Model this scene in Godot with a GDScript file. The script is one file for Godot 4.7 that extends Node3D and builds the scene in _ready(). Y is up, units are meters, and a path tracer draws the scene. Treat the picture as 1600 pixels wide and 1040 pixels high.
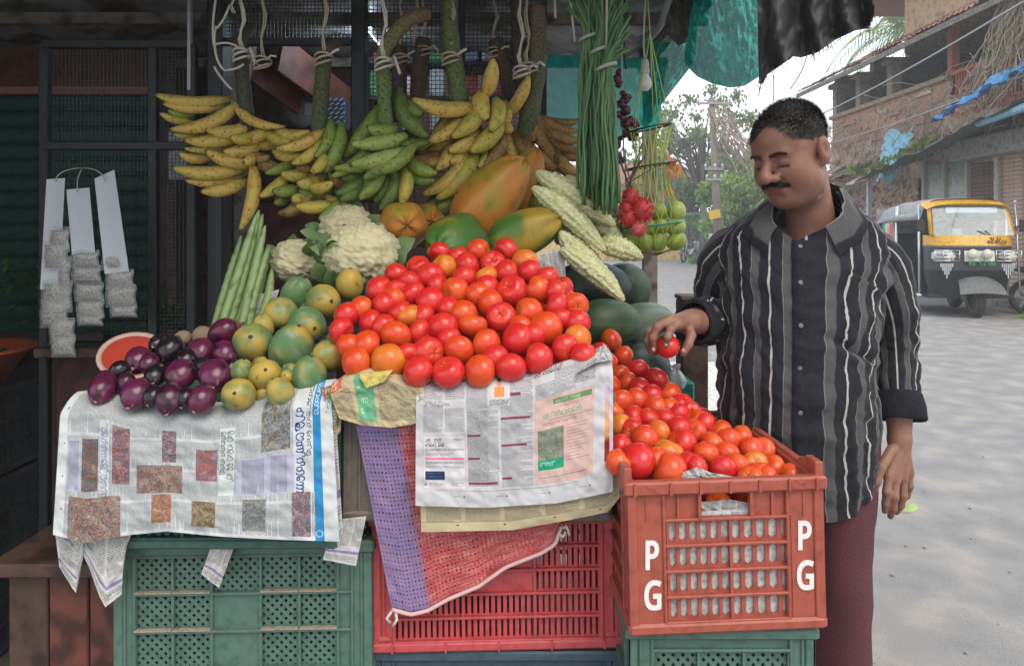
extends Node3D
# A fruit and vegetable stall on a street, under an overcast sky. Units are metres, camera at the origin of x and z.

const FP := 1250.0      # focal length in pixels of the 1600 x 1040 photograph
const HC := 1.4         # eye height
const HY := 362.0       # horizon row
var rng := RandomNumberGenerator.new()
var nz := FastNoiseLite.new()
var taken := {}
var M := {}

func P(px: float, py: float, d: float) -> Vector3:      # a pixel and the depth of the thing it touches
	return Vector3((px - 800.0) * d / FP, HC - (py - HY) * d / FP, -d)

func rr(a: float, b: float) -> float:
	return rng.randf_range(a, b)

# ---------------------------------------------------------------- nodes
func numbered(n: String) -> String:
	if not taken.has(n):
		taken[n] = 0
		return n
	taken[n] += 1
	return "%s_%03d" % [n, taken[n]]

func tag(o: Node3D, label: String, category: String, group := "") -> void:
	o.set_meta("label", label)
	o.set_meta("category", category)
	if group != "":
		o.set_meta("group", group)

func thing(called: String, label: String, category: String, at := Vector3.ZERO, group := "") -> Node3D:
	var o := Node3D.new()
	o.name = numbered(called)
	add_child(o)
	o.position = at
	tag(o, label, category, group)
	return o

func obj(called: String, s, m, parent = null, stuff := false) -> MeshInstance3D:
	var o := MeshInstance3D.new()
	o.mesh = done(s) if s is SurfaceTool else s
	o.material_override = m
	if parent == null:
		o.name = numbered(called)
		add_child(o)
	else:
		o.name = called
		parent.add_child(o, true)
	if stuff:
		o.set_meta("kind", "stuff")
	return o

func solo(called: String, s, m, label: String, category: String, group := "") -> MeshInstance3D:
	var o := obj(called, s, m)
	tag(o, label, category, group)
	return o

func setting(called: String, s, m) -> MeshInstance3D:
	var o := obj(called, s, m)
	o.set_meta("kind", "structure")
	return o

# ---------------------------------------------------------------- shapes
func S() -> SurfaceTool:
	var s := SurfaceTool.new()
	s.begin(Mesh.PRIMITIVE_TRIANGLES)
	s.set_smooth_group(0)
	s.set_color(Color.WHITE)
	s.set_uv(Vector2.ZERO)
	return s

func done(s: SurfaceTool) -> ArrayMesh:
	s.generate_normals()
	s.index()
	return s.commit()

func v1(s: SurfaceTool, p: Vector3, uv: Vector2) -> void:
	s.set_uv(uv)
	s.add_vertex(p)

func quad(s: SurfaceTool, a: Vector3, b: Vector3, c: Vector3, d: Vector3) -> void:
	v1(s, a, Vector2(0, 0)); v1(s, b, Vector2(1, 0)); v1(s, c, Vector2(1, 1))
	v1(s, a, Vector2(0, 0)); v1(s, c, Vector2(1, 1)); v1(s, d, Vector2(0, 1))

func box(s: SurfaceTool, c: Vector3, e: Vector3, xf := Transform3D.IDENTITY, bev := 0.0) -> void:
	var h := e * 0.5
	if bev <= 0.0:
		s.set_smooth_group(-1)
		var k := []
		for i in 8:
			k.append(xf * (c + Vector3(h.x if i & 1 else -h.x, h.y if i & 2 else -h.y, h.z if i & 4 else -h.z)))
		for f in [[0, 2, 3, 1], [5, 7, 6, 4], [4, 6, 2, 0], [1, 3, 7, 5], [2, 6, 7, 3], [4, 0, 1, 5]]:
			quad(s, k[f[3]], k[f[2]], k[f[1]], k[f[0]])
		s.set_smooth_group(0)
		return
	var R := []
	for st in [[-h.y, bev], [-h.y + bev, 0.0], [h.y - bev, 0.0], [h.y, bev]]:
		var ring := PackedVector3Array()
		var hx: float = h.x - st[1]
		var hz: float = h.z - st[1]
		for q in [[hx, hz - bev], [hx - bev, hz], [-hx + bev, hz], [-hx, hz - bev], [-hx, -hz + bev], [-hx + bev, -hz], [hx - bev, -hz], [hx, -hz + bev]]:
			ring.append(xf * (c + Vector3(q[0], st[0], q[1])))
		R.append(ring)
	s.set_smooth_group(-1)
	loft(s, R)
	s.set_smooth_group(0)

func bar(s: SurfaceTool, a: Vector3, b: Vector3, w: float, t: float, up := Vector3.UP, bev := 0.0) -> void:
	var z := (b - a).normalized()
	if absf(z.dot(up)) > 0.98:
		up = Vector3.RIGHT
	var x := up.cross(z).normalized()
	var y := z.cross(x)
	box(s, Vector3.ZERO, Vector3(w, t, a.distance_to(b)), Transform3D(Basis(x, y, z), (a + b) * 0.5), bev)

func loft(s: SurfaceTool, R: Array, closed := true, cap := true, cf = null, flip := false) -> void:
	var n: int = R[0].size()
	var m: int = n if closed else n - 1
	var fl := flip
	if closed:
		var i0: int = (R.size() - 1) / 2
		var ce := Vector3.ZERO
		for p in R[i0]: ce += p
		for p in R[i0 + 1]: ce += p
		ce /= 2.0 * n
		var sum := 0.0
		for j in n:
			var a: Vector3 = R[i0][j]
			var b: Vector3 = R[i0][(j + 1) % n]
			var c: Vector3 = R[i0 + 1][(j + 1) % n]
			sum += (a - c).cross(a - b).dot((a + b + c) / 3.0 - ce)
		fl = sum < 0.0
	var rows := float(R.size() - 1)
	for i in R.size() - 1:
		for j in m:
			var j2 := (j + 1) % n
			var q := [[i, j, j], [i, j2, j + 1], [i + 1, j2, j + 1], [i + 1, j, j]]
			var o: Array = [0, 3, 2, 0, 2, 1] if fl else [0, 1, 2, 0, 2, 3]
			for k in o:
				var p: Vector3 = R[q[k][0]][q[k][1]]
				if cf != null:
					s.set_color(cf.call(p, q[k][0] / rows, q[k][2] / float(m)))
				s.set_uv(Vector2(q[k][2] / float(m), q[k][0] / rows))
				s.add_vertex(p)
	if closed and cap:
		for e in [0, R.size() - 1]:
			var ce := Vector3.ZERO
			for p in R[e]: ce += p
			ce /= n
			if cf != null:
				s.set_color(cf.call(ce, 1.0 if e else 0.0, 0.0))
			for j in n:
				var a: Vector3 = R[e][j]
				var b: Vector3 = R[e][(j + 1) % n]
				if (e == 0) != fl:
					var t := a; a = b; b = t
				v1(s, ce, Vector2.ZERO); v1(s, a, Vector2.ZERO); v1(s, b, Vector2.ZERO)

func tube(s: SurfaceTool, pts: Array, r, sides := 6, cf = null, flat := 1.0) -> void:
	var R := []
	var up := Vector3.UP
	var t0: Vector3 = (pts[1] - pts[0]).normalized()
	if absf(t0.dot(up)) > 0.9: up = Vector3.RIGHT
	var nn := up.cross(t0).normalized()
	for i in pts.size():
		var t: Vector3 = (pts[mini(i + 1, pts.size() - 1)] - pts[maxi(i - 1, 0)]).normalized()
		nn = (nn - t * nn.dot(t)).normalized()
		var bb := t.cross(nn)
		var ra: float = r[i] if r is Array else r
		var ring := PackedVector3Array()
		for j in sides:
			var a := TAU * j / sides
			ring.append(pts[i] + (nn * cos(a) + bb * sin(a) * flat) * ra)
		R.append(ring)
	loft(s, R, true, true, cf)

func bez(a: Vector3, b: Vector3, c: Vector3, n: int) -> Array:
	var o := []
	for i in n + 1:
		var t := i / float(n)
		o.append(a.lerp(b, t).lerp(b.lerp(c, t), t))
	return o

func sheet(s: SurfaceTool, nu: int, nv: int, f: Callable, thick := 0.0) -> void:
	var g := []
	for i in nv + 1:
		var row := PackedVector3Array()
		for j in nu + 1:
			row.append(f.call(j / float(nu), i / float(nv)))
		g.append(row)
	for i in nv:
		for j in nu:
			var a := Vector2(j / float(nu), i / float(nv))
			var b := Vector2((j + 1) / float(nu), (i + 1) / float(nv))
			v1(s, g[i][j], a); v1(s, g[i][j + 1], Vector2(b.x, a.y)); v1(s, g[i + 1][j + 1], b)
			v1(s, g[i][j], a); v1(s, g[i + 1][j + 1], b); v1(s, g[i + 1][j], Vector2(a.x, b.y))

func lathe(s: SurfaceTool, prof: Array, seg := 16, xf := Transform3D.IDENTITY, cf = null, wob = null, cap := true) -> void:
	var R := []
	for q in prof:
		var ring := PackedVector3Array()
		for j in seg:
			var a := TAU * j / seg
			var p := Vector3(cos(a) * maxf(q.x, 0.0003), q.y, sin(a) * maxf(q.x, 0.0003))
			if wob != null:
				p = wob.call(p, a)
			ring.append(xf * p)
		R.append(ring)
	loft(s, R, true, cap, cf)

func poly_at(pts: Array, u: float) -> Vector2:      # evenly spaced knots along u, or [u, x, y] rows
	var n := pts.size()
	for i in n - 1:
		if u <= pts[i + 1][0] or i == n - 2:
			var t: float = clampf((u - pts[i][0]) / maxf(1e-6, pts[i + 1][0] - pts[i][0]), 0, 1)
			return Vector2(lerpf(pts[i][1], pts[i + 1][1], t), lerpf(pts[i][2], pts[i + 1][2], t))
	return Vector2(pts[0][1], pts[0][2])

# ---------------------------------------------------------------- materials
func lin(r: float, g: float, b: float) -> Color:      # a real-world base colour, given in linear values
	return Color(r, g, b).linear_to_srgb()

func mat(c: Color, rough := 0.7, tex = null, scale := 1.0, world := false, spec := 0.5, tri := true) -> StandardMaterial3D:
	var m := StandardMaterial3D.new()
	m.albedo_color = c
	m.roughness = rough
	m.metallic_specular = spec
	if tex != null:
		m.albedo_texture = tex
		if tri:
			m.uv1_triplanar = true
			m.uv1_world_triplanar = world
			m.uv1_scale = Vector3.ONE * scale
	return m

func vmat(rough := 0.6, tex = null, scale := 1.0, spec := 0.5) -> StandardMaterial3D:
	var m := mat(Color.WHITE, rough, tex, scale, false, spec)
	m.vertex_color_use_as_albedo = true
	return m

func bump(m: StandardMaterial3D, tex, strength: float) -> StandardMaterial3D:
	m.normal_enabled = true
	m.normal_texture = tex
	m.normal_scale = strength
	return m

func noise_img(seed_: int, freq: float, oct: int, size: int, kind := FastNoiseLite.TYPE_SIMPLEX_SMOOTH) -> Image:
	var n := FastNoiseLite.new()
	n.seed = seed_
	n.noise_type = kind
	n.frequency = freq
	n.fractal_octaves = oct
	return n.get_seamless_image(size, size, false, false, 0.15)

func ramp_tex(im: Image, stops: Array) -> ImageTexture:      # stops: [level, colour]
	var lut := []
	for i in 256:
		var t := i / 255.0
		var c: Color = stops[0][1]
		for k in stops.size() - 1:
			if t >= stops[k][0]:
				c = stops[k][1].lerp(stops[k + 1][1], clampf((t - stops[k][0]) / maxf(0.001, stops[k + 1][0] - stops[k][0]), 0, 1))
		lut.append(c)
	im.convert(Image.FORMAT_L8)
	var d := im.get_data()
	var o := PackedByteArray()
	o.resize(d.size() * 3)
	for i in d.size():
		var c: Color = lut[d[i]]
		o[i * 3] = c.r8; o[i * 3 + 1] = c.g8; o[i * 3 + 2] = c.b8
	var im2 := Image.create_from_data(im.get_width(), im.get_height(), false, Image.FORMAT_RGB8, o)
	im2.generate_mipmaps()
	return ImageTexture.create_from_image(im2)

func grey(v: float) -> Color:
	return Color(v, v, v)

func normal_tex(im: Image, strength: float) -> ImageTexture:
	im = im.duplicate()
	im.convert(Image.FORMAT_RGBA8)
	im.bump_map_to_normal_map(strength)
	return ImageTexture.create_from_image(im)

func materials() -> void:
	var n_fine := noise_img(1, 0.03, 5, 256)
	var n_cell := noise_img(4, 0.05, 3, 256, FastNoiseLite.TYPE_CELLULAR)
	var n_grit := noise_img(6, 0.3, 3, 1024)
	M.nfine = normal_tex(n_fine, 4.0)
	M.ngrit = normal_tex(n_grit, 6.0)
	M.ncell = normal_tex(n_cell, 5.0)
	var mott := ramp_tex(n_fine.duplicate(), [[0.2, grey(0.78)], [0.5, grey(0.95)], [0.8, grey(1.0)]])
	M.mott = mott
	var dusty := ramp_tex(noise_img(9, 0.02, 6, 512), [[0.15, Color(0.74, 0.71, 0.66)], [0.45, Color(0.95, 0.94, 0.92)], [0.62, Color(1, 1, 1)], [0.85, Color(0.86, 0.85, 0.82)]])
	M.dusty = dusty
	var film := ramp_tex(noise_img(11, 0.02, 6, 512), [[0.15, Color(0.86, 0.85, 0.83)], [0.4, Color(0.96, 0.955, 0.95)], [0.7, Color(1, 1, 1)], [0.9, Color(0.95, 0.94, 0.93)]])
	# road: worn dusty asphalt with grit and pale patches
	var rt := ramp_tex(noise_img(21, 0.006, 8, 1024), [[0.2, Color(0.53, 0.525, 0.525)], [0.45, Color(0.565, 0.557, 0.552)], [0.6, Color(0.58, 0.57, 0.56)], [0.8, Color(0.63, 0.607, 0.59)]])
	M.road = mat(Color.WHITE, 0.93, rt, 0.42, true, 0.3)
	M.road.detail_enabled = true
	M.road.detail_blend_mode = BaseMaterial3D.BLEND_MODE_MUL
	M.road.detail_albedo = ramp_tex(n_grit.duplicate(), [[0.16, grey(0.66)], [0.27, grey(0.92)], [0.45, grey(0.97)], [0.7, grey(1.0)]])
	M.road.detail_uv_layer = BaseMaterial3D.DETAIL_UV_1
	bump(M.road, M.ngrit, 0.08)
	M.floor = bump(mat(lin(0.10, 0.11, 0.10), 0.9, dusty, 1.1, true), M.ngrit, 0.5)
	var gw := noise_img(31, 0.02, 4, 256)
	gw.resize(256, 64)
	gw.resize(256, 256)
	var grain := ramp_tex(gw, [[0.2, grey(0.6)], [0.5, grey(0.9)], [0.8, grey(1.0)]])
	M.grain = grain
	M.wood = bump(mat(lin(0.085, 0.045, 0.032), 0.65, grain, 2.2), M.nfine, 0.3)
	M.wood_red = mat(lin(0.16, 0.05, 0.035), 0.6, grain, 2.0)
	M.wood_grey = mat(lin(0.20, 0.17, 0.14), 0.85, grain, 2.0)
	M.iron = mat(lin(0.014, 0.017, 0.02), 0.55, mott, 3.0)
	M.wire = mat(lin(0.024, 0.028, 0.03), 0.5)
	M.shutter_green = mat(lin(0.02, 0.10, 0.085), 0.55, dusty, 1.3)
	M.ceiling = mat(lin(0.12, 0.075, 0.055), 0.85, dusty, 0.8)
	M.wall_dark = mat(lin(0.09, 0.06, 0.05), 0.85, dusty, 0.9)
	M.black = mat(lin(0.012, 0.013, 0.015), 0.5)
	M.crate_black = mat(lin(0.018, 0.022, 0.03), 0.5, dusty, 3.0)
	M.tin = bump(mat(lin(0.30, 0.31, 0.32), 0.55, ramp_tex(noise_img(41, 0.015, 5, 256), [[0.2, Color(0.5, 0.42, 0.36)], [0.5, Color(0.86, 0.85, 0.84)], [0.8, Color(1, 1, 1)]]), 0.8), M.nfine, 0.3)
	M.rope = mat(lin(0.42, 0.36, 0.26), 0.95)
	M.string = mat(lin(0.55, 0.53, 0.46), 0.9)
	M.stalk = vmat(0.75, ramp_tex(noise_img(51, 0.05, 4, 256), [[0.2, Color(0.55, 0.48, 0.42)], [0.45, grey(0.92)], [0.8, grey(1.0)]]), 7.0)
	var plast := func(c: Color, r := 0.45): return bump(mat(c, r, film, 2.6), M.nfine, 0.1)
	M.p_green = plast.call(lin(0.085, 0.165, 0.135))
	M.p_green2 = plast.call(lin(0.05, 0.12, 0.10))
	M.p_red = plast.call(lin(0.52, 0.075, 0.085))
	M.p_terra = plast.call(lin(0.36, 0.085, 0.055))
	M.p_grey = plast.call(lin(0.16, 0.14, 0.12))
	M.p_blue = plast.call(lin(0.05, 0.09, 0.12))
	M.p_teal = plast.call(lin(0.02, 0.26, 0.22))
	M.dust = mat(lin(0.36, 0.30, 0.25), 0.95, dusty, 5.0)
	M.white_paint = mat(lin(0.72, 0.70, 0.68), 0.6)
	M.card = mat(lin(0.60, 0.66, 0.70), 0.7)
	M.net_green = StandardMaterial3D.new()
	M.net_blue = mat(lin(0.08, 0.24, 0.5), 0.7, dusty, 1.0)
	M.tarp_black = mat(lin(0.03, 0.029, 0.032), 0.6, mott, 1.5)

func cloth_tex(w: int, h: int, a: Color, b: Color, dx: int, dy: int) -> Image:      # woven threads with open gaps
	var im := Image.create(w, h, true, Image.FORMAT_RGBA8)
	im.fill(Color(a.r, a.g, a.b, 0.0))
	for y in range(0, h, dy):
		for x in w:
			var c := a.lerp(b, rng.randf())
			for k in (dy + 1) / 2: im.set_pixel(x, mini(h - 1, y + k), c)
	for x in range(0, w, dx):
		for y in h:
			var c := a.lerp(b, rng.randf())
			for k in (dx + 1) / 2: im.set_pixel(mini(w - 1, x + k), y, c)
	return im

# ---------------------------------------------------------------- the build
func _ready() -> void:
	rng.seed = 7
	nz.seed = 3
	nz.frequency = 1.0
	var cam := Camera3D.new()
	cam.position = Vector3(0, HC, 0)
	cam.projection = Camera3D.PROJECTION_FRUSTUM
	cam.near = 0.05
	cam.far = 400.0
	cam.size = 1040.0 / FP * cam.near
	cam.frustum_offset = Vector2(0, -(520.0 - HY) / FP * cam.near)
	add_child(cam)
	cam.current = true
	var sun := DirectionalLight3D.new()
	sun.light_energy = 0.4
	sun.light_color = Color(1.0, 0.965, 0.92)
	sun.light_angular_distance = 40.0
	sun.shadow_enabled = true
	sun.rotation_degrees = Vector3(-48, 28, 0)
	add_child(sun)
	var we := WorldEnvironment.new()
	var env := Environment.new()
	env.background_mode = Environment.BG_SKY
	var sky := Sky.new()
	var sm := ProceduralSkyMaterial.new()
	sm.sky_top_color = Color(0.80, 0.85, 0.91)
	sm.sky_horizon_color = Color(0.93, 0.95, 0.97)
	sm.sky_curve = 0.25
	sm.ground_horizon_color = Color(0.62, 0.61, 0.60)
	sm.ground_bottom_color = Color(0.42, 0.41, 0.40)
	sm.sun_angle_max = 1.0
	var ci := noise_img(77, 0.008, 5, 512)
	sm.sky_cover = ramp_tex(ci, [[0.35, grey(0.0)], [0.7, Color(0.10, 0.10, 0.095)], [0.9, grey(0.14)]])
	sky.sky_material = sm
	env.sky = sky
	env.background_energy_multiplier = 1.0
	env.tonemap_mode = Environment.TONE_MAPPER_LINEAR
	env.tonemap_exposure = 2.25
	env.sdfgi_enabled = true
	env.ssao_enabled = true
	env.ssil_enabled = true
	env.fog_enabled = true
	env.fog_density = 0.004
	env.fog_light_color = Color(0.93, 0.95, 0.96)
	we.environment = env
	add_child(we)
	materials()
	stage("ground", ground)
	stage("shop", shop)
	stage("street", street)
	stage("crates", crates)
	stage("papers", papers)
	stage("produce", produce)
	stage("bananas", bananas)
	stage("hanging", hanging)
	stage("rickshaw", rickshaw)
	stage("person", person)

func stage(n: String, f: Callable) -> void:
	var t := Time.get_ticks_msec()
	f.call()
	print(n, " ", Time.get_ticks_msec() - t, " ms")

# ---------------------------------------------------------------- ground
func ground() -> void:
	var s := S()
	sheet(s, 40, 60, func(u, v): return Vector3(lerpf(-60, 60, u), 0.03 * nz.get_noise_2d(u * 9.0, v * 20.0) * smoothstep(0.86, 0.7, v), lerpf(-170, 30, v)))
	setting("road", s, M.road)
	s = S()
	sheet(s, 8, 8, func(u, v): return Vector3(lerpf(-5.0, 0.2, u), 0.02, lerpf(-4.6, -1.95, v)))
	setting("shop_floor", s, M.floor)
	s = S()
	box(s, Vector3(9.6, 0.06, -20), Vector3(1.0, 0.14, 30), Transform3D.IDENTITY, 0.02)
	setting("pavement", s, mat(lin(0.24, 0.22, 0.20), 0.9, M.dusty, 0.8, true))
	s = S()
	sheet(s, 4, 6, func(u, v): return Vector3(lerpf(1.35, 2.15, u), 0.018, lerpf(-8.5, -5.6, v)))
	setting("road_marking", s, mat(lin(0.62, 0.62, 0.61), 0.85, M.dusty, 2.0, true))

# ---------------------------------------------------------------- the shop behind the stall
func mesh_panel(parent: Node3D, x0: float, x1: float, y0: float, y1: float, z: float, pitch: float, r: float) -> void:
	var s := S()
	var x := x0
	while x < x1:
		box(s, Vector3(x, (y0 + y1) / 2, z), Vector3(r, y1 - y0, r))
		x += pitch
	var y := y0
	while y < y1:
		box(s, Vector3((x0 + x1) / 2, y, z + r), Vector3(x1 - x0, r, r))
		y += pitch
	obj("wire_mesh", s, M.wire, parent, true)

func frame_bars(parent: Node3D, bars: Array, m, t := 0.03) -> void:      # rows of x0, y0, x1, y1, z
	for b in bars:
		var s := S()
		var zo := 0.004 if is_equal_approx(b[1], b[3]) else 0.0
		bar(s, Vector3(b[0], b[1], b[4] + zo), Vector3(b[2], b[3], b[4] + zo), t - zo * 0.7, t - zo * 0.7, Vector3.BACK, 0.003)
		obj("bar", s, m, parent)

func px_box(s: SurfaceTool, x0: float, y0: float, x1: float, y1: float, d: float, dep: float, bev := 0.0) -> void:
	var a := P(x0, y0, d)
	var b := P(x1, y1, d)
	box(s, Vector3((a.x + b.x) / 2, (a.y + b.y) / 2, -d - dep / 2), Vector3(absf(b.x - a.x), absf(a.y - b.y), dep), Transform3D.IDENTITY, bev)

func shop() -> void:
	var s := S()
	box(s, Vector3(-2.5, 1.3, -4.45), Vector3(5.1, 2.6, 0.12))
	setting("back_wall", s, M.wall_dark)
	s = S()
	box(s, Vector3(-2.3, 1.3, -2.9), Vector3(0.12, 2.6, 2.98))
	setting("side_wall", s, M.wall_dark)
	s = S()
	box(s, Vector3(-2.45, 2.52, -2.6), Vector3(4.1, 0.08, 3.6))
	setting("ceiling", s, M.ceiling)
	s = S()      # lintel over the shutter
	box(s, Vector3(-2.05, 2.235, -3.52), Vector3(1.02, 0.46, 0.10), Transform3D.IDENTITY, 0.006)
	setting("lintel", s, mat(lin(0.17, 0.085, 0.06), 0.85, M.dusty, 1.2))
	# green roller shutter: every slat is a piece
	var t := thing("roller_shutter", "dark green corrugated roller shutter behind the wire mesh doors", "shutter", Vector3(-2.05, 0, -3.5))
	var sl := S()
	var R := []
	for k in 7:
		var a := PI * k / 6.0
		R.append(PackedVector3Array([Vector3(-0.5, -0.034 * cos(a), 0.018 * sin(a)), Vector3(0.5, -0.034 * cos(a), 0.018 * sin(a))]))
	loft(sl, R, false)
	var slm := done(sl)
	for k in 28:
		var o := obj("slat", slm, M.shutter_green, t)
		o.position = Vector3(0, 0.06 + k * 0.0705, 0)
	s = S()
	box(s, Vector3(0, 2.012, 0.02), Vector3(1.0, 0.03, 0.05))
	obj("head_rail", s, mat(lin(0.4, 0.2, 0.15), 0.8), t)
	s = S()
	box(s, Vector3(0.535, 1.1, 0.02), Vector3(0.07, 2.2, 0.08), Transform3D.IDENTITY, 0.004)
	obj("side_post", s, M.wood, t)
	# wire mesh door of the shop
	t = thing("mesh_door", "dark iron framed wire mesh door with hanging packets on it", "door")
	var d := 2.62
	var q := func(x, y): return P(x, y, d)
	var tl: Vector3 = q.call(70, 70)
	var br: Vector3 = q.call(300, 540)
	frame_bars(t, [[tl.x, 0.3, tl.x, tl.y, -d], [br.x, 0.3, br.x, tl.y, -d], [q.call(240, 0).x, 0.6, q.call(240, 0).x, tl.y, -d], [tl.x, tl.y, br.x, tl.y, -d], [tl.x, br.y, br.x, br.y, -d], [tl.x, q.call(0, 228).y, br.x, q.call(0, 228).y, -d]], M.iron)
	mesh_panel(t, tl.x, br.x, br.y, tl.y, -d - 0.006, 0.0125, 0.0016)
	s = S()
	px_box(s, 263, 205, 291, 280, 2.95, 0.02)
	solo("paper_notice", s, mat(lin(0.55, 0.62, 0.66), 0.8, M.mott, 4.0), "pale sheet behind the wire mesh beside the yellow plantains", "paper")
	s = S()
	px_box(s, 292, 0, 297, 140, 2.6, 0.02)
	solo("metal_strip", s, mat(lin(0.35, 0.36, 0.38), 0.3), "thin shiny upright metal strip at the mesh door's edge", "strip")
	# post and open counter to its right
	s = S()
	px_box(s, 322, -120, 347, 760, 2.66, 0.09, 0.004)
	solo("shop_post", s, M.black, "black upright post between mesh door and open counter", "post")
	s = S()
	px_box(s, 548, -120, 570, 700, 2.74, 0.07, 0.004)
	solo("shop_post", s, M.black, "black upright post beside the open counter's tube lamp", "post")
	t = thing("mesh_grille", "fine square wire grille above the open shop counter", "grille")
	var a := P(347, -80, 2.7)
	var b := P(548, 66, 2.7)
	frame_bars(t, [[a.x, b.y, b.x, b.y, -2.7]], M.iron, 0.028)
	mesh_panel(t, a.x, b.x, b.y, a.y, -2.7, 0.0125, 0.0022)
	t = thing("mesh_grille", "large wire grille behind the green and yellow plantain bunches", "grille")
	a = P(570, -80, 2.78)
	b = P(850, 380, 2.78)
	frame_bars(t, [[a.x, b.y, b.x, b.y, -2.78], [b.x, b.y, b.x, a.y, -2.78], [P(722, 0, 2.78).x, b.y, P(722, 0, 2.78).x, a.y, -2.78]], M.iron, 0.02)
	mesh_panel(t, a.x, b.x, b.y, a.y, -2.78, 0.0145, 0.0026)
	# shelf unit inside
	t = thing("shop_shelf", "brown wooden shelf unit inside the shop behind the counter", "shelf")
	for r in [[360, 72, 550, 88, 3.6, 0.3], [378, 300, 560, 312, 3.3, 0.5], [378, 190, 560, 198, 3.5, 0.4]]:
		s = S()
		px_box(s, r[0], r[1], r[2], r[3], r[4], r[5])
		obj("board", s, M.wood_red, t)
	s = S()
	bar(s, P(388, 90, 3.0), P(470, 150, 3.3), 0.02, 0.16, Vector3.UP, 0.002)
	obj("board", s, M.wood_red, t)
	s = S()
	bar(s, P(436, 82, 3.05), P(548, 168, 3.5), 0.02, 0.15, Vector3.UP, 0.002)
	obj("board", s, M.wood_red, t)
	s = S()
	px_box(s, 355, 70, 378, 170, 3.2, 0.05)
	obj("upright", s, mat(lin(0.42, 0.38, 0.38), 0.6), t)
	s = S()
	px_box(s, 365, 290, 395, 420, 2.9, 0.02)
	obj("panel", s, mat(lin(0.36, 0.33, 0.32), 0.8, M.dusty, 2.0), t)
	s = S()
	px_box(s, 400, 320, 560, 640, 3.2, 0.04)
	obj("panel", s, M.wood_red, t)
	s = S()
	px_box(s, 400, 165, 440, 190, 3.45, 0.2, 0.004)
	solo("cardboard_box", s, mat(lin(0.12, 0.08, 0.05), 0.85, M.dusty, 3.0), "dark brown carton on the shelf inside the shop", "box")
	s = S()
	var gp := P(466, 172, 3.4)
	lathe(s, [Vector2(0, -0.07), Vector2(0.055, -0.06), Vector2(0.062, 0.0), Vector2(0.055, 0.03), Vector2(0.03, 0.06), Vector2(0, 0.065)], 16, Transform3D(Basis(Vector3.RIGHT, 1.2), gp))
	solo("weighing_scale", s, mat(lin(0.22, 0.24, 0.25), 0.4), "rounded grey appliance on the shelf inside the shop", "appliance")
	s = S()
	px_box(s, 474, 160, 492, 182, 3.35, 0.1, 0.006)
	solo("white_tub", s, mat(lin(0.5, 0.52, 0.54), 0.5), "small white tub beside the grey appliance in the shop", "tub")
	t = thing("patterned_box", "dark blue box with rows of white marks behind plantain stalk", "box")
	s = S()
	px_box(s, 508, 152, 538, 200, 3.2, 0.1, 0.003)
	obj("carton", s, mat(lin(0.03, 0.045, 0.09), 0.5), t)
	for i in 6:
		for j in 3:
			s = S()
			var c := P(512 + j * 9 + (i % 2) * 3, 157 + i * 7, 3.195)
			bar(s, c, c + Vector3(0.015, 0.009, 0), 0.004, 0.001, Vector3.BACK)
			obj("print_mark", s, mat(lin(0.5, 0.55, 0.62), 0.6), t)
	# lit tube lamp, and packets on a shelf behind the grille
	var lamp := thing("tube_lamp", "lit slanting fluorescent tube inside the dark shop", "lamp")
	var la := P(567, 30, 3.3)
	var lb := P(600, 74, 3.05)
	s = S()
	tube(s, [la, lb], 0.012, 10)
	var em := mat(Color(0.9, 0.95, 1.0), 0.4)
	em.emission_enabled = true
	em.emission = Color(0.86, 0.94, 1.0)
	em.emission_energy_multiplier = 1.6
	obj("tube", s, em, lamp)
	s = S()
	bar(s, la + Vector3(0, 0.03, 0), lb + Vector3(0, 0.03, 0), 0.05, 0.025)
	obj("batten", s, M.white_paint, lamp)
	var ol := OmniLight3D.new()
	ol.light_energy = 0.035
	ol.light_color = Color(0.86, 0.94, 1.0)
	ol.light_size = 0.02
	ol.omni_range = 8.0
	ol.omni_attenuation = 2.0
	ol.shadow_enabled = true
	ol.position = (la + lb) / 2 + Vector3(0.0, -0.03, 0.03)
	lamp.add_child(ol)
	var pcol := [lin(0.5, 0.1, 0.1), lin(0.6, 0.62, 0.65), lin(0.1, 0.4, 0.15), lin(0.55, 0.35, 0.1), lin(0.5, 0.15, 0.25), lin(0.3, 0.35, 0.5)]
	var pname := ["red", "white", "green", "orange", "pink", "blue"]
	var shelf := thing("packet_shelf", "dark shelf of snack packets behind the large wire grille", "shelf")
	for yy in [40, 95, 150, 205]:
		s = S()
		px_box(s, 575, yy, 845, yy + 5, 3.5, 0.25)
		obj("board", s, M.iron, shelf)
	for i in 22:
		var row := i / 6
		var x0 := 580 + (i % 6) * 44 + rr(-5, 5)
		var y1: float = [40, 95, 150, 205][row]
		s = S()
		px_box(s, x0, y1 - rr(30, 46), x0 + rr(22, 36), y1, 3.55 + rr(0, 0.06), 0.06, 0.008)
		var k := rng.randi() % 6
		solo("snack_packet", s, mat(pcol[k], 0.35, M.mott, 5.0), "%s snack packet standing on the shelf behind the grille" % pname[k], "packet", "%s packets behind the grille" % pname[k])
	# dark red counter under the mesh door
	t = thing("counter", "dark red wooden counter below the mesh door", "counter")
	a = P(62, 542, 2.56)
	b = P(420, 542, 2.56)
	s = S()
	box(s, Vector3((a.x + b.x) / 2, a.y - 0.015, -2.62), Vector3(b.x - a.x, 0.03, 0.2), Transform3D.IDENTITY, 0.004)
	obj("counter_top", s, M.wood, t)
	s = S()
	box(s, Vector3((a.x + b.x) / 2, a.y / 2 - 0.015, -2.66), Vector3(b.x - a.x - 0.04, a.y - 0.03, 0.08))
	obj("front_panel", s, mat(lin(0.075, 0.02, 0.022), 0.7, M.grain, 2.0), t)
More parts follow.
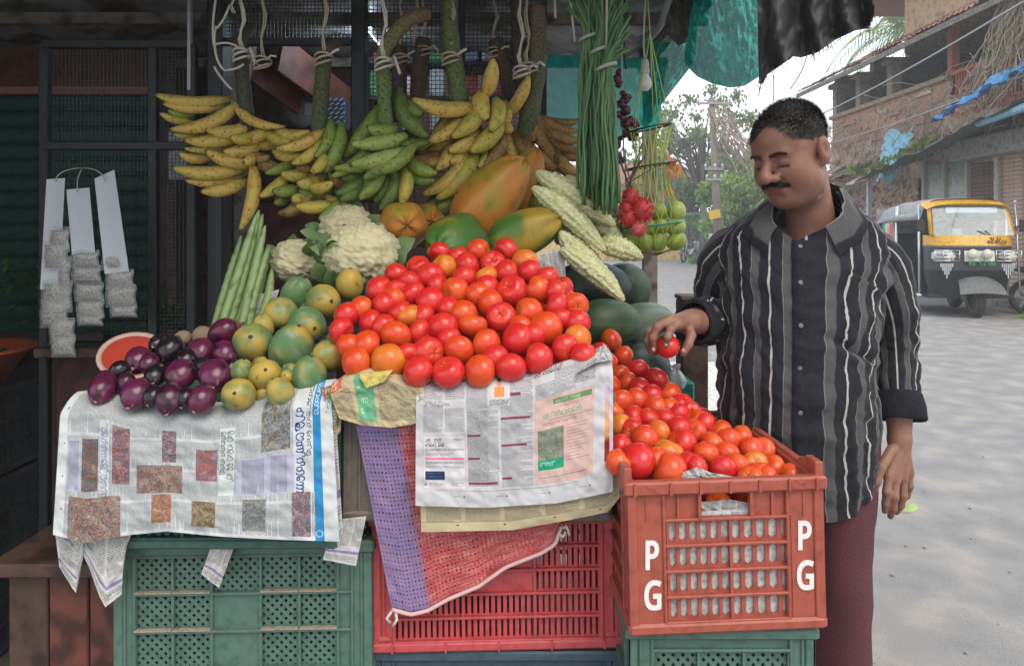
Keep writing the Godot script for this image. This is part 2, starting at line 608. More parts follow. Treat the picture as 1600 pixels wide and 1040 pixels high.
	# wooden bench under the green crate
	t = thing("wooden_bench", "brown wooden bench carrying the crate of eggplants and mangoes", "bench")
	s = S()
	box(s, Vector3(-0.93, 0.665, -2.08), Vector3(0.42, 0.03, 0.7), Transform3D.IDENTITY, 0.004)
	obj("bench_top", s, M.wood, t)
	for x in [-1.075, -0.985, -0.895, -0.805]:
		s = S()
		box(s, Vector3(x, 0.325, -1.79), Vector3(0.086, 0.65, 0.03), Transform3D.IDENTITY, 0.003)
		obj("plank", s, M.wood_red if x > -1.0 else M.wood, t)
	for x in [-1.1, -0.76]:
		s = S()
		box(s, Vector3(x, 0.325, -2.38), Vector3(0.05, 0.65, 0.05), Transform3D.IDENTITY, 0.003)
		obj("leg", s, M.wood, t)
	# tin roof on poles
	t = thing("tin_roof", "grey corrugated tin awning on poles above the stall", "roof")
	for k in 4:
		s = S()
		var z0 := -3.75 + k * 0.55
		sheet(s, 60, 2, func(u, v): return Vector3(lerpf(-2.4, 0.66, u), 2.19 + 0.006 * (k % 2) + 0.012 * sin(u * 3.06 * 60.0) + 0.02 * v, z0 + v * 0.58 + 0.0))
		obj("tin_sheet", s, M.tin, t)
	for k in 3:
		s = S()
		bar(s, Vector3(-2.4, 2.16, -3.6 + k * 0.74), Vector3(0.7, 2.16, -3.6 + k * 0.74), 0.035, 0.04)
		obj("rafter", s, M.wood_grey, t)
	s = S()
	tube(s, [P(1058, -40, 2.4), P(1032, 40, 2.6), P(1010, 66, 3.1)], 0.012, 8)
	obj("pipe", s, mat(lin(0.3, 0.31, 0.33), 0.4), t)
	s = S()
	bar(s, Vector3(0.60, 2.16, -3.7), Vector3(0.60, 2.16, -1.95), 0.04, 0.045)
	obj("rafter", s, M.wood_grey, t)
	s = S()
	box(s, Vector3(0.62, 1.07, -3.6), Vector3(0.06, 2.14, 0.06))
	obj("pole", s, M.wood_grey, t)
	# black crates stacked at the left with a basin of greens
	black_stack()

func black_stack() -> void:
	for k in 3:
		var t := thing("black_crate", ["black plastic crate at the foot of the dark stack", "black plastic crate in the middle of the dark stack", "black plastic crate on top of the dark stack, under orange basin"][k], "crate", Vector3(-1.86, 0.02 + k * 0.295, -2.62))
		t.rotation.y = PI / 2
		crate_body(t, 0.58, 0.4, 0.285, M.crate_black, "slot", 5, 3)
	var t := thing("plastic_basin", "orange plastic basin of greens on the black crates", "basin", Vector3(-1.86, 0.905, -2.62))
	var s := S()
	lathe(s, [Vector2(0.0, 0.0), Vector2(0.17, 0.0), Vector2(0.24, 0.10), Vector2(0.268, 0.105), Vector2(0.268, 0.115), Vector2(0.235, 0.113), Vector2(0.165, 0.012), Vector2(0, 0.012)], 32)
	obj("bowl", s, mat(lin(0.42, 0.095, 0.04), 0.45, M.dusty, 3.0), t)
	leaf_heap(Vector3(-1.86, 0.96, -2.62), 0.19, 0.09, "heap of dark leafy greens in the orange basin")
	leaf_heap(Vector3(-1.9, 1.06, -3.05), 0.24, 0.24, "mound of dark green leaves beside the roller shutter")
	s = S()
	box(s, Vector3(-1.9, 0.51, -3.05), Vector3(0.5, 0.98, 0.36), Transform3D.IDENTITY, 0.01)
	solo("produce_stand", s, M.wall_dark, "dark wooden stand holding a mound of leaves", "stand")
	leaf_heap(P(262, 520, 2.8), 0.1, 0.1, "bright green leaves behind the wire mesh door")

func leaf_heap(c: Vector3, r: float, h: float, label: String) -> void:
	var s := S()
	for i in 260:
		var a := rr(0, TAU)
		var q := sqrt(rng.randf()) * r
		var p := c + Vector3(cos(a) * q, h * (1.0 - q * q / (r * r)) * rr(0.5, 1.0), sin(a) * q)
		var dir := Vector3(rr(-1, 1), rr(-0.2, 0.8), rr(-1, 1)).normalized()
		var sd := dir.cross(Vector3.UP).normalized() * rr(0.008, 0.016)
		var l := rr(0.03, 0.06)
		s.set_color(Color(0.05, 0.13, 0.03).lerp(Color(0.03, 0.07, 0.025), rng.randf()))
		quad(s, p, p + dir * l * 0.5 + sd, p + dir * l, p + dir * l * 0.5 - sd)
	var o := solo("leafy_greens", s, vmat(0.6), label, "greens")
	o.set_meta("kind", "stuff")

# ---------------------------------------------------------------- crates
# one wall in its own plane: x across, y up from 0, outward +z. Cells are open slots, diagonal lattice or solid board.
func crate_wall(parent: Node3D, w: float, h: float, m, style: String, cols: Array, rows: Array, solid: Array, xf: Transform3D, post: float) -> void:
	var s := S()
	var rib := 0.0055
	var dep := 0.016
	for y in rows:      # horizontal ribs
		box(s, Vector3(0, y, 0), Vector3(w - 2 * post + 0.004, rib, dep), xf, 0.0012)
	for x in cols:
		box(s, Vector3(x, (rows[0] + rows[-1]) / 2, -0.0015), Vector3(rib, rows[-1] - rows[0], dep - 0.004), xf)
	obj("rib_grid", s, m, parent)
	for sx in [-1, 1]:      # corner posts, two flutes each
		s = S()
		box(s, Vector3(sx * (w / 2 - post / 2), h / 2, -0.004), Vector3(post, h - 0.02, 0.014), xf, 0.002)
		for k in ([0.04, 0.96] if post > 0.071 else [0.06, 0.5, 0.94]):
			box(s, Vector3(sx * (w / 2 - post * k), h / 2, 0.004), Vector3(0.006, h - 0.03, 0.008), xf, 0.0015)
		obj("corner_post", s, m, parent)
	for i in rows.size() - 1:
		for j in cols.size() - 1:
			var x0: float = cols[j]
			var x1: float = cols[j + 1]
			var y0: float = rows[i]
			var y1: float = rows[i + 1]
			s = S()
			if [i, j] in solid:
				box(s, Vector3((x0 + x1) / 2, (y0 + y1) / 2, -0.004), Vector3(x1 - x0 - 0.002, y1 - y0 - 0.002, 0.004), xf)
				obj("solid_panel", s, m, parent)
			elif style == "lattice":
				lattice(s, x0 + 0.003, x1 - 0.003, y0 + 0.003, y1 - 0.003, xf)
				obj("lattice_panel", s, m, parent)
			else:
				var wide := style == "wide"
				var n := maxi(3, roundi((x1 - x0) / (0.0215 if wide else 0.0125)))
				var pw := (x1 - x0) / n
				var gap := 0.66 if wide else 0.40
				for k in n + 1:
					var bw := pw * (1.0 - gap)
					var cx := x0 + pw * k
					if k == 0: cx += bw / 4
					if k == n: cx -= bw / 4
					box(s, Vector3(cx, (y0 + y1) / 2, -0.005), Vector3(bw if k > 0 and k < n else bw / 2, y1 - y0 - 0.002, 0.004), xf)
				var lip := (y1 - y0) * (0.12 if wide else 0.1)
				for yy in [y0 + lip / 2, y1 - lip / 2]:
					box(s, Vector3((x0 + x1) / 2, yy, -0.0054), Vector3(x1 - x0 - 0.003, lip, 0.004), xf)
				if wide:      # rounded ends of each slot
					for k in n:
						for e in [[y0 + lip, 1], [y1 - lip, -1]]:
							for sx in [-1, 1]:
								var cx2: float = x0 + pw * (k + 0.5) + sx * pw * gap * 0.42
								bar(s, xf * Vector3(cx2 + sx * 0.002, e[0] + e[1] * 0.0045, -0.0058), xf * Vector3(cx2 - sx * 0.0035, e[0] - e[1] * 0.001, -0.0058), 0.0035, 0.0035, xf.basis.z)
				obj("slot_panel", s, m, parent)

func lattice(s: SurfaceTool, x0: float, x1: float, y0: float, y1: float, xf: Transform3D) -> void:
	var pitch := 0.0188
	for dirn in [1.0, -1.0]:
		var c := -2.0
		var lo := x0 + (y0 if dirn < 0 else -y1)
		var hi := x1 + (y1 if dirn < 0 else -y0)
		c = lo
		while c < hi:
			# the line x = c + dirn * y, clipped to the cell
			var pts := []
			var ya := y0
			var yb := y1
			var xa: float = c + dirn * ya
			var xb: float = c + dirn * yb
			if dirn > 0:
				if xa < x0: ya = x0 - c; xa = x0
				if xb > x1: yb = x1 - c; xb = x1
			else:
				if xa > x1: ya = c - x1; xa = x1
				if xb < x0: yb = c - x0; xb = x0
			if yb > ya + 0.003:
				bar(s, xf * Vector3(xa, ya, -0.006 - 0.0004 * dirn), xf * Vector3(xb, yb, -0.006 - 0.0004 * dirn), 0.0072, 0.003, xf.basis.z)
			c += pitch

func crate_body(t: Node3D, w: float, dp: float, h: float, m, style: String, nc: int, nr: int, opt := {}) -> void:
	var post: float = opt.get("post", 0.05)
	var lo := 0.022
	var hi: float = h - opt.get("top", 0.045)
	var rim_h: float = opt.get("rim", 0.022)
	for k in 4:
		var ww: float = w if k % 2 == 0 else dp
		var off: float = (dp if k % 2 == 0 else w) / 2 - 0.008
		var bs := Basis(Vector3.UP, k * PI / 2)
		var xf := Transform3D(bs, bs * Vector3(0, 0, off))
		var cols := []
		var rows := []
		var solid: Array = opt.get("solid", []) if k == 0 else []
		if k == 0 and opt.has("cols"):
			for c in opt.cols: cols.append((c - 0.5) * ww)
		else:
			var n := nc if k % 2 == 0 else maxi(2, nc - 1)
			for c in n + 1: cols.append(lerpf(-ww / 2 + post, ww / 2 - post, c / float(n)))
		for r in nr + 1: rows.append(lerpf(lo, hi, r / float(nr)))
		crate_wall(t, ww, h, m, style, cols, rows, solid, xf, post)
		if hi < h - rim_h - 0.012:      # plain band under the rim, with an opening for a hand where asked
			var s := S()
			var yb := (hi + h - rim_h) / 2
			var hb := h - rim_h - hi
			if k == 0 and opt.get("grip", false):
				for e in [-1, 1]:
					s = S()
					box(s, Vector3(e * ww * 0.315, yb, -0.004), Vector3(ww * 0.37, hb, 0.005), xf)
					box(s, Vector3(e * ww * 0.132, yb, 0.001), Vector3(0.006, hb, 0.014), xf)
					for rx in [0.24, 0.4]:
						box(s, Vector3(e * ww * rx, yb, 0.0), Vector3(0.004, hb, 0.010), xf)
					if e < 0: obj("upper_band", s, m, t)
			else:
				box(s, Vector3(0, yb, -0.004), Vector3(ww - 0.006, hb, 0.005), xf)
			obj("upper_band", s, m, t)
	var s := S()      # rim and foot
	for e in [-1, 1]:
		box(s, Vector3(0, h - rim_h / 2, e * (dp / 2 - 0.006)), Vector3(w + 0.012, rim_h, 0.024), Transform3D.IDENTITY, 0.004)
		box(s, Vector3(e * (w / 2 - 0.006), h - rim_h / 2 - 0.0005, 0), Vector3(0.024, rim_h - 0.001, dp + 0.010), Transform3D.IDENTITY, 0.004)
	if opt.has("rim_ribs"):
		for k in opt.rim_ribs:
			box(s, Vector3((k - 0.5) * w, h - rim_h / 2, dp / 2 + 0.007), Vector3(0.005, rim_h - 0.004, 0.006))
	obj("rim", s, m, t)
	s = S()
	for e in [-1, 1]:
		box(s, Vector3(0, 0.012, e * (dp / 2 - 0.008)), Vector3(w + 0.004, 0.022, 0.022), Transform3D.IDENTITY, 0.005)
		box(s, Vector3(e * (w / 2 - 0.008), 0.0125, 0), Vector3(0.022, 0.021, dp + 0.002), Transform3D.IDENTITY, 0.005)
	obj("foot_rail", s, m, t)
	s = S()
	box(s, Vector3(0, 0.016, 0), Vector3(w - 0.03, 0.006, dp - 0.03))
	obj("base", s, m, t)

func crates() -> void:
	var t := thing("green_crate", "dusty green lattice crate under the eggplants and mangoes", "crate", Vector3(-0.569, 0.459, -1.86))
	t.rotation_degrees = Vector3(0, 1.5, 0.3)
	crate_body(t, 0.54, 0.36, 0.29, M.p_green, "lattice", 5, 3, {"cols": [0.08, 0.225, 0.375, 0.565, 0.715, 0.865, 0.92], "solid": [[1, 2], [0, 2], [0, 5], [1, 5], [2, 5]], "post": 0.045, "top": 0.03, "rim": 0.026})
	var s := S()      # pale dust lying on the ledges of the ribs
	for r in 2:
		var y := lerpf(0.022, 0.26, (r + 1) / 3.0)
		for c in [[0.08, 0.222], [0.228, 0.372], [0.568, 0.712], [0.718, 0.862]]:
			box(s, Vector3(((c[0] + c[1]) / 2 - 0.5) * 0.54, y + 0.0045, 0.176), Vector3((c[1] - c[0]) * 0.54, 0.003, 0.012))
	obj("ledge_dust", s, M.dust, t)
	var u := thing("green_crate", "dark green crate lowest below the dusty lattice crate", "crate", Vector3(-0.565, 0.0, -1.87))
	crate_body(u, 0.54, 0.36, 0.457, M.p_green2, "lattice", 5, 4)
	# box lined with newspaper above the green crate
	t = thing("produce_crate", "green crate wrapped in newspaper holding eggplants and mangoes", "crate", Vector3(-0.63, 0.752, -1.83))
	crate_body(t, 0.55, 0.40, 0.272, M.p_green2, "lattice", 5, 3)
	# red crate and what it stands on
	t = thing("red_crate", "dusty pinkish red slatted crate under hanging mesh sack", "crate", Vector3(-0.033, 0.503, -1.89))
	t.rotation_degrees = Vector3(0, 1.6, 0.5)
	crate_body(t, 0.54, 0.36, 0.292, M.p_red, "slot", 3, 5, {"cols": [0.085, 0.36, 0.645, 0.905], "solid": [[2, 1], [3, 1], [4, 1]], "post": 0.05, "top": 0.02, "rim": 0.02})
	s = S()
	for k in 5:
		box(s, Vector3((-0.42 + k * 0.21) * 0.54, 0.012, 0.181), Vector3(0.004, 0.02, 0.008))
	for e in [-1, 1]:
		box(s, Vector3(e * 0.245, 0.031, 0.173), Vector3(0.03, 0.012, 0.02), Transform3D.IDENTITY, 0.004)
	obj("foot_rib", s, M.p_red, t)
	t = thing("blue_crate", "dark blue crate under the pinkish red crate", "crate", Vector3(-0.033, 0.0, -1.9))
	crate_body(t, 0.54, 0.36, 0.5, M.p_blue, "lattice", 5, 4)
	# tomato crate on top of the red one
	t = thing("grey_crate", "greyish brown crate behind newspaper and sack, heaped with tomatoes", "crate", Vector3(-0.075, 0.797, -1.87))
	t.rotation_degrees = Vector3(0, 0.8, -0.4)
	crate_body(t, 0.56, 0.42, 0.27, M.p_grey, "slot", 3, 3, {"post": 0.07})
	# terracotta crate with white letters
	t = thing("terracotta_crate", "terracotta red crate with white letters P G, full of tomatoes", "crate", Vector3(0.398, 0.645, -1.785))
	t.rotation_degrees = Vector3(0, 2.2, 1.4)
	letter_crate(t)
	t = thing("green_crate", "blue green lattice crate beneath the terracotta lettered crate", "crate", Vector3(0.402, 0.325, -1.8))
	crate_body(t, 0.36, 0.54, 0.318, M.p_green, "lattice", 3, 3, {"top": 0.045})
	t = thing("green_crate", "blue green crate at the very foot of the lettered stack", "crate", Vector3(0.402, 0.0, -1.8))
	crate_body(t, 0.36, 0.54, 0.322, M.p_green2, "lattice", 3, 3)
	# hidden stand that carries the gourds, and crates behind
	t = thing("display_stand", "rough wooden stand behind the crates carrying papayas and gourds", "stand")
	for b in [[-0.62, -0.0, 1.10, -2.36, 0.36], [-0.0, 0.44, 1.00, -2.42, 0.4]]:
		s = S()
		box(s, Vector3((b[0] + b[1]) / 2, b[2] - 0.015, b[3]), Vector3(b[1] - b[0] - 0.004, 0.03, b[4]), Transform3D.IDENTITY, 0.003)
		obj("stand_top", s, M.wood_grey, t)
	for x in [-0.58, -0.03, 0.4]:
		for z in [-2.26, -2.5]:
			s = S()
			box(s, Vector3(x, 0.485 if x > 0.2 else 0.5, z), Vector3(0.05, 0.97, 0.05))
			obj("leg", s, M.wood_grey, t)
	t = thing("wooden_post", "brown wooden post standing behind the reaching hand", "post")
	var a := P(1064, 468, 2.6)
	s = S()
	box(s, Vector3(a.x + 0.04, a.y / 2, -2.62), Vector3(0.085, a.y, 0.1), Transform3D.IDENTITY, 0.004)
	obj("upright", s, M.wood, t)
	s = S()
	box(s, Vector3(a.x + 0.04, a.y + 0.008, -2.62), Vector3(0.093, 0.014, 0.108), Transform3D.IDENTITY, 0.003)
	obj("cap", s, mat(lin(0.12, 0.09, 0.07), 0.8), t)
	t = thing("teal_box", "small teal plastic box behind the tomatoes", "box")
	s = S()
	px_box(s, 1046, 597, 1086, 660, 2.36, 0.14, 0.006)
	obj("shell", s, M.p_teal, t)
	s = S()
	tube(s, bez(P(1030, 560, 2.36), P(1048, 560, 2.36), P(1046, 592, 2.36), 8), 0.008, 8)
	obj("handle", s, M.p_teal, t)
	t = thing("clear_bag", "small knotted clear plastic bag beside the teal box", "bag")
	s = S()
	var bp := P(1056, 594, 2.28)
	lathe(s, [Vector2(0, -0.028), Vector2(0.022, -0.02), Vector2(0.03, 0), Vector2(0.014, 0.022), Vector2(0.006, 0.028), Vector2(0.014, 0.04), Vector2(0, 0.041)], 14, Transform3D(Basis.IDENTITY, bp), null, func(p, an): return p * (1.0 + 0.16 * sin(an * 5.0 + p.y * 90.0)))
	var cl := mat(Color(0.85, 0.88, 0.86, 0.55), 0.2)
	cl.transparency = BaseMaterial3D.TRANSPARENCY_ALPHA
	obj("film", s, cl, t)

func letter_crate(t: Node3D) -> void:
	var w := 0.375
	var h := 0.29
	var dp := 0.56
	var m = M.p_terra
	crate_body(t, w, dp, h, m, "wide", 2, 4, {"cols": [0.205, 0.525, 0.84], "post": 0.0725, "top": 0.075, "rim": 0.026, "grip": true, "rim_ribs": [0.04, 0.22, 0.37, 0.52, 0.67, 0.82, 0.96]})
	var s := S()      # cross ribs on the rim and the raised corners of the long sides
	for c in [0.13, 0.89]:
		for e in [-1, 1]:
			bar(s, Vector3((c - 0.5) * w - 0.014, h - 0.013 - e * 0.008, dp / 2 + 0.006), Vector3((c - 0.5) * w + 0.014, h - 0.013 + e * 0.008, dp / 2 + 0.006), 0.003, 0.003, Vector3.BACK)
	obj("cross_rib", s, m, t)
	for e in [-1, 1]:
		s = S()
		var prof := [[-0.27, 0.03], [-0.19, 0.03], [-0.15, 0.004], [0.19, 0.004], [0.222, 0.024], [0.272, 0.024]]
		for k in prof.size() - 1:
			var a := Vector3(e * (w / 2 - 0.004), h - 0.004 + prof[k][1] / 2, prof[k][0])
			var b := Vector3(e * (w / 2 - 0.004), h - 0.004 + prof[k + 1][1] / 2, prof[k + 1][0])
			bar(s, a, b, 0.016, 0.008 + (prof[k][1] + prof[k + 1][1]) / 2, Vector3.UP, 0.002)
		obj("raised_edge", s, m, t)
	for r in [["P", -0.143, 0.150], ["G", -0.142, 0.074], ["P", 0.149, 0.176], ["G", 0.150, 0.100]]:
		var tm := TextMesh.new()
		var f := SystemFont.new()
		f.font_names = PackedStringArray(["Droid Sans"])
		f.font_weight = 700
		tm.font = f
		tm.text = r[0]
		tm.font_size = 64
		tm.pixel_size = 0.0012
		tm.depth = 0.0016
		var o := obj("letter", tm, M.white_paint, t)
		o.position = Vector3(r[1], r[2], dp / 2 - 0.0035)
		o.rotation_degrees.z = -1.5
		o.scale = Vector3(0.72, 1.0, 1.0)

# ---------------------------------------------------------------- newsprint
func ink_lines(im: Image, x: int, y: int, w: int, h: int, lh := 5, tone := 0.42) -> void:
	var yy := y
	while yy < y + h - 2:
		var xx := x
		var last := x + w - (rng.randi() % maxi(1, w / 2) if rng.randf() < 0.12 else 0)
		while xx < last - 3:
			var ww := 4 + rng.randi() % 12
			ww = mini(ww, last - xx)
			for k in range(0, ww, 3):
				var g := tone * 0.42 + rng.randf() * 0.14
				im.fill_rect(Rect2i(xx + k, yy + (rng.randi() % 2), 2, 2 + rng.randi() % maxi(1, lh - 4)), Color(g, g, g * 1.02))
			xx += ww + 2
		yy += lh

func ink_photo(im: Image, x: int, y: int, w: int, h: int, pal: Array, people := 12) -> void:
	var n := FastNoiseLite.new()      # a crowd of small shapes, softly printed
	n.noise_type = FastNoiseLite.TYPE_CELLULAR
	n.cellular_return_type = FastNoiseLite.RETURN_CELL_VALUE
	n.seed = rng.randi() % 9999
	n.frequency = 0.03 + 0.0045 * sqrt(float(people)) * 2.2
	var g := FastNoiseLite.new()
	g.seed = n.seed + 1
	g.frequency = 0.02
	for yy in h:
		for xx in w:
			var v := (n.get_noise_2d(xx * 1.3, yy) + 1.0) * 0.5
			var c: Color = pal[int(v * 97.0) % pal.size()]
			var c2: Color = pal[int(clampf((g.get_noise_2d(xx, yy) + 0.6) * 0.8, 0, 0.99) * pal.size())]
			c = c.lerp(c2, 0.45).lerp(Color(0.6, 0.57, 0.55), 0.22)
			var f := fmod(v * 31.7, 1.0)
			c = c.darkened(0.45 * f * f) if f > 0.4 else c.lightened(0.25 * (0.4 - f))
			im.set_pixel(x + xx, y + yy, c)
	for i in people:
		var px := x + 4 + rng.randi() % maxi(1, w - 8)
		var py := y + h / 4 + rng.randi() % maxi(1, h / 2)
		var rad := 2 + rng.randi() % 2
		for k in range(-rad, rad + 1):
			var hw := int(sqrt(maxf(0.0, rad * rad - k * k)) + 0.5)
			var r := Rect2i(px - hw, py + k, hw * 2, 1).intersection(Rect2i(x, y, w, h))
			if r.has_area(): im.fill_rect(r, Color(0.14, 0.11, 0.1) if k < -rad / 3 else Color(0.5, 0.34, 0.27))
	var cut := im.get_region(Rect2i(x, y, w, h))
	cut.resize(maxi(6, w * 3 / 5), maxi(6, h * 3 / 5), Image.INTERPOLATE_LANCZOS)
	cut.resize(w, h, Image.INTERPOLATE_CUBIC)
	im.blit_rect(cut, Rect2i(0, 0, w, h), Vector2i(x, y))

const GLYPHS := {
	"va": [0.92, [[0.24, 0.62, 0.16, 0.24, 0, 360], [0.62, 0.56, 0.26, 0.38, 180, 450]]],
	"i": [0.5, [[0.22, 0.24, 0.2, 0.22, 150, 380]]],
	"sha": [0.85, [[0.34, 0.5, 0.28, 0.42, 70, 370], [0.36, 0.72, 0.14, 0.16, 0, 360], [0.7, 0.6, 0.12, 0.34, 0, 90]]],
	"ra": [0.2, [[-0.35, 0.86, 0.42, 0.16, 0, 200]]],
	"ma": [0.9, [[0.28, 0.34, 0.17, 0.2, 150, 400], [0.45, 0.6, 0.34, 0.34, 0, 200], [0.7, 0.4, 0.12, 0.24, 180, 360]]],
	"tta": [1.15, [[0.26, 0.62, 0.2, 0.28, 0, 360], [0.6, 0.58, 0.2, 0.36, 130, 400], [0.92, 0.56, 0.18, 0.38, 180, 450]]],
	"l": [0.85, [[0.3, 0.58, 0.24, 0.34, 120, 420], [0.62, 0.32, 0.17, 0.26, 180, 400]]],
	"tha": [0.95, [[0.3, 0.62, 0.22, 0.28, 30, 390], [0.64, 0.55, 0.25, 0.4, 190, 440]]],
	"nna": [1.15, [[0.2, 0.58, 0.17, 0.36, 180, 440], [0.55, 0.58, 0.17, 0.36, 180, 440], [0.9, 0.58, 0.17, 0.36, 180, 430]]],
	"e": [0.62, [[0.32, 0.5, 0.24, 0.4, 40, 330], [0.34, 0.74, 0.12, 0.16, 0, 360]]]}

func script_line(im: Image, x: float, y: float, size: float, seq: Array, col: Color, bold := 2) -> float:
	for g in seq:
		if g == " ":
			x += size * 0.4
			continue
		var d: Array = GLYPHS[g]
		for a in d[1]:
			var n := int(absf(a[5] - a[4]) / 360.0 * size * 3.2) + 4
			for k in n:
				var t := deg_to_rad(lerpf(a[4], a[5], k / float(n - 1)))
				var px := int(x + (a[0] + a[2] * cos(t)) * size)
				var py := int(y + (a[1] + a[3] * sin(t)) * size)
				var r := Rect2i(px, py, bold, bold).intersection(Rect2i(Vector2i.ZERO, im.get_size()))
				if r.has_area(): im.fill_rect(r, col)
		x += d[0] * size
	return x

func some(n: int) -> Array:
	var k := GLYPHS.keys()
	var o := []
	for i in n: o.append(k[rng.randi() % k.size()] if rng.randf() > 0.14 else " ")
	return o

func tex(im: Image) -> ImageTexture:
	im.generate_mipmaps()
	return ImageTexture.create_from_image(im)

func crease(im: Image, k := 0.06) -> void:      # fibre mottle of newsprint
	for i in 2600:
		var x := rng.randi() % im.get_width()
		var y := rng.randi() % im.get_height()
		var c := im.get_pixel(x, y)
		im.fill_rect(Rect2i(x, y, 2, 1).intersection(Rect2i(Vector2i.ZERO, im.get_size())), c.darkened(rng.randf() * k))

const SKINS := [Color(0.46, 0.36, 0.31), Color(0.58, 0.3, 0.26), Color(0.75, 0.66, 0.6), Color(0.3, 0.3, 0.36), Color(0.82, 0.78, 0.74), Color(0.66, 0.5, 0.4)]
const BLUES := [Color(0.5, 0.58, 0.66), Color(0.3, 0.42, 0.62), Color(0.72, 0.25, 0.22), Color(0.8, 0.8, 0.8), Color(0.25, 0.25, 0.3), Color(0.55, 0.45, 0.5)]

func page_rotated() -> ImageTexture:      # the page that hangs with its top edge to the right
	var im := Image.create(640, 1180, false, Image.FORMAT_RGB8)
	im.fill(Color(0.735, 0.76, 0.765))
	for c in 4:      # columns of body text, then everything that lies over them
		ink_lines(im, 20 + c * 155, 190, 140, 960, 5, 0.56)
	im.fill_rect(Rect2i(0, 0, 640, 185), Color(0.77, 0.79, 0.80))
	im.fill_rect(Rect2i(0, 60, 640, 40), Color(0.20, 0.52, 0.72))
	script_line(im, 12, 66, 26, ["sha", "va", "tha", "i", "ma"], Color(0.85, 0.9, 0.95), 2)
	for k in 12:
		var t := TAU * k / 12.0
		im.fill_rect(Rect2i(int(608 + 13 * cos(t)), int(79 + 13 * sin(t)), 4, 4), Color(0.8, 0.9, 0.95))
	script_line(im, 20, 106, 24, ["ma", "tha", "e", "i", " ", "nna", "va", "l", " ", "e", "va", "tta", "i", "tta", "ra"], Color(0.16, 0.16, 0.2), 2)
	script_line(im, 78, 134, 42, ["va", "i", "sha", "ra", "ma", "tta", "i", "l", "tha", "e", "nna"], Color(0.15, 0.22, 0.5), 4)
	ink_photo(im, 40, 200, 208, 124, [Color(0.72, 0.74, 0.68), Color(0.25, 0.36, 0.6), Color(0.55, 0.62, 0.55), Color(0.86, 0.84, 0.78), Color(0.45, 0.28, 0.22), Color(0.3, 0.36, 0.34)], 3)
	im.fill_rect(Rect2i(264, 185, 176, 232), Color(0.68, 0.69, 0.77))
	ink_lines(im, 272, 215, 160, 70, 5, 0.5)
	ink_lines(im, 272, 310, 160, 90, 5, 0.5)
	ink_photo(im, 436, 116, 188, 78, BLUES, 14)
	im.fill_rect(Rect2i(436, 98, 200, 16), Color(0.77, 0.78, 0.785))
	ink_lines(im, 440, 100, 180, 12, 6, 0.3)
	ink_photo(im, 460, 300, 148, 93, [Color(0.36, 0.38, 0.42), Color(0.62, 0.66, 0.5), Color(0.35, 0.4, 0.55), Color(0.78, 0.76, 0.72)], 10)
	im.fill_rect(Rect2i(110, 428, 330, 62), Color(0.76, 0.785, 0.785))
	script_line(im, 124, 430, 30, some(13), Color(0.2, 0.2, 0.22), 2)
	script_line(im, 124, 462, 24, some(10), Color(0.25, 0.25, 0.26), 2)
	ink_photo(im, 212, 497, 156, 90, [Color(0.62, 0.35, 0.28), Color(0.7, 0.22, 0.2), Color(0.35, 0.45, 0.62), Color(0.82, 0.74, 0.7)], 9)
	ink_photo(im, 472, 500, 128, 102, [Color(0.62, 0.58, 0.4), Color(0.35, 0.24, 0.2), Color(0.75, 0.68, 0.5), Color(0.5, 0.42, 0.34)], 6)
	ink_photo(im, 124, 671, 160, 62, BLUES, 12)
	ink_photo(im, 300, 644, 140, 196, SKINS, 34)
	ink_photo(im, 448, 690, 144, 85, [Color(0.78, 0.7, 0.66), Color(0.65, 0.3, 0.25), Color(0.8, 0.6, 0.25), Color(0.5, 0.4, 0.45)], 12)
	ink_photo(im, 120, 871, 272, 66, [Color(0.62, 0.46, 0.46), Color(0.35, 0.3, 0.45), Color(0.8, 0.68, 0.64), Color(0.66, 0.25, 0.25)], 26)
	im.fill_rect(Rect2i(100, 948, 330, 38), Color(0.76, 0.78, 0.79))
	script_line(im, 118, 952, 30, some(14), Color(0.36, 0.38, 0.58), 2)
	ink_photo(im, 188, 991, 232, 66, [Color(0.42, 0.42, 0.38), Color(0.3, 0.32, 0.42), Color(0.55, 0.3, 0.25), Color(0.7, 0.68, 0.62)], 14)
	im.fill_rect(Rect2i(188, 1064, 240, 70), Color(0.68, 0.7, 0.77))
	ink_lines(im, 200, 1072, 216, 54, 5, 0.5)
	ink_photo(im, 448, 905, 192, 210, SKINS, 46)
	im.fill_rect(Rect2i(0, 1135, 640, 45), Color(0.78, 0.8, 0.81))
	for k in 4: im.fill_rect(Rect2i(60 + k * 150, 1146, 6, 6), Color(0.2, 0.2, 0.2))
	crease(im)
	im.rotate_90(CLOCKWISE)
	return tex(im)

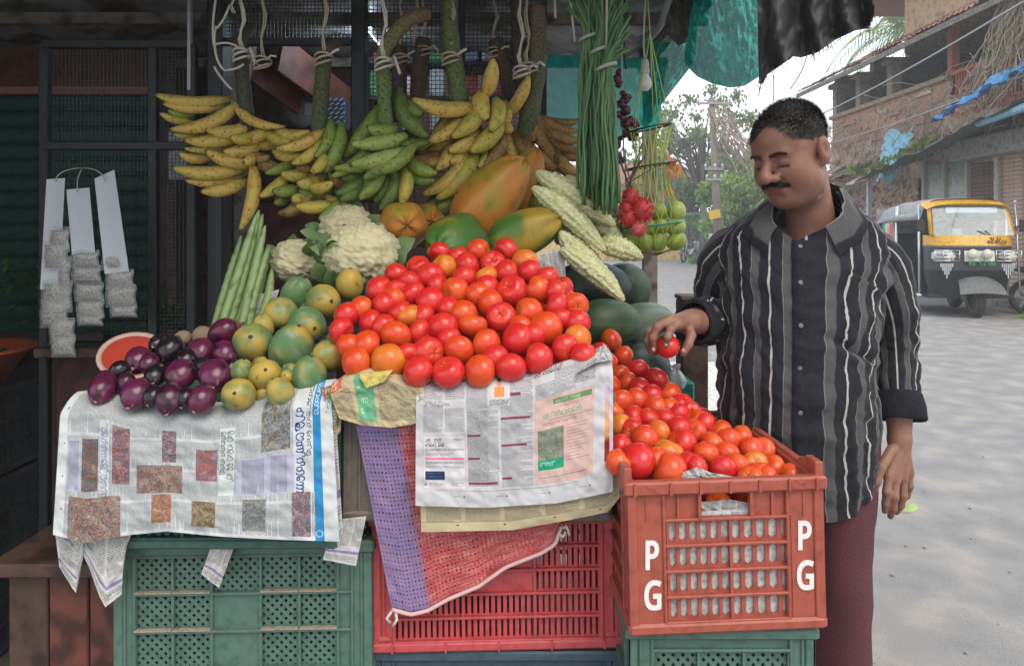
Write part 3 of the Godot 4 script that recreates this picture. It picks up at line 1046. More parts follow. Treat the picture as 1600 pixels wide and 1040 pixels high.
func page_front() -> ImageTexture:      # the white sheet under the tomatoes
	var im := Image.create(900, 600, false, Image.FORMAT_RGB8)
	im.fill(Color(0.745, 0.745, 0.76))
	for c in [[35, 10, 92, 70], [35, 108, 92, 130], [138, 10, 92, 70], [135, 122, 92, 115], [238, 10, 92, 490], [388, 110, 140, 400], [432, 10, 96, 100], [540, 60, 88, 60], [628, 30, 90, 85], [715, 10, 90, 60]]:
		ink_lines(im, c[0], c[1], c[2], c[3], 5, 0.40)
	ink_lines(im, 238, 140, 138, 360, 5, 0.42)
	script_line(im, 36, 80, 16, some(8), Color(0.25, 0.25, 0.27), 1)
	script_line(im, 36, 96, 16, some(10), Color(0.25, 0.25, 0.27), 1)
	im.fill_rect(Rect2i(335, 14, 92, 108), Color(0.77, 0.77, 0.78))
	im.fill_rect(Rect2i(362, 50, 44, 30), Color(0.82, 0.55, 0.34))      # small printed figure with a blue top
	im.fill_rect(Rect2i(374, 30, 18, 22), Color(0.78, 0.6, 0.45))
	im.fill_rect(Rect2i(376, 18, 14, 14), Color(0.22, 0.32, 0.5))
	script_line(im, 340, 90, 14, some(7), Color(0.2, 0.2, 0.22), 1)
	script_line(im, 340, 104, 14, some(7), Color(0.2, 0.2, 0.22), 1)
	for r in [[430, 68, 46], [388, 178, 128], [240, 252, 58], [240, 362, 52], [240, 480, 128], [388, 305, 112], [388, 462, 44]]:
		im.fill_rect(Rect2i(r[0], r[1], r[2], 11), Color(0.52, 0.22, 0.32))
		ink_lines(im, r[0] + 3, r[1] + 3, r[2] - 6, 7, 6, 0.7)
	script_line(im, 534, -2, 18, some(11), Color(0.2, 0.2, 0.22), 2)
	script_line(im, 534, 18, 18, some(9), Color(0.2, 0.2, 0.22), 2)
	im.fill_rect(Rect2i(708, 68, 94, 24), Color(0.62, 0.62, 0.63))
	script_line(im, 714, 72, 14, some(7), Color(0.3, 0.3, 0.3), 1)
	# framed advertisement at the lower left
	im.fill_rect(Rect2i(33, 252, 196, 262), Color(0.80, 0.62, 0.68))
	im.fill_rect(Rect2i(36, 255, 190, 256), Color(0.78, 0.77, 0.785))
	script_line(im, 44, 266, 20, some(5), Color(0.2, 0.2, 0.22), 2)
	script_line(im, 44, 288, 20, some(6), Color(0.2, 0.2, 0.22), 2)
	script_line(im, 170, 268, 13, some(4), Color(0.3, 0.3, 0.3), 1)
	ink_lines(im, 44, 318, 176, 12, 6, 0.35)
	script_line(im, 48, 338, 15, some(10), Color(0.5, 0.3, 0.42), 1)
	im.fill_rect(Rect2i(42, 362, 180, 10), Color(0.85, 0.42, 0.6))
	ink_lines(im, 44, 380, 176, 16, 7, 0.35)
	ink_lines(im, 44, 402, 176, 12, 6, 0.55)
	im.fill_rect(Rect2i(44, 428, 88, 42), Color(0.16, 0.22, 0.36))
	ink_lines(im, 52, 436, 60, 8, 8, 0.75)
	ink_lines(im, 52, 452, 74, 12, 10, 0.7)
	im.fill_rect(Rect2i(38, 486, 14, 14), Color(0.45, 0.66, 0.5))
	ink_lines(im, 62, 484, 60, 18, 6, 0.55)
	ink_lines(im, 160, 484, 58, 18, 6, 0.6)
	# pink advertisement with a green booklet
	im.fill_rect(Rect2i(532, 118, 268, 392), Color(0.78, 0.67, 0.645))
	im.fill_rect(Rect2i(618, 134, 170, 24), Color(0.40, 0.55, 0.38))
	script_line(im, 628, 138, 15, some(11), Color(0.75, 0.85, 0.7), 1)
	script_line(im, 620, 164, 18, some(9), Color(0.62, 0.42, 0.4), 1)
	script_line(im, 572, 186, 28, some(8), Color(0.48, 0.6, 0.48), 3)
	ink_lines(im, 600, 222, 190, 6, 6, 0.5)
	script_line(im, 566, 232, 13, some(18), Color(0.55, 0.35, 0.33), 1)
	ink_photo(im, 548, 262, 116, 184, [Color(0.42, 0.62, 0.46), Color(0.32, 0.5, 0.36), Color(0.72, 0.58, 0.6), Color(0.55, 0.68, 0.52), Color(0.8, 0.7, 0.72)], 16)
	im.fill_rect(Rect2i(548, 400, 116, 46), Color(0.16, 0.58, 0.46))
	script_line(im, 556, 408, 20, some(5), Color(0.7, 0.85, 0.75), 2)
	for k in 12: ink_lines(im, 680, 262 + k * 14, 60 + rng.randi() % 44, 5, 5, 0.45)
	script_line(im, 552, 452, 18, some(9), Color(0.55, 0.62, 0.5), 1)
	ink_lines(im, 552, 478, 220, 8, 6, 0.5)
	for k in 14:
		var q := Vector2(560 + rng.randi() % 30, 132 + rng.randi() % 34) if k < 7 else Vector2(742 + rng.randi() % 28, 400 + rng.randi() % 36)
		im.fill_rect(Rect2i(int(q.x), int(q.y), 6, 4), Color(0.78, 0.72, 0.42))
	ink_lines(im, 90, 520, 640, 8, 6, 0.62)
	for k in 4:
		ink_lines(im, 170 + k * 190, 548, 34, 6, 6, 0.35)
		im.fill_rect(Rect2i(214 + k * 190, 547, 6, 7), Color(0.25, 0.25, 0.22))
	for y in 330:      # coloured strip printed along the folded right margin
		var c := Color(0.74, 0.66, 0.8).lerp(Color(0.85, 0.62, 0.4), clampf(y / 190.0, 0, 1)).lerp(Color(0.5, 0.16, 0.18), smoothstep(210, 250, y))
		im.fill_rect(Rect2i(856, 130 + y, 26, 1), c)
	crease(im)
	return tex(im)

func page_cream() -> ImageTexture:
	var im := Image.create(512, 256, false, Image.FORMAT_RGB8)
	im.fill(Color(0.73, 0.685, 0.56))
	for c in 5: ink_lines(im, 14 + c * 100, 12, 88, 200, 5, 0.44)
	im.fill_rect(Rect2i(0, 212, 512, 3), Color(0.5, 0.47, 0.4))
	for k in 4: im.fill_rect(Rect2i(90 + k * 120, 226, 6, 6), Color(0.25, 0.3, 0.2))
	crease(im)
	return tex(im)

func page_cream_side() -> ImageTexture:
	var im := Image.create(400, 240, false, Image.FORMAT_RGB8)
	im.fill(Color(0.71, 0.66, 0.53))
	ink_lines(im, 10, 60, 90, 160, 6, 0.4)
	im.fill_rect(Rect2i(118, 20, 76, 200), Color(0.42, 0.66, 0.52))
	script_line(im, 126, 60, 26, some(2), Color(0.78, 0.82, 0.62), 3)
	script_line(im, 126, 110, 26, some(2), Color(0.78, 0.82, 0.62), 3)
	script_line(im, 126, 160, 26, some(2), Color(0.78, 0.82, 0.62), 3)
	ink_lines(im, 210, 30, 180, 180, 6, 0.45)
	im.fill_rect(Rect2i(0, 0, 60, 50), Color(0.74, 0.4, 0.33))
	script_line(im, 6, 6, 34, some(1), Color(0.85, 0.75, 0.65), 4)
	crease(im)
	return tex(im)

func page_plain() -> ImageTexture:
	var im := Image.create(256, 256, false, Image.FORMAT_RGB8)
	im.fill(Color(0.76, 0.76, 0.755))
	for c in 3: ink_lines(im, 10 + c * 84, 10, 74, 150, 6, 0.5)
	im.fill_rect(Rect2i(0, 186, 256, 14), Color(0.55, 0.5, 0.66))
	ink_lines(im, 10, 214, 230, 30, 6, 0.5)
	crease(im)
	return tex(im)

func paper_mat(t: ImageTexture) -> StandardMaterial3D:
	var m := StandardMaterial3D.new()
	m.albedo_texture = t
	m.roughness = 0.85
	m.metallic_specular = 0.25
	m.backlight_enabled = true
	m.backlight = Color(0.16, 0.16, 0.15)
	return m

# a sheet hung between two traced edges (rows of u, px, py), at its own distance, creased
func drape(top: Array, bot: Array, d0: float, d1: float, amp: float, freq: float, nu := 60, nv := 36, fold := 0.0, seed_ := 0.0) -> SurfaceTool:
	var s := S()
	var v0 := fold
	sheet(s, nu, nv, func(u, v):
		var a := poly_at(top, u)
		var b := poly_at(bot, u)
		var w: float = v
		var d := lerpf(d0, d1, w)
		var q := a.lerp(b, w)
		var n := nz.get_noise_3d(u * freq + seed_, w * freq * 0.6, seed_) + 0.5 * nz.get_noise_3d(u * freq * 2.7, w * freq * 2.1 + seed_, 3.0)
		n += 0.55 * absf(nz.get_noise_3d(u * freq * 1.3 + 5.0, w * freq * 1.1, seed_ + 8.0))
		d += amp * n
		var p := P(q.x, q.y, d)
		if v0 > 0.0 and v < 0.12:      # the top turns back over the rim
			var t: float = (0.12 - v) / 0.12
			p.z -= v0 * t
			p.y += 0.006 * sin(t * PI)
		return p)
	return s

func papers() -> void:
	var big := page_rotated()
	var s := drape([[0.0, 95, 621], [0.1, 128, 617], [0.2, 172, 621], [0.25, 198, 631], [0.4, 262, 635], [0.55, 328, 638], [0.7, 398, 627], [0.77, 428, 616], [0.9, 482, 604], [1.0, 516, 600]],
		[[0.0, 82, 835], [0.12, 130, 848], [0.25, 196, 836], [0.4, 260, 830], [0.6, 345, 838], [0.8, 440, 843], [1.0, 530, 846]], 1.597, 1.588, 0.013, 5.0, 90, 44, 0.06, 1.0)
	solo("newspaper", s, paper_mat(big), "newspaper with many photos and blue band hanging below eggplants", "newspaper")
	var plain := page_plain()
	s = drape([[0.0, 86, 836], [1.0, 206, 832]], [[0.0, 92, 885], [0.14, 104, 905], [0.24, 112, 918], [0.3, 118, 926], [0.38, 130, 868], [0.46, 138, 885], [0.6, 155, 932], [0.7, 164, 948], [0.9, 190, 928], [1.0, 190, 872]], 1.615, 1.62, 0.012, 4.0, 50, 24, 0.0, 5.0)
	solo("torn_newspaper", s, paper_mat(plain), "torn white newspaper tongues hanging at the bench's corner", "newspaper")
	s = drape([[0.0, 505, 606], [1.0, 522, 602]], [[0.0, 520, 838], [1.0, 535, 824]], 1.604, 1.604, 0.004, 4.0, 8, 24)
	solo("newspaper", s, paper_mat(plain), "narrow white newspaper edge behind the blue banded sheet", "newspaper")
	s = drape([[0.0, 334, 842], [0.4, 352, 838], [1.0, 366, 852]], [[0.0, 314, 896], [0.5, 330, 910], [1.0, 342, 918]], 1.638, 1.642, 0.008, 5.0, 16, 20, 0.0, 2.0)
	solo("paper_scrap", s, paper_mat(plain), "small crumpled newspaper scrap hanging on the green lattice crate", "paper scrap")
	s = drape([[0.0, 522, 812], [1.0, 572, 806]], [[0.0, 504, 874], [1.0, 556, 884]], 1.625, 1.63, 0.006, 3.0, 16, 18, 0.0, 9.0)
	solo("paper_scrap", s, paper_mat(plain), "white newspaper corner hanging between green and red crates", "paper scrap")
	# sheets below the tomatoes
	var cream := paper_mat(page_cream())
	s = drape([[0.0, 656, 742], [1.0, 966, 735]], [[0.0, 658, 831], [0.45, 800, 828], [0.65, 868, 816], [0.72, 890, 812], [0.92, 950, 800], [1.0, 969, 776]], 1.592, 1.597, 0.007, 4.0, 60, 16, 0.0, 3.0)
	solo("newspaper", s, cream, "cream newspaper showing below the white front sheet", "newspaper")
	s = drape([[0.0, 512, 606], [0.2, 536, 588], [0.4, 566, 580], [0.62, 604, 583], [0.8, 632, 596], [1.0, 660, 602]], [[0.0, 530, 654], [0.3, 565, 664], [0.65, 612, 668], [1.0, 660, 660]], 1.588, 1.585, 0.010, 5.0, 44, 26, 0.05, 4.0)
	solo("newspaper", s, paper_mat(page_cream_side()), "creased cream newspaper with green band at tomato heap's corner", "newspaper")
	s = drape([[0.0, 650, 601], [0.3, 738, 597], [0.58, 830, 590], [0.7, 868, 575], [0.9, 934, 556], [1.0, 958, 556]], [[0.0, 649, 790], [0.35, 760, 793], [0.7, 870, 786], [1.0, 958, 768]], 1.583, 1.577, 0.010, 4.2, 90, 44, 0.05, 6.0)
	solo("newspaper", s, paper_mat(page_front()), "white newspaper with pink advertisement hanging in front of tomatoes", "newspaper")
	s = drape([[0.0, 502, 606], [1.0, 536, 596]], [[0.0, 512, 668], [0.6, 522, 690], [1.0, 532, 672]], 1.60, 1.605, 0.02, 7.0, 16, 24, 0.0, 12.0)
	solo("crumpled_newspaper", s, paper_mat(page_cream_side()), "crumpled brownish newspaper between the two papered crates", "newspaper")
	s = drape([[0.0, 908, 572], [0.4, 930, 546], [0.7, 944, 538], [1.0, 956, 552]], [[0.0, 900, 584], [0.5, 932, 566], [1.0, 958, 562]], 1.66, 1.582, 0.016, 7.0, 30, 16, 0.0, 41.0)
	solo("paper_curl", s, paper_mat(plain), "curled newspaper edge at the right end of tomato heap", "newspaper")
	s = drape([[0.0, 840, 397], [0.6, 868, 391], [1.0, 882, 386]], [[0.0, 850, 470], [1.0, 886, 490]], 2.12, 2.1, 0.008, 4.0, 20, 24, 0.0, 15.0)
	solo("newspaper", s, paper_mat(plain), "greyish newspaper standing up behind the tomato heap", "newspaper")
	s = drape([[0.0, 398, 462], [1.0, 436, 452]], [[0.0, 388, 500], [1.0, 420, 500]], 2.06, 2.05, 0.006, 4.0, 14, 14, 0.0, 16.0)
	solo("newspaper", s, paper_mat(plain), "newspaper edge showing between green pods and mangoes", "newspaper")
	s = drape([[0.0, 560, 586], [1.0, 612, 580]], [[0.0, 572, 606], [1.0, 600, 596]], 1.576, 1.574, 0.004, 4.0, 14, 8, 0.02, 18.0)
	solo("paper_scrap", s, mat(lin(0.62, 0.52, 0.14), 0.8, M.mott, 8.0), "small yellow printed flap at the tomato heap's corner", "paper scrap")
	# linings of the lettered crate
	s = S()
	sheet(s, 30, 20, func(u, v): return Vector3(lerpf(-0.135, 0.145, u), lerpf(0.225, 0.025, v), 0.2615 + 0.0012 * nz.get_noise_2d(u * 9, v * 7)))
	var lining := solo("newspaper", s, mat(lin(0.6, 0.6, 0.6), 0.85, M.mott, 9.0), "newspaper lining seen through the lettered crate's slots", "newspaper")
	lining.transform = (get_node("terracotta_crate") as Node3D).transform
	s = drape([[0.0, 1046, 748], [0.3, 1072, 736], [0.5, 1090, 730], [0.7, 1112, 738], [1.0, 1166, 748]], [[0.0, 1060, 762], [1.0, 1150, 760]], 1.545, 1.515, 0.016, 8.0, 40, 12, 0.0, 22.0)
	solo("crumpled_newspaper", s, paper_mat(plain), "crumpled newspaper tucked in the lettered crate's front edge", "newspaper")
	s = drape([[0.0, 1112, 652], [0.4, 1140, 645], [1.0, 1172, 652]], [[0.0, 1112, 684], [1.0, 1170, 680]], 2.0, 1.99, 0.012, 6.0, 20, 12, 0.0, 24.0)
	solo("crumpled_newspaper", s, paper_mat(plain), "crumpled newspaper at the lettered crate's back corner", "newspaper")
	s = drape([[0.0, 1095, 784], [0.5, 1140, 780], [1.0, 1172, 786]], [[0.0, 1100, 806], [1.0, 1176, 806]], 1.53, 1.52, 0.012, 7.0, 20, 8, 0.0, 26.0)
	solo("crumpled_newspaper", s, paper_mat(plain), "crumpled newspaper filling the lettered crate's hand opening", "newspaper")
	mesh_sack()

func mesh_sack() -> void:
	var n := 1024
	var im := Image.create(n, n, true, Image.FORMAT_RGBA8)
	im.fill(Color(0.2, 0.05, 0.06, 0.0))
	var pal := func(u: float, k: float) -> Color:
		var purple := Color(0.50, 0.45, 0.64)
		var red := Color(0.70, 0.23, 0.26)
		var pink := Color(0.82, 0.56, 0.52)
		var c := red.lerp(pink, clampf(k, 0, 1))
		return purple.lerp(pink, k * 0.3).lerp(c, smoothstep(0.2, 0.26, u))
	for y in range(0, n, 22):
		for x in range(0, n, 2):
			var u := x / float(n)
			var k := 0.5 + 0.6 * nz.get_noise_2d(u * 6.0, y / 90.0) + rr(-0.25, 0.25)
			im.fill_rect(Rect2i(x, y + int(2.5 * sin(x * 0.02 + y)), 2, 15), pal.call(u, k))
	for x in range(0, n, 21):
		for y in range(0, n, 3):
			var u := x / float(n)
			var k := 0.4 + 0.7 * nz.get_noise_2d(u * 6.0 + 9.0, y / 90.0) + rr(-0.25, 0.25)
			im.fill_rect(Rect2i(x + int(2.0 * sin(y * 0.03 + x)), y, 14, 3), pal.call(u, k))
	var m := StandardMaterial3D.new()
	m.albedo_texture = tex(im)
	m.transparency = BaseMaterial3D.TRANSPARENCY_ALPHA_SCISSOR
	m.alpha_scissor_threshold = 0.5
	m.roughness = 0.8
	m.cull_mode = BaseMaterial3D.CULL_DISABLED
	var t := thing("mesh_sack", "purple and red woven mesh sack hanging over the red crate", "sack")
	var top := [[0.0, 556, 664], [0.3, 640, 662], [1.0, 872, 720]]
	var bot := [[0.0, 612, 952], [0.12, 642, 960], [0.22, 668, 954], [0.34, 700, 936], [0.5, 748, 916], [0.64, 790, 886], [0.82, 846, 864], [0.93, 868, 850], [1.0, 877, 822]]
	var s := drape(top, bot, 1.628, 1.662, 0.010, 4.0, 70, 60, 0.0, 31.0)
	obj("woven_cloth", s, m, t)
	s = S()
	var pts := []
	for k in 33:
		var q := poly_at(bot, k / 32.0)
		pts.append(P(q.x, q.y, 1.654 + 0.004 * nz.get_noise_1d(k * 2.0)))
	tube(s, pts, 0.0042, 6)
	obj("hem_cord", s, mat(lin(0.62, 0.42, 0.4), 0.9), t)
	for e in [[[612, 954], [604, 966], [610, 972]], [[618, 956], [620, 968], [614, 978]], [[876, 826], [886, 822], [890, 836]], [[872, 832], [880, 838], [884, 830]]]:
		s = S()
		tube(s, [P(e[0][0], e[0][1], 1.655), P(e[1][0], e[1][1], 1.648), P(e[2][0], e[2][1], 1.65)], 0.0035, 5)
		obj("loose_thread", s, M.string, t)

# ---------------------------------------------------------------- produce
func on_heap(px: float, py: float, y0: float, d0: float, sy: float, sx: float, x0: float) -> Vector3:
	var k := (py - HY) / FP
	var kx := (px - 800.0) / FP
	return P(px, py, (HC - y0 + sy * d0 + sx * x0) / (sy + sx * kx + k))

func tilt() -> Basis:
	return Basis(Vector3(rr(-1, 1), rr(-1, 1), rr(-1, 1)).normalized(), rr(0, TAU))

func look(dir: Vector3, spin := 0.0) -> Basis:      # +y of the fruit along dir
	var y := dir.normalized()
	var x := y.cross(Vector3.UP if absf(y.y) < 0.95 else Vector3.RIGHT).normalized()
	return Basis(x, y, x.cross(y)) * Basis(Vector3.UP, spin)

func tomato_mesh(c1: Color, c2: Color, seed_: float, flat: float) -> ArrayMesh:
	var s := S()
	var prof := []
	for i in 15:
		var a := PI * i / 14.0
		var r := sin(a)
		var y := -cos(a) * flat
		if i > 11: y -= 0.16 * (1.0 - r) * (1.0 - r) * 1.6
		prof.append(Vector2(r, y))
	lathe(s, prof, 20, Transform3D.IDENTITY, func(p, _i, _j):
		var n: float = nz.get_noise_3d(p.x * 0.9 + seed_, p.y * 0.9, p.z * 0.9 + seed_)
		var c := c1.lerp(c2, smoothstep(-0.15, 0.55, n + 0.25 * p.y))
		return c.lerp(Color(0.55, 0.22, 0.04), smoothstep(0.70, 0.78, p.y) * smoothstep(0.3, 0.1, Vector2(p.x, p.z).length())),
		func(p, an): return p * (1.0 + 0.018 * cos(an * 5.0 + seed_) * maxf(0.0, p.y + 0.2) + 0.03 * nz.get_noise_3d(p.x + seed_, p.y, p.z)))
	return done(s)

const MAIN := "198,680,80o 372,675,90y 535,735,78r 697,735,84r 868,728,84o 1035,710,80r 1187,660,78r 1335,605,75r 1435,650,55r 255,590,78o 160,590,62o 410,540,85o 587,628,82r 755,615,77o 905,583,78o 1070,555,85r 1228,495,85o 1400,555,72y 955,660,48r 480,650,52r 115,510,68r 545,520,60r 668,493,80r 830,480,75o 985,435,78r 1135,410,75o 1285,375,72r 1392,372,65o 1310,450,65r 1400,465,54r 1095,490,50o 275,465,58r 225,390,64o 145,425,50r 345,490,62r 485,432,68y 440,415,60r 350,370,62r 600,355,77r 780,420,72o 505,310,68r 735,295,72o 860,315,65o 925,360,72o 1043,292,80r 1180,285,70o 1280,300,50r 325,290,72r 415,205,62r 485,245,52r 600,215,75r 535,160,58r 675,165,65y 650,90,62r 750,110,48r 800,155,68r 785,225,65r 860,75,62o 903,215,55y 910,270,55r 940,145,68r 1012,75,66r 1015,195,68r 1115,140,70y 1140,190,62r 1235,220,52r 415,300,45r 400,340,45o 640,265,52r 700,390,45r 1160,540,52r 700,560,52r 560,430,55r"
const SIDE := "40,160,50o 118,238,55o 182,325,52o 258,400,58r 352,447,62r 422,525,60o 165,425,47o 200,460,44o 265,495,55r 168,565,62o 248,555,60o 350,595,58o 495,575,48r 470,625,55r 535,620,48r 240,645,52r 310,655,44r 165,690,55y 225,715,52r 400,660,52r 475,705,60r 365,725,60y 295,760,70o 555,720,57o 610,680,52r 490,780,72r 165,800,60r 420,830,75y 650,785,62o 735,765,60o 800,750,54o 615,840,62o 725,835,56o 860,815,62o 910,815,50o 255,875,90r 425,925,90o 155,880,64o 705,915,62r 775,900,65o 895,940,60o 875,890,58y 960,905,55o 1060,955,54o 930,965,48o 850,970,46o 530,890,48r 560,910,52r 355,870,48o 60,300,48r 100,360,50o 110,480,50o 130,620,50o 330,530,50r 420,600,48o 560,660,48o 690,720,48o"

func produce() -> void:
	var tm := {}
	var cols := {"r": [Color(0.58, 0.022, 0.022), Color(0.60, 0.042, 0.016)], "o": [Color(0.62, 0.055, 0.014), Color(0.64, 0.105, 0.015)], "y": [Color(0.62, 0.14, 0.016), Color(0.60, 0.25, 0.025)]}
	for k in cols:
		tm[k] = []
		for v in 4:
			tm[k].append(tomato_mesh(cols[k][0], cols[k][1], v * 7.3 + k.unicode_at(0), [0.86, 0.92, 0.82, 0.97][v]))
	var m := vmat(0.26, null, 1.0, 0.5)
	var word := {"r": "ripe red", "o": "orange red", "y": "yellowish orange"}
	var put := func(p: Vector3, r: float, k: String, place: String):
		var o := solo("tomato", tm[k][rng.randi() % 4], m, "%s tomato %s" % [word[k], place], "tomato", "%s tomatoes %s" % [word[k], place])
		o.transform = Transform3D(look(Vector3(rr(-1, 1), rr(-0.5, 1), rr(-0.9, 0.9)), rr(0, 6)).scaled(Vector3.ONE * r), p)
	for t in MAIN.split(" "):
		var k := t.right(1)
		var q := t.left(-1).split_floats(",")
		var px := 500 + q[0] / 3.478
		var py := 370 + q[1] / 3.478
		var p := on_heap(px, py, 1.115, 1.6, 0.66, 0.0, 0.0)
		put.call(p, clampf(q[2] / 3.478 * -p.z / FP * 1.1, 0.029, 0.042), k, "in the front row of the big heap, against newspaper" if q[1] > 600 else ("at the top of the big heap, below papayas" if q[1] < 150 else ("on the mango side of the big heap" if q[0] < 360 else ("on the side of the big heap nearest watermelons" if q[0] > 1130 else "on the middle slope of the big heap"))))
	for i in 11:      # deeper layer that shows only in the gaps
		for j in 7:
			var d := 1.675 + j * 0.048 + rr(-0.01, 0.01)
			var x := lerpf(-0.34, 0.13, i / 10.0) + (j % 2) * 0.022 + rr(-0.008, 0.008)
			if j > 2: x = lerpf(-0.31 + 0.032 * (j - 2), 0.125, i / 10.0) + rr(-0.012, 0.012)
			put.call(Vector3(x, 1.058 + 0.66 * (d - 1.65), -d), rr(0.029, 0.033), "r" if rng.randf() < 0.7 else "o", "deep inside the big heap, under others")
	for t in SIDE.split(" "):
		var k := t.right(1)
		var q := t.left(-1).split_floats(",")
		var p := on_heap(920 + q[0] / 3.355, 460 + q[1] / 3.355, 0.93, 1.55, 0.25, -0.12, 0.25)
		put.call(p, clampf(q[2] / 3.355 * -p.z / FP * 1.13, 0.028, 0.039), k, "just inside the lettered crate's front edge" if q[1] > 840 else ("behind the lettered crate, beside watermelons" if q[1] < 560 else "in the middle of the lettered crate"))
	for i in 6:
		for j in 10:
			var x := 0.25 + i * 0.056 + rr(-0.008, 0.008)
			var d := 1.56 + j * 0.05
			put.call(Vector3(x, 0.852 + 0.22 * (d - 1.55) - 0.1 * (x - 0.25), -d), rr(0.026, 0.03), "o" if rng.randf() < 0.6 else "r", "under others in the lettered crate")
	var held := solo("tomato", tm["r"][1], m, "red tomato held in the man's fingers", "tomato")
	held.transform = Transform3D(look(Vector3(-0.2, 0.9, 0.3)).scaled(Vector3(0.029, 0.029, 0.029)), P(1043, 541, 1.865))
	eggplants()
	mangoes()
	papayas()
	gourds()
	cauliflowers()
	pods()
	var s := S()
	var pl := thing("red_plate", "red plate with pale rim behind the eggplants", "plate", P(208, 562, 2.02))
	lathe(s, [Vector2(0.0, 0.0), Vector2(0.05, 0.002), Vector2(0.075, 0.012), Vector2(0.073, 0.015), Vector2(0.05, 0.006), Vector2(0, 0.004)], 28)
	obj("dish", s, mat(lin(0.5, 0.06, 0.035), 0.35), pl)
	s = S()
	lathe(s, [Vector2(0.072, 0.012), Vector2(0.084, 0.016), Vector2(0.083, 0.019), Vector2(0.071, 0.0165), Vector2(0.0718, 0.014)], 28, Transform3D.IDENTITY, null, null, false)
	obj("rim", s, mat(lin(0.6, 0.42, 0.36), 0.4), pl)
	pl.rotation_degrees = Vector3(34, 0, -12)
	for r in [[286, 528, 14, "small tan root vegetable behind the eggplants"], [317, 524, 17, "larger tan root vegetable beside the green pods"]]:
		s = S()
		var pr := []
		for i in 11: pr.append(Vector2(sin(PI * i / 10.0), -cos(PI * i / 10.0) * 0.85))
		lathe(s, pr, 14, Transform3D.IDENTITY, null, func(p, _an): return p * (1.0 + 0.15 * nz.get_noise_3d(p.x * 1.5 + r[0], p.y * 1.5, p.z * 1.5)))
		var o := solo("root_vegetable", s, mat(lin(0.30, 0.22, 0.15), 0.8, M.dusty, 8.0), r[3], "root")
		o.transform = Transform3D(Basis().scaled(Vector3.ONE * r[2] * 1.98 / FP), P(r[0], r[1], 1.98))

func eggplants() -> void:
	var m := vmat(0.24, null, 1.0, 0.5)
	var scar := mat(lin(0.45, 0.28, 0.2), 0.7)
	var cal := mat(lin(0.10, 0.06, 0.05), 0.7)
	var meshes := []
	for v in 5:
		var s := S()
		var prof := []
		for i in 15:
			var a := PI * i / 14.0
			prof.append(Vector2(sin(a) * (1.0 - 0.10 * cos(a)), -cos(a) * 1.14))
		var base: Color = [Color(0.105, 0.012, 0.045), Color(0.08, 0.01, 0.04), Color(0.012, 0.008, 0.014), Color(0.11, 0.014, 0.055), Color(0.05, 0.01, 0.03)][v]
		lathe(s, prof, 22, Transform3D.IDENTITY, func(p, _i, _j):
			var c := base.lerp(Color(0.016, 0.005, 0.014), smoothstep(-0.1, 0.6, nz.get_noise_3d(p.x * 0.8 + v * 9, p.y * 0.8, p.z * 0.8)))
			return c.lerp(Color(0.30, 0.16, 0.16), smoothstep(0.34, 0.46, nz.get_noise_3d(p.x * 5 + v, p.y * 5, p.z * 5)) * 0.6 * smoothstep(-0.2, -0.9, p.y)),
			func(p, an): return p * (1.0 + 0.03 * sin(an * 3 + v)))
		meshes.append(done(s))
	var n := 0
	for e in [[815, 405, 84, 0, -1, 0.3], [680, 520, 78, 0, 0.3, 0.2], [825, 530, 76, 3, 1, 0.1], [500, 515, 84, 2, -0.5, -0.2], [320, 570, 80, 0, 0, 0.5], [435, 475, 58, 2, 0, 1], [415, 660, 64, 2, 0.4, 0.5], [565, 655, 90, 3, -0.3, 0.2], [765, 660, 98, 3, 0.5, 0.4], [205, 630, 58, 2, -1, 0.3], [245, 700, 56, 4, -0.3, -0.6], [105, 745, 80, 3, 0, 0.1], [305, 770, 88, 3, -0.3, 0], [500, 800, 88, 4, 0.2, -0.4], [685, 800, 80, 0, -0.6, 0], [125, 695, 66, 1, 0.5, 0.5], [600, 570, 66, 2, 0, 0.3], [700, 610, 60, 2, 1, 0], [400, 780, 60, 2, 0, 0], [590, 790, 60, 2, 0, 0], [860, 620, 60, 2, 0, 0], [380, 590, 60, 1, 0, 0]]:
		var px: float = 130 + e[0] / 3.721
		var py: float = 410 + e[1] / 3.721
		var p := on_heap(px, py, 1.075, 1.62, 0.5, 0.0, 0.0)
		var r: float = e[2] / 3.721 * -p.z / FP * 0.97
		var big: bool = e[0] == 815
		var t := thing("eggplant", ["glossy purple eggplant", "purple eggplant", "almost black eggplant", "reddish purple eggplant", "dark purple eggplant"][e[3]] + (" lying at the top of the pile beside mangoes" if big else " in the pile beside mangoes"), "eggplant", p, "" if big else ["glossy purple", "purple", "almost black", "reddish purple", "dark purple"][e[3]] + " eggplants in the pile")
		t.transform = Transform3D(look(Vector3(-e[4] * 0.5, 0.75 - 0.6 * e[5], -0.85) if not big else Vector3(0.9, 0.42, -0.25), n * 1.7).scaled(Vector3.ONE * r), p)
		obj("fruit", meshes[e[3]], m, t)
		var s := S()
		lathe(s, [Vector2(0.16, -1.12), Vector2(0.13, -1.155), Vector2(0.05, -1.165), Vector2(0, -1.15)], 9, Transform3D(Basis(Vector3.RIGHT, rr(-0.1, 0.1)), Vector3.ZERO), null, func(q, an): return q * Vector3(1 + 0.25 * sin(an * 2 + n), 1, 1 + 0.25 * cos(an * 3)))
		obj("blossom_scar", s, scar, t)
		s = S()
		lathe(s, [Vector2(0.62, 0.98), Vector2(0.5, 1.09), Vector2(0.2, 1.2), Vector2(0.13, 1.3), Vector2(0.11, 1.55 if big else 1.36), Vector2(0, 1.56 if big else 1.37)], 10, Transform3D.IDENTITY, null, func(q, an): return q if q.y > 1.1 else Vector3(q.x * (0.78 + 0.22 * sin(an * 5)), q.y + 0.04, q.z * (0.78 + 0.22 * sin(an * 5))))
		obj("calyx", s, cal, t)
		n += 1

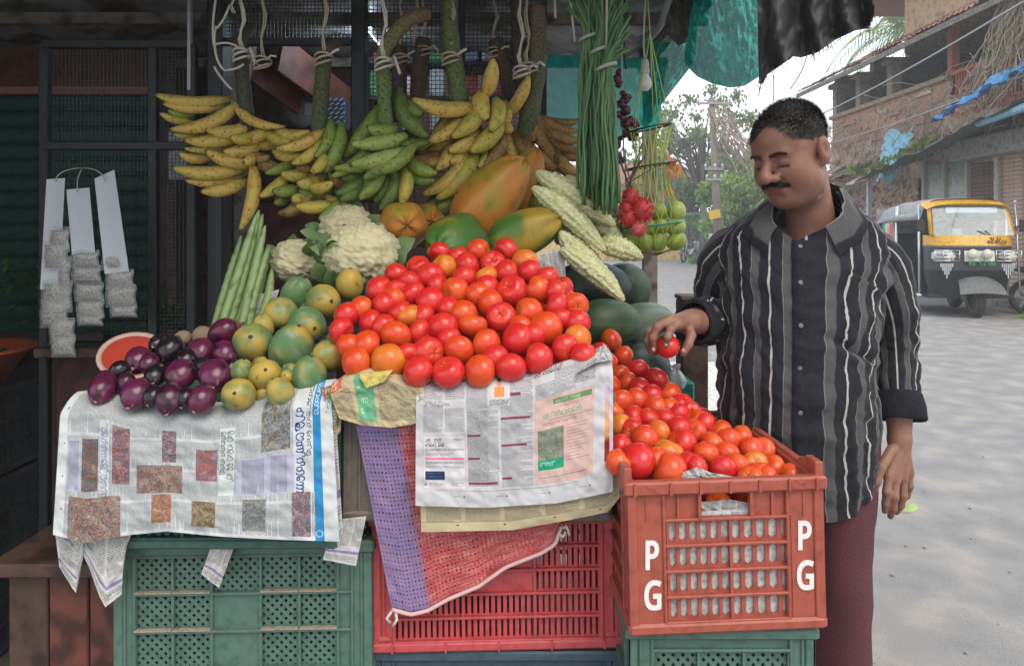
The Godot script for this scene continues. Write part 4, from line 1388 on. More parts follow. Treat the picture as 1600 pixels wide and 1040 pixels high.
func mangoes() -> void:
	var m := vmat(0.42, null, 1.0, 0.4)
	var dk := mat(lin(0.05, 0.04, 0.03), 0.9)
	# x, y, half width, half height, mixture of yellow, turn in the picture
	var n := 0
	for e in [[990, 465, 108, 128, 0.42, -0.2], [1045, 375, 72, 60, 0.6, 0.0], [1140, 295, 112, 84, 0.45, -1.2], [1240, 180, 96, 92, 0.05, 0.5], [1400, 232, 112, 96, 0.5, 1.2], [1548, 126, 76, 92, 0.95, 0.1], [1300, 365, 138, 96, 0.22, 1.1], [1205, 495, 128, 128, 0.1, 0.4], [1425, 545, 104, 92, 0.5, -0.9], [1310, 655, 110, 98, 0.25, 0.2], [1062, 652, 104, 90, 0.6, 0.8], [925, 632, 66, 64, 0.3, 0.2], [895, 765, 122, 76, 0.55, 0.1], [1140, 755, 92, 66, 0.45, -0.4], [1188, 665, 44, 44, 0.7, 0], [1010, 570, 60, 60, 0.4, 0], [1330, 520, 70, 70, 0.3, 0], [1180, 600, 60, 60, 0.2, 0], [1290, 250, 70, 60, 0.3, 0], [1020, 740, 60, 50, 0.4, 0], [1260, 760, 70, 50, 0.3, 0], [1450, 420, 60, 60, 0.3, 0.0]]:
		var px: float = 130 + e[0] / 3.721
		var py: float = 410 + e[1] / 3.721
		var p := on_heap(px, py, 1.075, 1.62, 0.56, 0.0, 0.0)
		if n > 14: p += Vector3(0, -0.02, -0.03)
		var sc := -p.z / FP / 3.721
		var s := S()
		var prof := []
		for i in 15:
			var a := PI * i / 14.0
			prof.append(Vector2(sin(a) * (1.0 + 0.07 * cos(a)), -cos(a)))
		lathe(s, prof, 22, Transform3D.IDENTITY, func(q, _i, _j):
			var v: float = nz.get_noise_3d(q.x * 0.75 + n * 5.1, q.y * 0.75, q.z * 0.75) * 0.75 + e[4] - 0.45 + 0.2 * q.y
			var c := Color(0.09, 0.19, 0.075).lerp(Color(0.46, 0.31, 0.05), smoothstep(-0.3, 0.42, v))
			c = c.lerp(Color(0.25, 0.34, 0.24), smoothstep(0.0, 0.5, nz.get_noise_3d(q.x * 2.2 + n, q.y * 2.2, q.z * 2.2 + 4)) * (0.75 - e[4] * 0.5))
			c = c.lerp(Color(0.12, 0.08, 0.03), smoothstep(0.42, 0.56, nz.get_noise_3d(q.x * 4.5 + n * 3, q.y * 4.5, q.z * 4.5)) * 0.8)
			return c,
			func(q, an): return q * (1.0 + 0.04 * nz.get_noise_3d(q.x + n * 3, q.y, q.z)) + Vector3(0.06 * (1 - q.y * q.y), 0, 0))
		var kind := "yellow ripe mango" if e[4] > 0.8 else ("half yellow mango" if e[4] > 0.4 else "green mango with pale bloom")
		var alone: bool = e[4] > 0.8
		var t := thing("mango", kind + (" on top beside the cauliflower" if alone else " in the pile beside eggplants"), "mango", p, "" if alone else kind + " group")
		var up := Vector3(sin(e[5]), cos(e[5]), 0.0)
		var b := look((up * 0.5 + Vector3(rr(-0.3, 0.3), rr(-0.5, 0.1), 0.75)).normalized() if n % 2 == 0 else up + Vector3(0, 0, 0.25), n * 1.3)
		var r: float = (e[2] + e[3]) / 2 * sc
		t.transform = Transform3D(b.scaled(Vector3.ONE), p)
		var o := obj("fruit", s, m, t)
		o.transform = Transform3D(Basis.from_scale(Vector3(r, r * (1.16 if n % 2 else 1.08), r * 0.95)), Vector3.ZERO)
		s = S()
		lathe(s, [Vector2(0.11, 1.0 * 1.07), Vector2(0.08, 1.1), Vector2(0.0, 1.09)], 8, Transform3D.IDENTITY, null, func(q, an): return Vector3(q.x * (1 + 0.3 * sin(an * 3 + n)), q.y, q.z))
		var o2 := obj("stem_scar", s, dk, t)
		o2.transform = Transform3D(Basis.from_scale(Vector3(r, r * (1.08 if n % 2 else 1.005), r)), Vector3(0.0, 0, 0))
		n += 1

func papaya(px: float, py: float, d: float, dir: Vector3, ln: float, rad: float, mix: float, label: String, seed_: float) -> void:
	var s := S()
	var prof := []
	for i in 25:
		var t := i / 24.0
		var r := pow(maxf(0.0, 1.0 - pow(absf(2.0 * t - 1.0), 2.3)), 0.5) * (1.12 - 0.34 * t)
		if t > 0.93: r = maxf(r * 0.9, 0.10 * (1.0 - t) / 0.07)
		prof.append(Vector2(r * rad, (t - 0.45) * ln))
	lathe(s, prof, 26, Transform3D.IDENTITY, func(q, i, _j):
		var v: float = nz.get_noise_3d(q.x * 9 + seed_, q.y * 6, q.z * 9) * 0.9 + mix - 0.5 + 0.15 * (0.5 - i)
		var c := Color(0.065, 0.17, 0.03).lerp(Color(0.36, 0.26, 0.03), smoothstep(-0.35, 0.0, v)).lerp(Color(0.50, 0.20, 0.035), smoothstep(0.0, 0.45, v))
		c = c.lerp(Color(0.10, 0.12, 0.03), smoothstep(0.3, 0.55, nz.get_noise_3d(q.x * 30 + seed_, q.y * 22, q.z * 30)) * 0.5)
		return c,
		func(q, an): return q * Vector3(1, 1, 1) * (1.0 + 0.045 * cos(an * 5.0 + seed_)) + Vector3.ZERO)
	var o := solo("papaya", s, vmat(0.45), label, "papaya")
	o.transform = Transform3D(look(dir), P(px, py, d))

func papayas() -> void:
	papaya(662, 352, 2.42, Vector3(0.3, 0.1, 0.9), 0.2, 0.07, 0.75, "brownish orange papaya partly hidden behind the round orange one", 3.0)
	papaya(630, 353, 2.26, Vector3(0.25, 0.02, 1.0), 0.17, 0.073, 0.98, "orange papaya seen end on above the cauliflower", 8.2)
	papaya(815, 296, 2.46, Vector3(0.35, 0.9, 0.1), 0.24, 0.066, 0.9, "orange papaya leaning behind the biggest papaya", 12.0)
	papaya(764, 315, 2.32, Vector3(0.62, 0.72, 0.1), 0.29, 0.088, 0.78, "biggest papaya, mottled orange and green, above the tomatoes", 5.1)
	papaya(712, 378, 2.22, Vector3(-0.4, -0.15, 1.0), 0.22, 0.082, 0.08, "dark green papaya lying behind the tomato heap", 15.4)
	papaya(816, 366, 2.17, Vector3(0.92, 0.40, 0.15), 0.21, 0.066, 0.46, "green and yellow papaya beside the bitter gourds", 22.8)
	papaya(846, 316, 2.44, Vector3(0.2, 1, 0.1), 0.16, 0.05, 0.12, "green papaya showing behind the bitter gourds", 30.8)

func gourds() -> void:
	var k := 0
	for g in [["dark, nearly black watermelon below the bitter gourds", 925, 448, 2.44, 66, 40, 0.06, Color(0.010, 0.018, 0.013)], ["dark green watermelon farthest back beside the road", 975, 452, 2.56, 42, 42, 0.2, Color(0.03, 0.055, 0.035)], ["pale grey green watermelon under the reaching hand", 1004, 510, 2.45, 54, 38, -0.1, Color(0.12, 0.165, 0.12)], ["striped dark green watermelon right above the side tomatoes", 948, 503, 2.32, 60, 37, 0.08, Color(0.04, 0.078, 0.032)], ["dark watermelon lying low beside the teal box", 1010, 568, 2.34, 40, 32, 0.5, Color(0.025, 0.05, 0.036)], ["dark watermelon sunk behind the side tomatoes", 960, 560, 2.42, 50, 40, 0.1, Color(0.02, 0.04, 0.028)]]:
		var s := S()
		var prof := []
		for i in 17:
			var a := PI * i / 16.0
			prof.append(Vector2(pow(sin(a), 0.9), -cos(a)))
		var base: Color = g[7]
		lathe(s, prof, 24, Transform3D.IDENTITY, func(q, _i, j):
			var st := smoothstep(0.25, 0.5, sin(j * TAU * 9.0 + 1.6 * nz.get_noise_3d(q.x * 3, q.y * 3, q.z * 3)))
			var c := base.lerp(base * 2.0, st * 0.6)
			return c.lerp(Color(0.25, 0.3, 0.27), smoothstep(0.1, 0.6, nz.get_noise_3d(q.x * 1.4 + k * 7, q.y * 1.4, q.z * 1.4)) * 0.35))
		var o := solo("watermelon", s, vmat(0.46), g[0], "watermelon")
		var d: float = g[3]
		o.transform = Transform3D(Basis(Vector3.BACK, -g[6]) * Basis(Vector3.UP, 0.3) * Basis(Vector3.BACK, -PI / 2) * Basis.from_scale(Vector3(g[5], g[4], g[5]) * d / FP), P(g[1], g[2], d))
		k += 1
	# bitter gourds: warty spindles
	k = 0
	for g in [[838, 268, 962, 352, 20, 2.22, "long upper bitter gourd resting against the papaya"], [884, 275, 974, 338, 18, 2.30, "bitter gourd topmost at the back of the pile"], [832, 292, 946, 392, 19, 2.17, "bitter gourd just below the long upper one"], [918, 342, 974, 376, 17, 2.26, "short bitter gourd wedged in the middle of the pile"], [874, 362, 966, 446, 20, 2.15, "thick bitter gourd crossing the middle of the pile"], [876, 388, 976, 470, 18, 2.11, "lowest bitter gourd lying over the dark watermelon"], [930, 378, 1005, 403, 18, 2.19, "bitter gourd pointing towards the road"], [850, 330, 940, 410, 18, 2.25, "bitter gourd mostly covered inside the pile"]]:
		var a := P(g[0], g[1], g[5])
		var b := P(g[2], g[3], g[5] - 0.03)
		var ln := a.distance_to(b)
		var rad: float = g[4] * g[5] / FP
		var s := S()
		var prof := []
		for i in 91:
			var t := i / 90.0
			prof.append(Vector2(rad * pow(sin(PI * clampf(t * 0.97 + 0.015, 0, 1)), 0.62) * (1.0 - 0.25 * t), (t - 0.5) * ln))
		lathe(s, prof, 48, Transform3D.IDENTITY, func(q, _i, _j):
			var w: float = nz.get_noise_3d(q.x * 90 + k, q.y * 60, q.z * 90)
			return Color(0.45, 0.47, 0.22).lerp(Color(0.62, 0.62, 0.40), smoothstep(-0.3, 0.5, w)),
			func(q, an):
				var ridge := 0.07 * cos(an * 9.0 + q.y * 6.0)
				var wart := 0.55 * maxf(0.0, nz.get_noise_3d(cos(an) * 3.4, q.y * 85.0 + k * 7, sin(an) * 3.4) - 0.08)
				return Vector3(q.x * (1 + ridge + wart), q.y, q.z * (1 + ridge + wart)) + Vector3(0.012 * (1.0 - pow(2.0 * q.y / ln, 2.0)), 0, 0))
		var o := solo("bitter_gourd", s, vmat(0.5), g[6], "bitter gourd")
		o.transform = Transform3D(look(b - a, k * 2.0), (a + b) / 2)
		k += 1

func leaf(s: SurfaceTool, a: Vector3, b: Vector3, w: float, bend: Vector3, cf := Color.WHITE) -> void:
	var side := (b - a).cross(Vector3.BACK + Vector3(0.3, 0.2, 0)).normalized()
	var prev := []
	s.set_color(cf)
	for i in 7:
		var t := i / 6.0
		var c := a.lerp(b, t) + bend * sin(t * PI * 0.8)
		var hw := w * sin(PI * clampf(t * 0.9 + 0.08, 0, 1))
		var up := bend.normalized() * hw * 0.25
		var row := [c - side * hw + up, c, c + side * hw + up]
		if i > 0:
			quad(s, prev[0], prev[1], row[1], row[0])
			quad(s, prev[1], prev[2], row[2], row[1])
		prev = row

func cauliflowers() -> void:
	var cell := FastNoiseLite.new()
	cell.noise_type = FastNoiseLite.TYPE_CELLULAR
	cell.cellular_return_type = FastNoiseLite.RETURN_DISTANCE
	cell.frequency = 1.0
	var lm := vmat(0.55)
	lm.backlight_enabled = true
	lm.backlight = Color(0.2, 0.25, 0.1)
	for c in [[545, 362, 2.30, 50, "cauliflower head at the back, partly hidden", 3], [462, 408, 2.16, 42, "smaller cauliflower with leaves beside the green pods", 1], [566, 398, 2.12, 62, "largest cauliflower above the yellow mango", 2]]:
		var ctr := P(c[0], c[1], c[2])
		var r: float = c[3] * c[2] / FP
		var t := thing("cauliflower", c[4], "cauliflower", ctr)
		var s := S()
		var prof := []
		for i in 53: prof.append(Vector2(sin(PI * i / 52.0), -cos(PI * i / 52.0)))
		lathe(s, prof, 84, Transform3D(Basis.from_scale(Vector3(r, r * 0.86, r)), Vector3.ZERO), func(q, _i, _j):
			var n: float = nz.get_noise_3d(q.x * 120 + c[5], q.y * 120, q.z * 120)
			var w: float = cell.get_noise_3d(q.x / r * 4.6 + c[5] * 9, q.y / r * 4.6, q.z / r * 4.6)
			return Color(0.60, 0.56, 0.36).lerp(Color(0.50, 0.44, 0.24), clampf(n * 0.8 + w * 0.4 + 0.3, 0, 1)),
			func(q, _an):
				var a: float = cell.get_noise_3d(q.x * 2.3 + c[5] * 9, q.y * 2.3, q.z * 2.3)
				var b: float = cell.get_noise_3d(q.x * 6.5 + c[5] * 9, q.y * 6.5, q.z * 6.5)
				var e: float = cell.get_noise_3d(q.x * 14 + c[5] * 9, q.y * 14, q.z * 14)
				return q * (1.0 - 0.34 * (a + 0.6) - 0.22 * (b + 0.6) - 0.10 * (e + 0.6)))
		obj("curd", s, vmat(0.8), t)
		for k in 8:
			var an: float = TAU * k / 8.0 + c[5]
			s = S()
			var dir := Vector3(cos(an), sin(an) * 0.55 + 0.1, -0.25 + 0.5 * sin(an * 2.0 + 1.0))
			if k % 2 == 0 and c[5] == 2: dir.z = -0.5
			leaf(s, dir * r * 0.72 - Vector3(0, r * 0.2, 0), dir * r * rr(1.15, 1.45) + Vector3(0, rr(-0.01, 0.03), 0.01), r * rr(0.22, 0.34), Vector3(0, 0, 0.02), Color(0.07, 0.14, 0.035).lerp(Color(0.15, 0.24, 0.09), rng.randf()))
			obj("leaf", s, lm, t)
	var t2 := thing("loose_leaves", "pale green cauliflower leaves and stalks between the heads", "leaves", P(505, 410, 2.14))
	for e in [[500, 372, 470, 362, 8], [520, 392, 520, 376, 9], [488, 400, 482, 380, 12], [506, 440, 494, 412, 13], [500, 385, 528, 384, 4], [515, 436, 540, 428, 9], [480, 372, 500, 400, 6], [600, 430, 620, 424, 8], [524, 450, 512, 424, 12]]:
		var s := S()
		var o := P(505, 410, 2.14)
		leaf(s, P(e[0], e[1], 2.09) - o, P(e[2], e[3], 2.05) - o, e[4] * 2.07 / FP, Vector3(0, 0.004, 0.012), Color(0.08, 0.16, 0.04).lerp(Color(0.17, 0.26, 0.11), rng.randf()))
		obj("leaf", s, lm, t2)

func pods() -> void:
	var m := vmat(0.5)
	var k := 0
	for e in [[338, 512, 400, 336, 7], [350, 512, 404, 328, 8], [364, 512, 410, 334, 8], [330, 508, 376, 372, 6], [356, 514, 376, 368, 6.5], [372, 512, 414, 352, 7], [384, 508, 420, 384, 8], [378, 514, 388, 418, 7], [392, 506, 418, 400, 8], [345, 516, 384, 400, 7], [366, 518, 402, 430, 7], [400, 498, 424, 420, 7]]:
		var d := 2.02 + (k % 5) * 0.018
		var pts := []
		var rad := []
		var a := P(e[0], e[1] + 20, d - 0.02)
		var b := P(e[2], e[3], d + 0.06)
		var sd := Vector3(rr(-0.012, 0.012), 0, rr(-0.01, 0.01))
		for i in 25:
			var t := i / 24.0
			pts.append(a.lerp(b, t) + sd * sin(t * PI))
			rad.append(e[4] * d / FP * (pow(1.0 - pow(absf(t - 0.42) / 0.6, 2.6), 0.6) if t < 1 else 0.12) * (1.0 + 0.09 * sin(t * 60.0 + k)) + 0.0006)
		var s := S()
		tube(s, pts, rad, 9, func(q, i, j): return Color(0.19, 0.29, 0.10).lerp(Color(0.29, 0.41, 0.18), 0.5 + 0.5 * sin(j * TAU * 3.0)).lerp(Color(0.10, 0.17, 0.05), smoothstep(0.1, 0.5, nz.get_noise_3d(q.x * 40, q.y * 40, k))))
		solo("green_pod", s, m, "long green vegetable pod leaning upright beside the cauliflower", "vegetable pod", "green pods in the leaning sheaf")
		k += 1

# ---------------------------------------------------------------- plantain bunches
# fingers as x0,y0,x1,y1,half width in an enlarged crop, stem end first, with a ripeness letter
const B1 := "500,150,60,125,38y 440,205,115,190,32y 260,258,120,238,25g 250,315,68,262,26h 330,395,160,400,25h 560,470,260,500,26h 385,560,205,540,32y 590,690,270,725,32y 640,390,265,440,42y 580,185,160,350,42y 690,330,410,365,44y 610,640,185,640,44y 710,590,410,530,42y 730,480,520,520,40y 800,370,600,440,40y 600,190,890,332,30y 620,740,370,800,40y 820,400,950,450,36h 880,370,1080,380,36y 760,590,850,640,36b 720,545,810,560,32b 870,525,1020,545,30y 690,650,615,1040,42y 700,560,640,600,34y 680,420,560,420,34h"
const B2 := "1260,700,1180,690,32b 1290,820,1250,790,32b 1240,810,1160,800,36b 920,830,860,890,36g 1020,870,930,950,36g 1180,820,1050,790,44g 980,600,810,670,32g 1150,600,1020,630,42b 930,710,770,830,38h 1080,680,920,680,38h 1010,790,860,800,40g 1060,840,980,850,36h 1180,710,1030,740,42h 1310,370,1215,640,46g 1190,440,1000,590,42h 1235,340,1150,540,36g 1170,380,900,490,36y 1360,880,1400,1000,42g 1310,880,1180,990,40g 1240,900,1030,910,40h 1120,760,1250,740,36h 1200,560,1120,660,36h"
const B3 := "300,330,90,600,52g 440,240,590,480,52d 500,280,570,350,44d 350,740,270,900,42d 390,730,310,950,44d 470,710,440,920,40h 520,740,640,780,32d 500,660,650,730,38g 200,700,60,760,36d 210,760,40,860,40d 200,820,65,900,36d 290,700,180,880,44g 250,560,20,740,34g 380,450,240,440,44g 380,560,40,690,38g 490,580,285,715,42g 425,505,155,545,40l 420,600,150,670,44l 330,640,210,760,38d"
const B4 := "770,250,890,260,28y 740,340,640,480,40y 700,600,520,640,42b 620,500,510,560,46h 720,800,590,950,42d 800,800,650,990,42g 960,640,890,770,38g 1000,570,940,690,38h 1080,520,980,680,42b 760,560,670,700,42y 840,590,760,660,40y 900,640,690,880,52h 840,650,600,850,42y 910,480,760,580,44y 1050,420,900,580,52h 830,380,610,520,36y 940,270,780,480,48h 1040,290,1010,450,44h 960,240,990,380,46y 980,225,1020,30,40y 880,300,550,265,44y"
const B5 := "1390,390,1565,395,26b 1350,380,1545,460,34b 1480,590,1570,640,32b 1400,560,1555,745,36b 1350,400,1560,580,38b 1320,400,1480,720,40b 1280,400,1400,580,42b 1260,440,1300,520,38b 1170,650,1390,725,36y 1130,620,1060,690,36y 1100,560,1020,690,36b 1100,490,1180,660,44y 1190,510,1410,690,46b 1100,300,1090,440,30y 1130,340,1240,140,36y 1110,400,1150,470,34y 1420,470,1570,520,32b 1450,640,1560,740,34b"

func finger(a: Vector3, b: Vector3, r: float, kind: String, sd: float) -> SurfaceTool:
	var s := S()
	var ln := a.distance_to(b)
	var side := (b - a).cross(Vector3.BACK).normalized()
	if side.y > 0: side = -side
	var bend := side * ln * rr(0.07, 0.15) + Vector3(0, 0, ln * 0.08)
	var pts := []
	var R := []
	for i in 17:
		var t := i / 16.0
		pts.append(a.lerp(b, t) + bend * sin(t * PI))
	var nn := Vector3.BACK
	for i in 17:
		var t := i / 16.0
		var tg: Vector3 = (pts[mini(i + 1, 16)] - pts[maxi(i - 1, 0)]).normalized()
		nn = (nn - tg * nn.dot(tg)).normalized()
		var bb := tg.cross(nn)
		var f := 1.0
		if t < 0.3: f = lerpf(0.5, 1.0, smoothstep(0.0, 0.3, t))
		elif t > 0.55: f = lerpf(1.0, 0.2, pow((t - 0.55) / 0.45, 1.7))
		var ring := PackedVector3Array()
		for j in 10:
			var an := TAU * j / 10.0
			var e := 1.0 + (0.09 if j % 2 == 0 else -0.03)
			ring.append(pts[i] + (nn * cos(an) + bb * sin(an)) * r * f * e)
		R.append(ring)
	var base: Color = {"y": Color(0.62, 0.43, 0.10), "h": Color(0.43, 0.40, 0.08), "g": Color(0.2, 0.3, 0.055), "d": Color(0.09, 0.16, 0.035), "l": Color(0.27, 0.36, 0.09), "b": Color(0.42, 0.26, 0.075)}[kind]
	var second: Color = {"y": Color(0.58, 0.44, 0.10), "h": Color(0.55, 0.42, 0.07), "g": Color(0.23, 0.28, 0.05), "d": Color(0.14, 0.2, 0.04), "l": Color(0.33, 0.4, 0.12), "b": Color(0.30, 0.17, 0.06)}[kind]
	loft(s, R, true, true, func(q, i, _j):
		var c := base.lerp(second, smoothstep(-0.3, 0.4, nz.get_noise_3d(q.x * 18 + sd, q.y * 18, q.z * 18)))
		if kind == "b":
			c = c.lerp(Color(0.05, 0.028, 0.014), 0.85 * smoothstep(0.2, 0.4, nz.get_noise_3d(_j * 5.0 + sd, i * 2.2, sd)))
		c = c.lerp(Color(0.16, 0.2, 0.05), smoothstep(0.16, 0.0, i) * 0.7)
		return c.lerp(Color(0.03, 0.022, 0.014), smoothstep(0.955, 1.0, i)))
	return s

func rope_to(p: Vector3, wob: float, label: String, kind := "rope", r := 0.0035, knots := true) -> void:
	var t := thing("hanging_" + kind, label, kind)
	var s := S()
	var top := Vector3(p.x + wob, 2.3, p.z)
	var pts := []
	for i in 13: pts.append(top.lerp(p, i / 12.0) + Vector3(0.006 * sin(i * 1.7 + wob * 90), 0, 0.005 * cos(i * 2.3)))
	tube(s, pts, r, 5)
	obj("strand", s, M.rope if kind == "rope" else M.string, t)
	s = S()
	for i in 13: pts[i] += Vector3(0.007 * cos(i * 0.8), 0, 0.006 * sin(i * 1.1))
	tube(s, pts, r * 0.8, 5)
	obj("strand", s, M.rope if kind == "rope" else M.string, t)
	if not knots: return
	for k in 3:
		s = S()
		var ring := []
		for i in 13:
			var a := TAU * i / 12.0
			ring.append(p + Vector3(0.026 * cos(a), -0.01 - k * 0.008 + 0.01 * sin(a + k), 0.026 * sin(a)))
		tube(s, ring, r, 5)
		obj("loop", s, M.rope if kind == "rope" else M.string, t)
	s = S()
	tube(s, [p + Vector3(0.02, -0.01, 0.02), p + Vector3(0.035, 0.0, 0.03), p + Vector3(0.05, -0.02 + 0.03 * sin(wob * 300), 0.03)], r * 1.2, 5)
	obj("loose_end", s, M.string, t)

func bunch(label: String, data: String, ox: float, oy: float, sc: float, d: float, stalk: Array, sr: Array, sc0: Color, sc1: Color) -> void:
	var base := P(stalk[-1][0], stalk[-1][1], d)
	var t := thing("plantain_bunch", label, "plantains", base)
	var m := M.banana as StandardMaterial3D
	var mb := M.banana as StandardMaterial3D
	var s := S()
	var ctl := []
	for q in stalk: ctl.append(P(q[0], q[1], d + (q[2] if q.size() > 2 else 0.0)) - base)
	var pts := []
	var rad := []
	for i in 21:
		var u := i / 20.0 * (ctl.size() - 1)
		var k := mini(int(u), ctl.size() - 2)
		var f := u - k
		var p0: Vector3 = ctl[maxi(k - 1, 0)]
		var p3: Vector3 = ctl[mini(k + 2, ctl.size() - 1)]
		pts.append(ctl[k].cubic_interpolate(ctl[k + 1], p0, p3, f))
		rad.append(lerpf(sr[k], sr[k + 1], f) * d / FP * (1.0 + 0.05 * sin(i * 2.0)))
	for q in 5:      # the stalk runs on down through the hands
		pts.append(pts[20] + Vector3(0.01 * q, -0.05 * (q + 1), -0.015))
		rad.append(rad[20] * (0.9 - q * 0.14))
	tube(s, pts, rad, 12, func(q, i, _j): return sc0.lerp(sc1, clampf(i * 1.3 + 0.4 * nz.get_noise_3d(q.x * 30, q.y * 20, q.z * 30), 0, 1)))
	obj("stalk", s, M.stalk, t)
	var n := 0
	var list := data.split(" ")
	for e in list:
		var q := e.left(-1).split_floats(",")
		var depth := d + 0.035 - 0.1 * n / list.size()
		var a := P(ox + q[0] / sc, oy + q[1] / sc, depth + 0.03) - base
		var b := P(ox + q[2] / sc, oy + q[3] / sc, depth - 0.012) - base
		var ext := (b - a).normalized() * minf(0.022, a.distance_to(b) * 0.16)
		s = finger(a - ext, b + ext, q[4] / sc * d / FP * 1.12, e.right(1), n * 3.7)
		obj("finger", s, M.banana_brown if e.right(1) == "b" else m, t)
		n += 1
	for k in 9:      # fingers on the far side
		var an := PI + PI * (k + 0.5) / 9.0
		var y := rr(-0.22, -0.02)
		var c: Vector3 = pts[20] + Vector3(0, y, 0)
		var out := Vector3(cos(an), 0, sin(an))
		s = finger(c + out * 0.02, c + out * 0.13 + Vector3(0, rr(-0.06, 0.03), 0), 0.017, list[k % list.size()].right(1), 90 + k * 2.0)
		obj("finger", s, m, t)

func bananas() -> void:
	var im := noise_img(61, 0.045, 3, 512, FastNoiseLite.TYPE_SIMPLEX)
	M.banana = vmat(0.52, ramp_tex(im.duplicate(), [[0.0, Color(0.14, 0.1, 0.07)], [0.17, Color(0.2, 0.14, 0.09)], [0.2, Color(0.92, 0.9, 0.87)], [0.5, grey(1.0)], [1.0, Color(1.0, 0.98, 0.94)]]), 2.2)
	M.banana_brown = vmat(0.6, ramp_tex(im.duplicate(), [[0.0, Color(0.12, 0.09, 0.06)], [0.2, Color(0.25, 0.17, 0.1)], [0.26, Color(0.88, 0.84, 0.8)], [1.0, grey(1.0)]]), 4.0)
	var br := Color(0.10, 0.075, 0.045)
	var gr := Color(0.075, 0.11, 0.04)
	bunch("brown spotted plantain bunch nearest the green long beans", B5, 520, 90, 4.103, 2.52, [[838, 10], [840, 60], [836, 120], [822, 205]], [13, 15, 16, 15], Color(0.2, 0.12, 0.09), Color(0.08, 0.12, 0.045))
	bunch("yellow plantain bunch nearest the roller shutter", B1, 240, 120, 4.52, 2.42, [[392, 45, 0.06], [378, 62], [378, 110], [384, 175]], [9, 10, 11, 12], br, Color(0.06, 0.075, 0.045))
	bunch("green and yellow plantain bunch second from the roller shutter", B2, 240, 120, 4.52, 2.36, [[528, 66, 0.05], [512, 78], [505, 110], [498, 195]], [7, 10, 12, 13], br, gr)
	bunch("bright green plantain bunch hanging above the cauliflower", B3, 520, 90, 4.103, 2.34, [[668, 22, 0.03], [640, 30], [610, 62], [598, 96], [602, 190]], [11, 12, 12, 10, 12], Color(0.19, 0.11, 0.07), Color(0.14, 0.22, 0.055))
	bunch("mixed yellow plantain bunch hanging above the papayas", B4, 520, 90, 4.103, 2.44, [[712, -60], [703, 0], [704, 60], [718, 150]], [12, 13, 14, 14], Color(0.14, 0.13, 0.06), Color(0.12, 0.19, 0.055))
	# bare stalks left hanging behind
	var k := 0
	for st in [[[662, 60], [655, 100], [652, 160], 13, "dark bare plantain stalk behind the bright green bunch"], [[626, 72], [622, 120], [624, 190], 12, "thin bare plantain stalk between two bunches"], [[772, 62], [790, 92], [800, 170], 13, "bare brown plantain stalk bent beside the yellow bunch"], [[806, -30], [808, 60], [812, 150], 9, "slim brown plantain stalk behind the knotted ropes"], [[646, 190], [640, 240], [650, 290], 14, "dark plantain stalk end hidden under the green bunch"]]:
		var s := S()
		var d := 2.6
		tube(s, bez(P(st[0][0], st[0][1], d), P(st[1][0], st[1][1], d), P(st[2][0], st[2][1], d), 8), [1.0 * st[3] * d / FP * 0.85, 0.026, st[3] * d / FP, st[3] * d / FP, st[3] * d / FP, st[3] * d / FP, st[3] * d / FP, st[3] * d / FP, st[3] * d / FP * 0.8], 10, func(q, _i, _j): return Color(0.06, 0.045, 0.035).lerp(Color(0.13, 0.08, 0.05), 0.5 + 0.5 * nz.get_noise_3d(q.x * 30, q.y * 15, q.z * 30)))
		solo("bare_stalk", s, M.stalk, st[4], "stalk")
		rope_to(P(st[0][0], st[0][1] + 14, d), 0.004 * k, "old rope holding the " + st[4], "rope", 0.003)
		k += 1
	rope_to(P(378, 78, 2.4), -0.006, "pale twine tying the yellow bunch nearest the shutter", "string", 0.0042)
	rope_to(P(366, 20, 2.38), -0.016, "loose pale twine beside the bunch nearest the shutter", "string", 0.003, false)
	rope_to(P(506, 84, 2.34), 0.004, "brown rope tying the green and yellow bunch", "rope", 0.0036)
	rope_to(P(410, 90, 2.38), 0.002, "thin rope hanging free between the first two bunches", "rope", 0.003)
	rope_to(P(600, 92, 2.32), -0.006, "rope tying the bright green bunch's stalk", "string", 0.0038)
	rope_to(P(704, 84, 2.42), 0.006, "rope round the green stalk above the papayas", "rope", 0.0036)
	rope_to(P(826, 100, 2.49), -0.02, "tangled rope on the brown spotted bunch", "rope", 0.004)
	rope_to(P(815, 105, 2.47), -0.012, "second tangled rope on the brown spotted bunch", "string", 0.0038)
	# looped pale twine with an open ring
	var t := thing("twine_loops", "loops of pale twine hanging left of first bunch's stalk", "string")
	for c in [[[340, -20], [328, 40], [334, 72]], [[358, 8], [350, 34], [336, 46]], [[336, 40], [330, 92], [350, 110]], [[334, 70], [356, 62], [372, 74]], [[350, 110], [372, 108], [380, 100]], [[334, 104], [345, 124], [362, 140]]]:
		var s := S()
		tube(s, bez(P(c[0][0], c[0][1], 2.37), P(c[1][0], c[1][1], 2.36), P(c[2][0], c[2][1], 2.37), 8), 0.0036, 5)
		obj("loop", s, M.string, t)

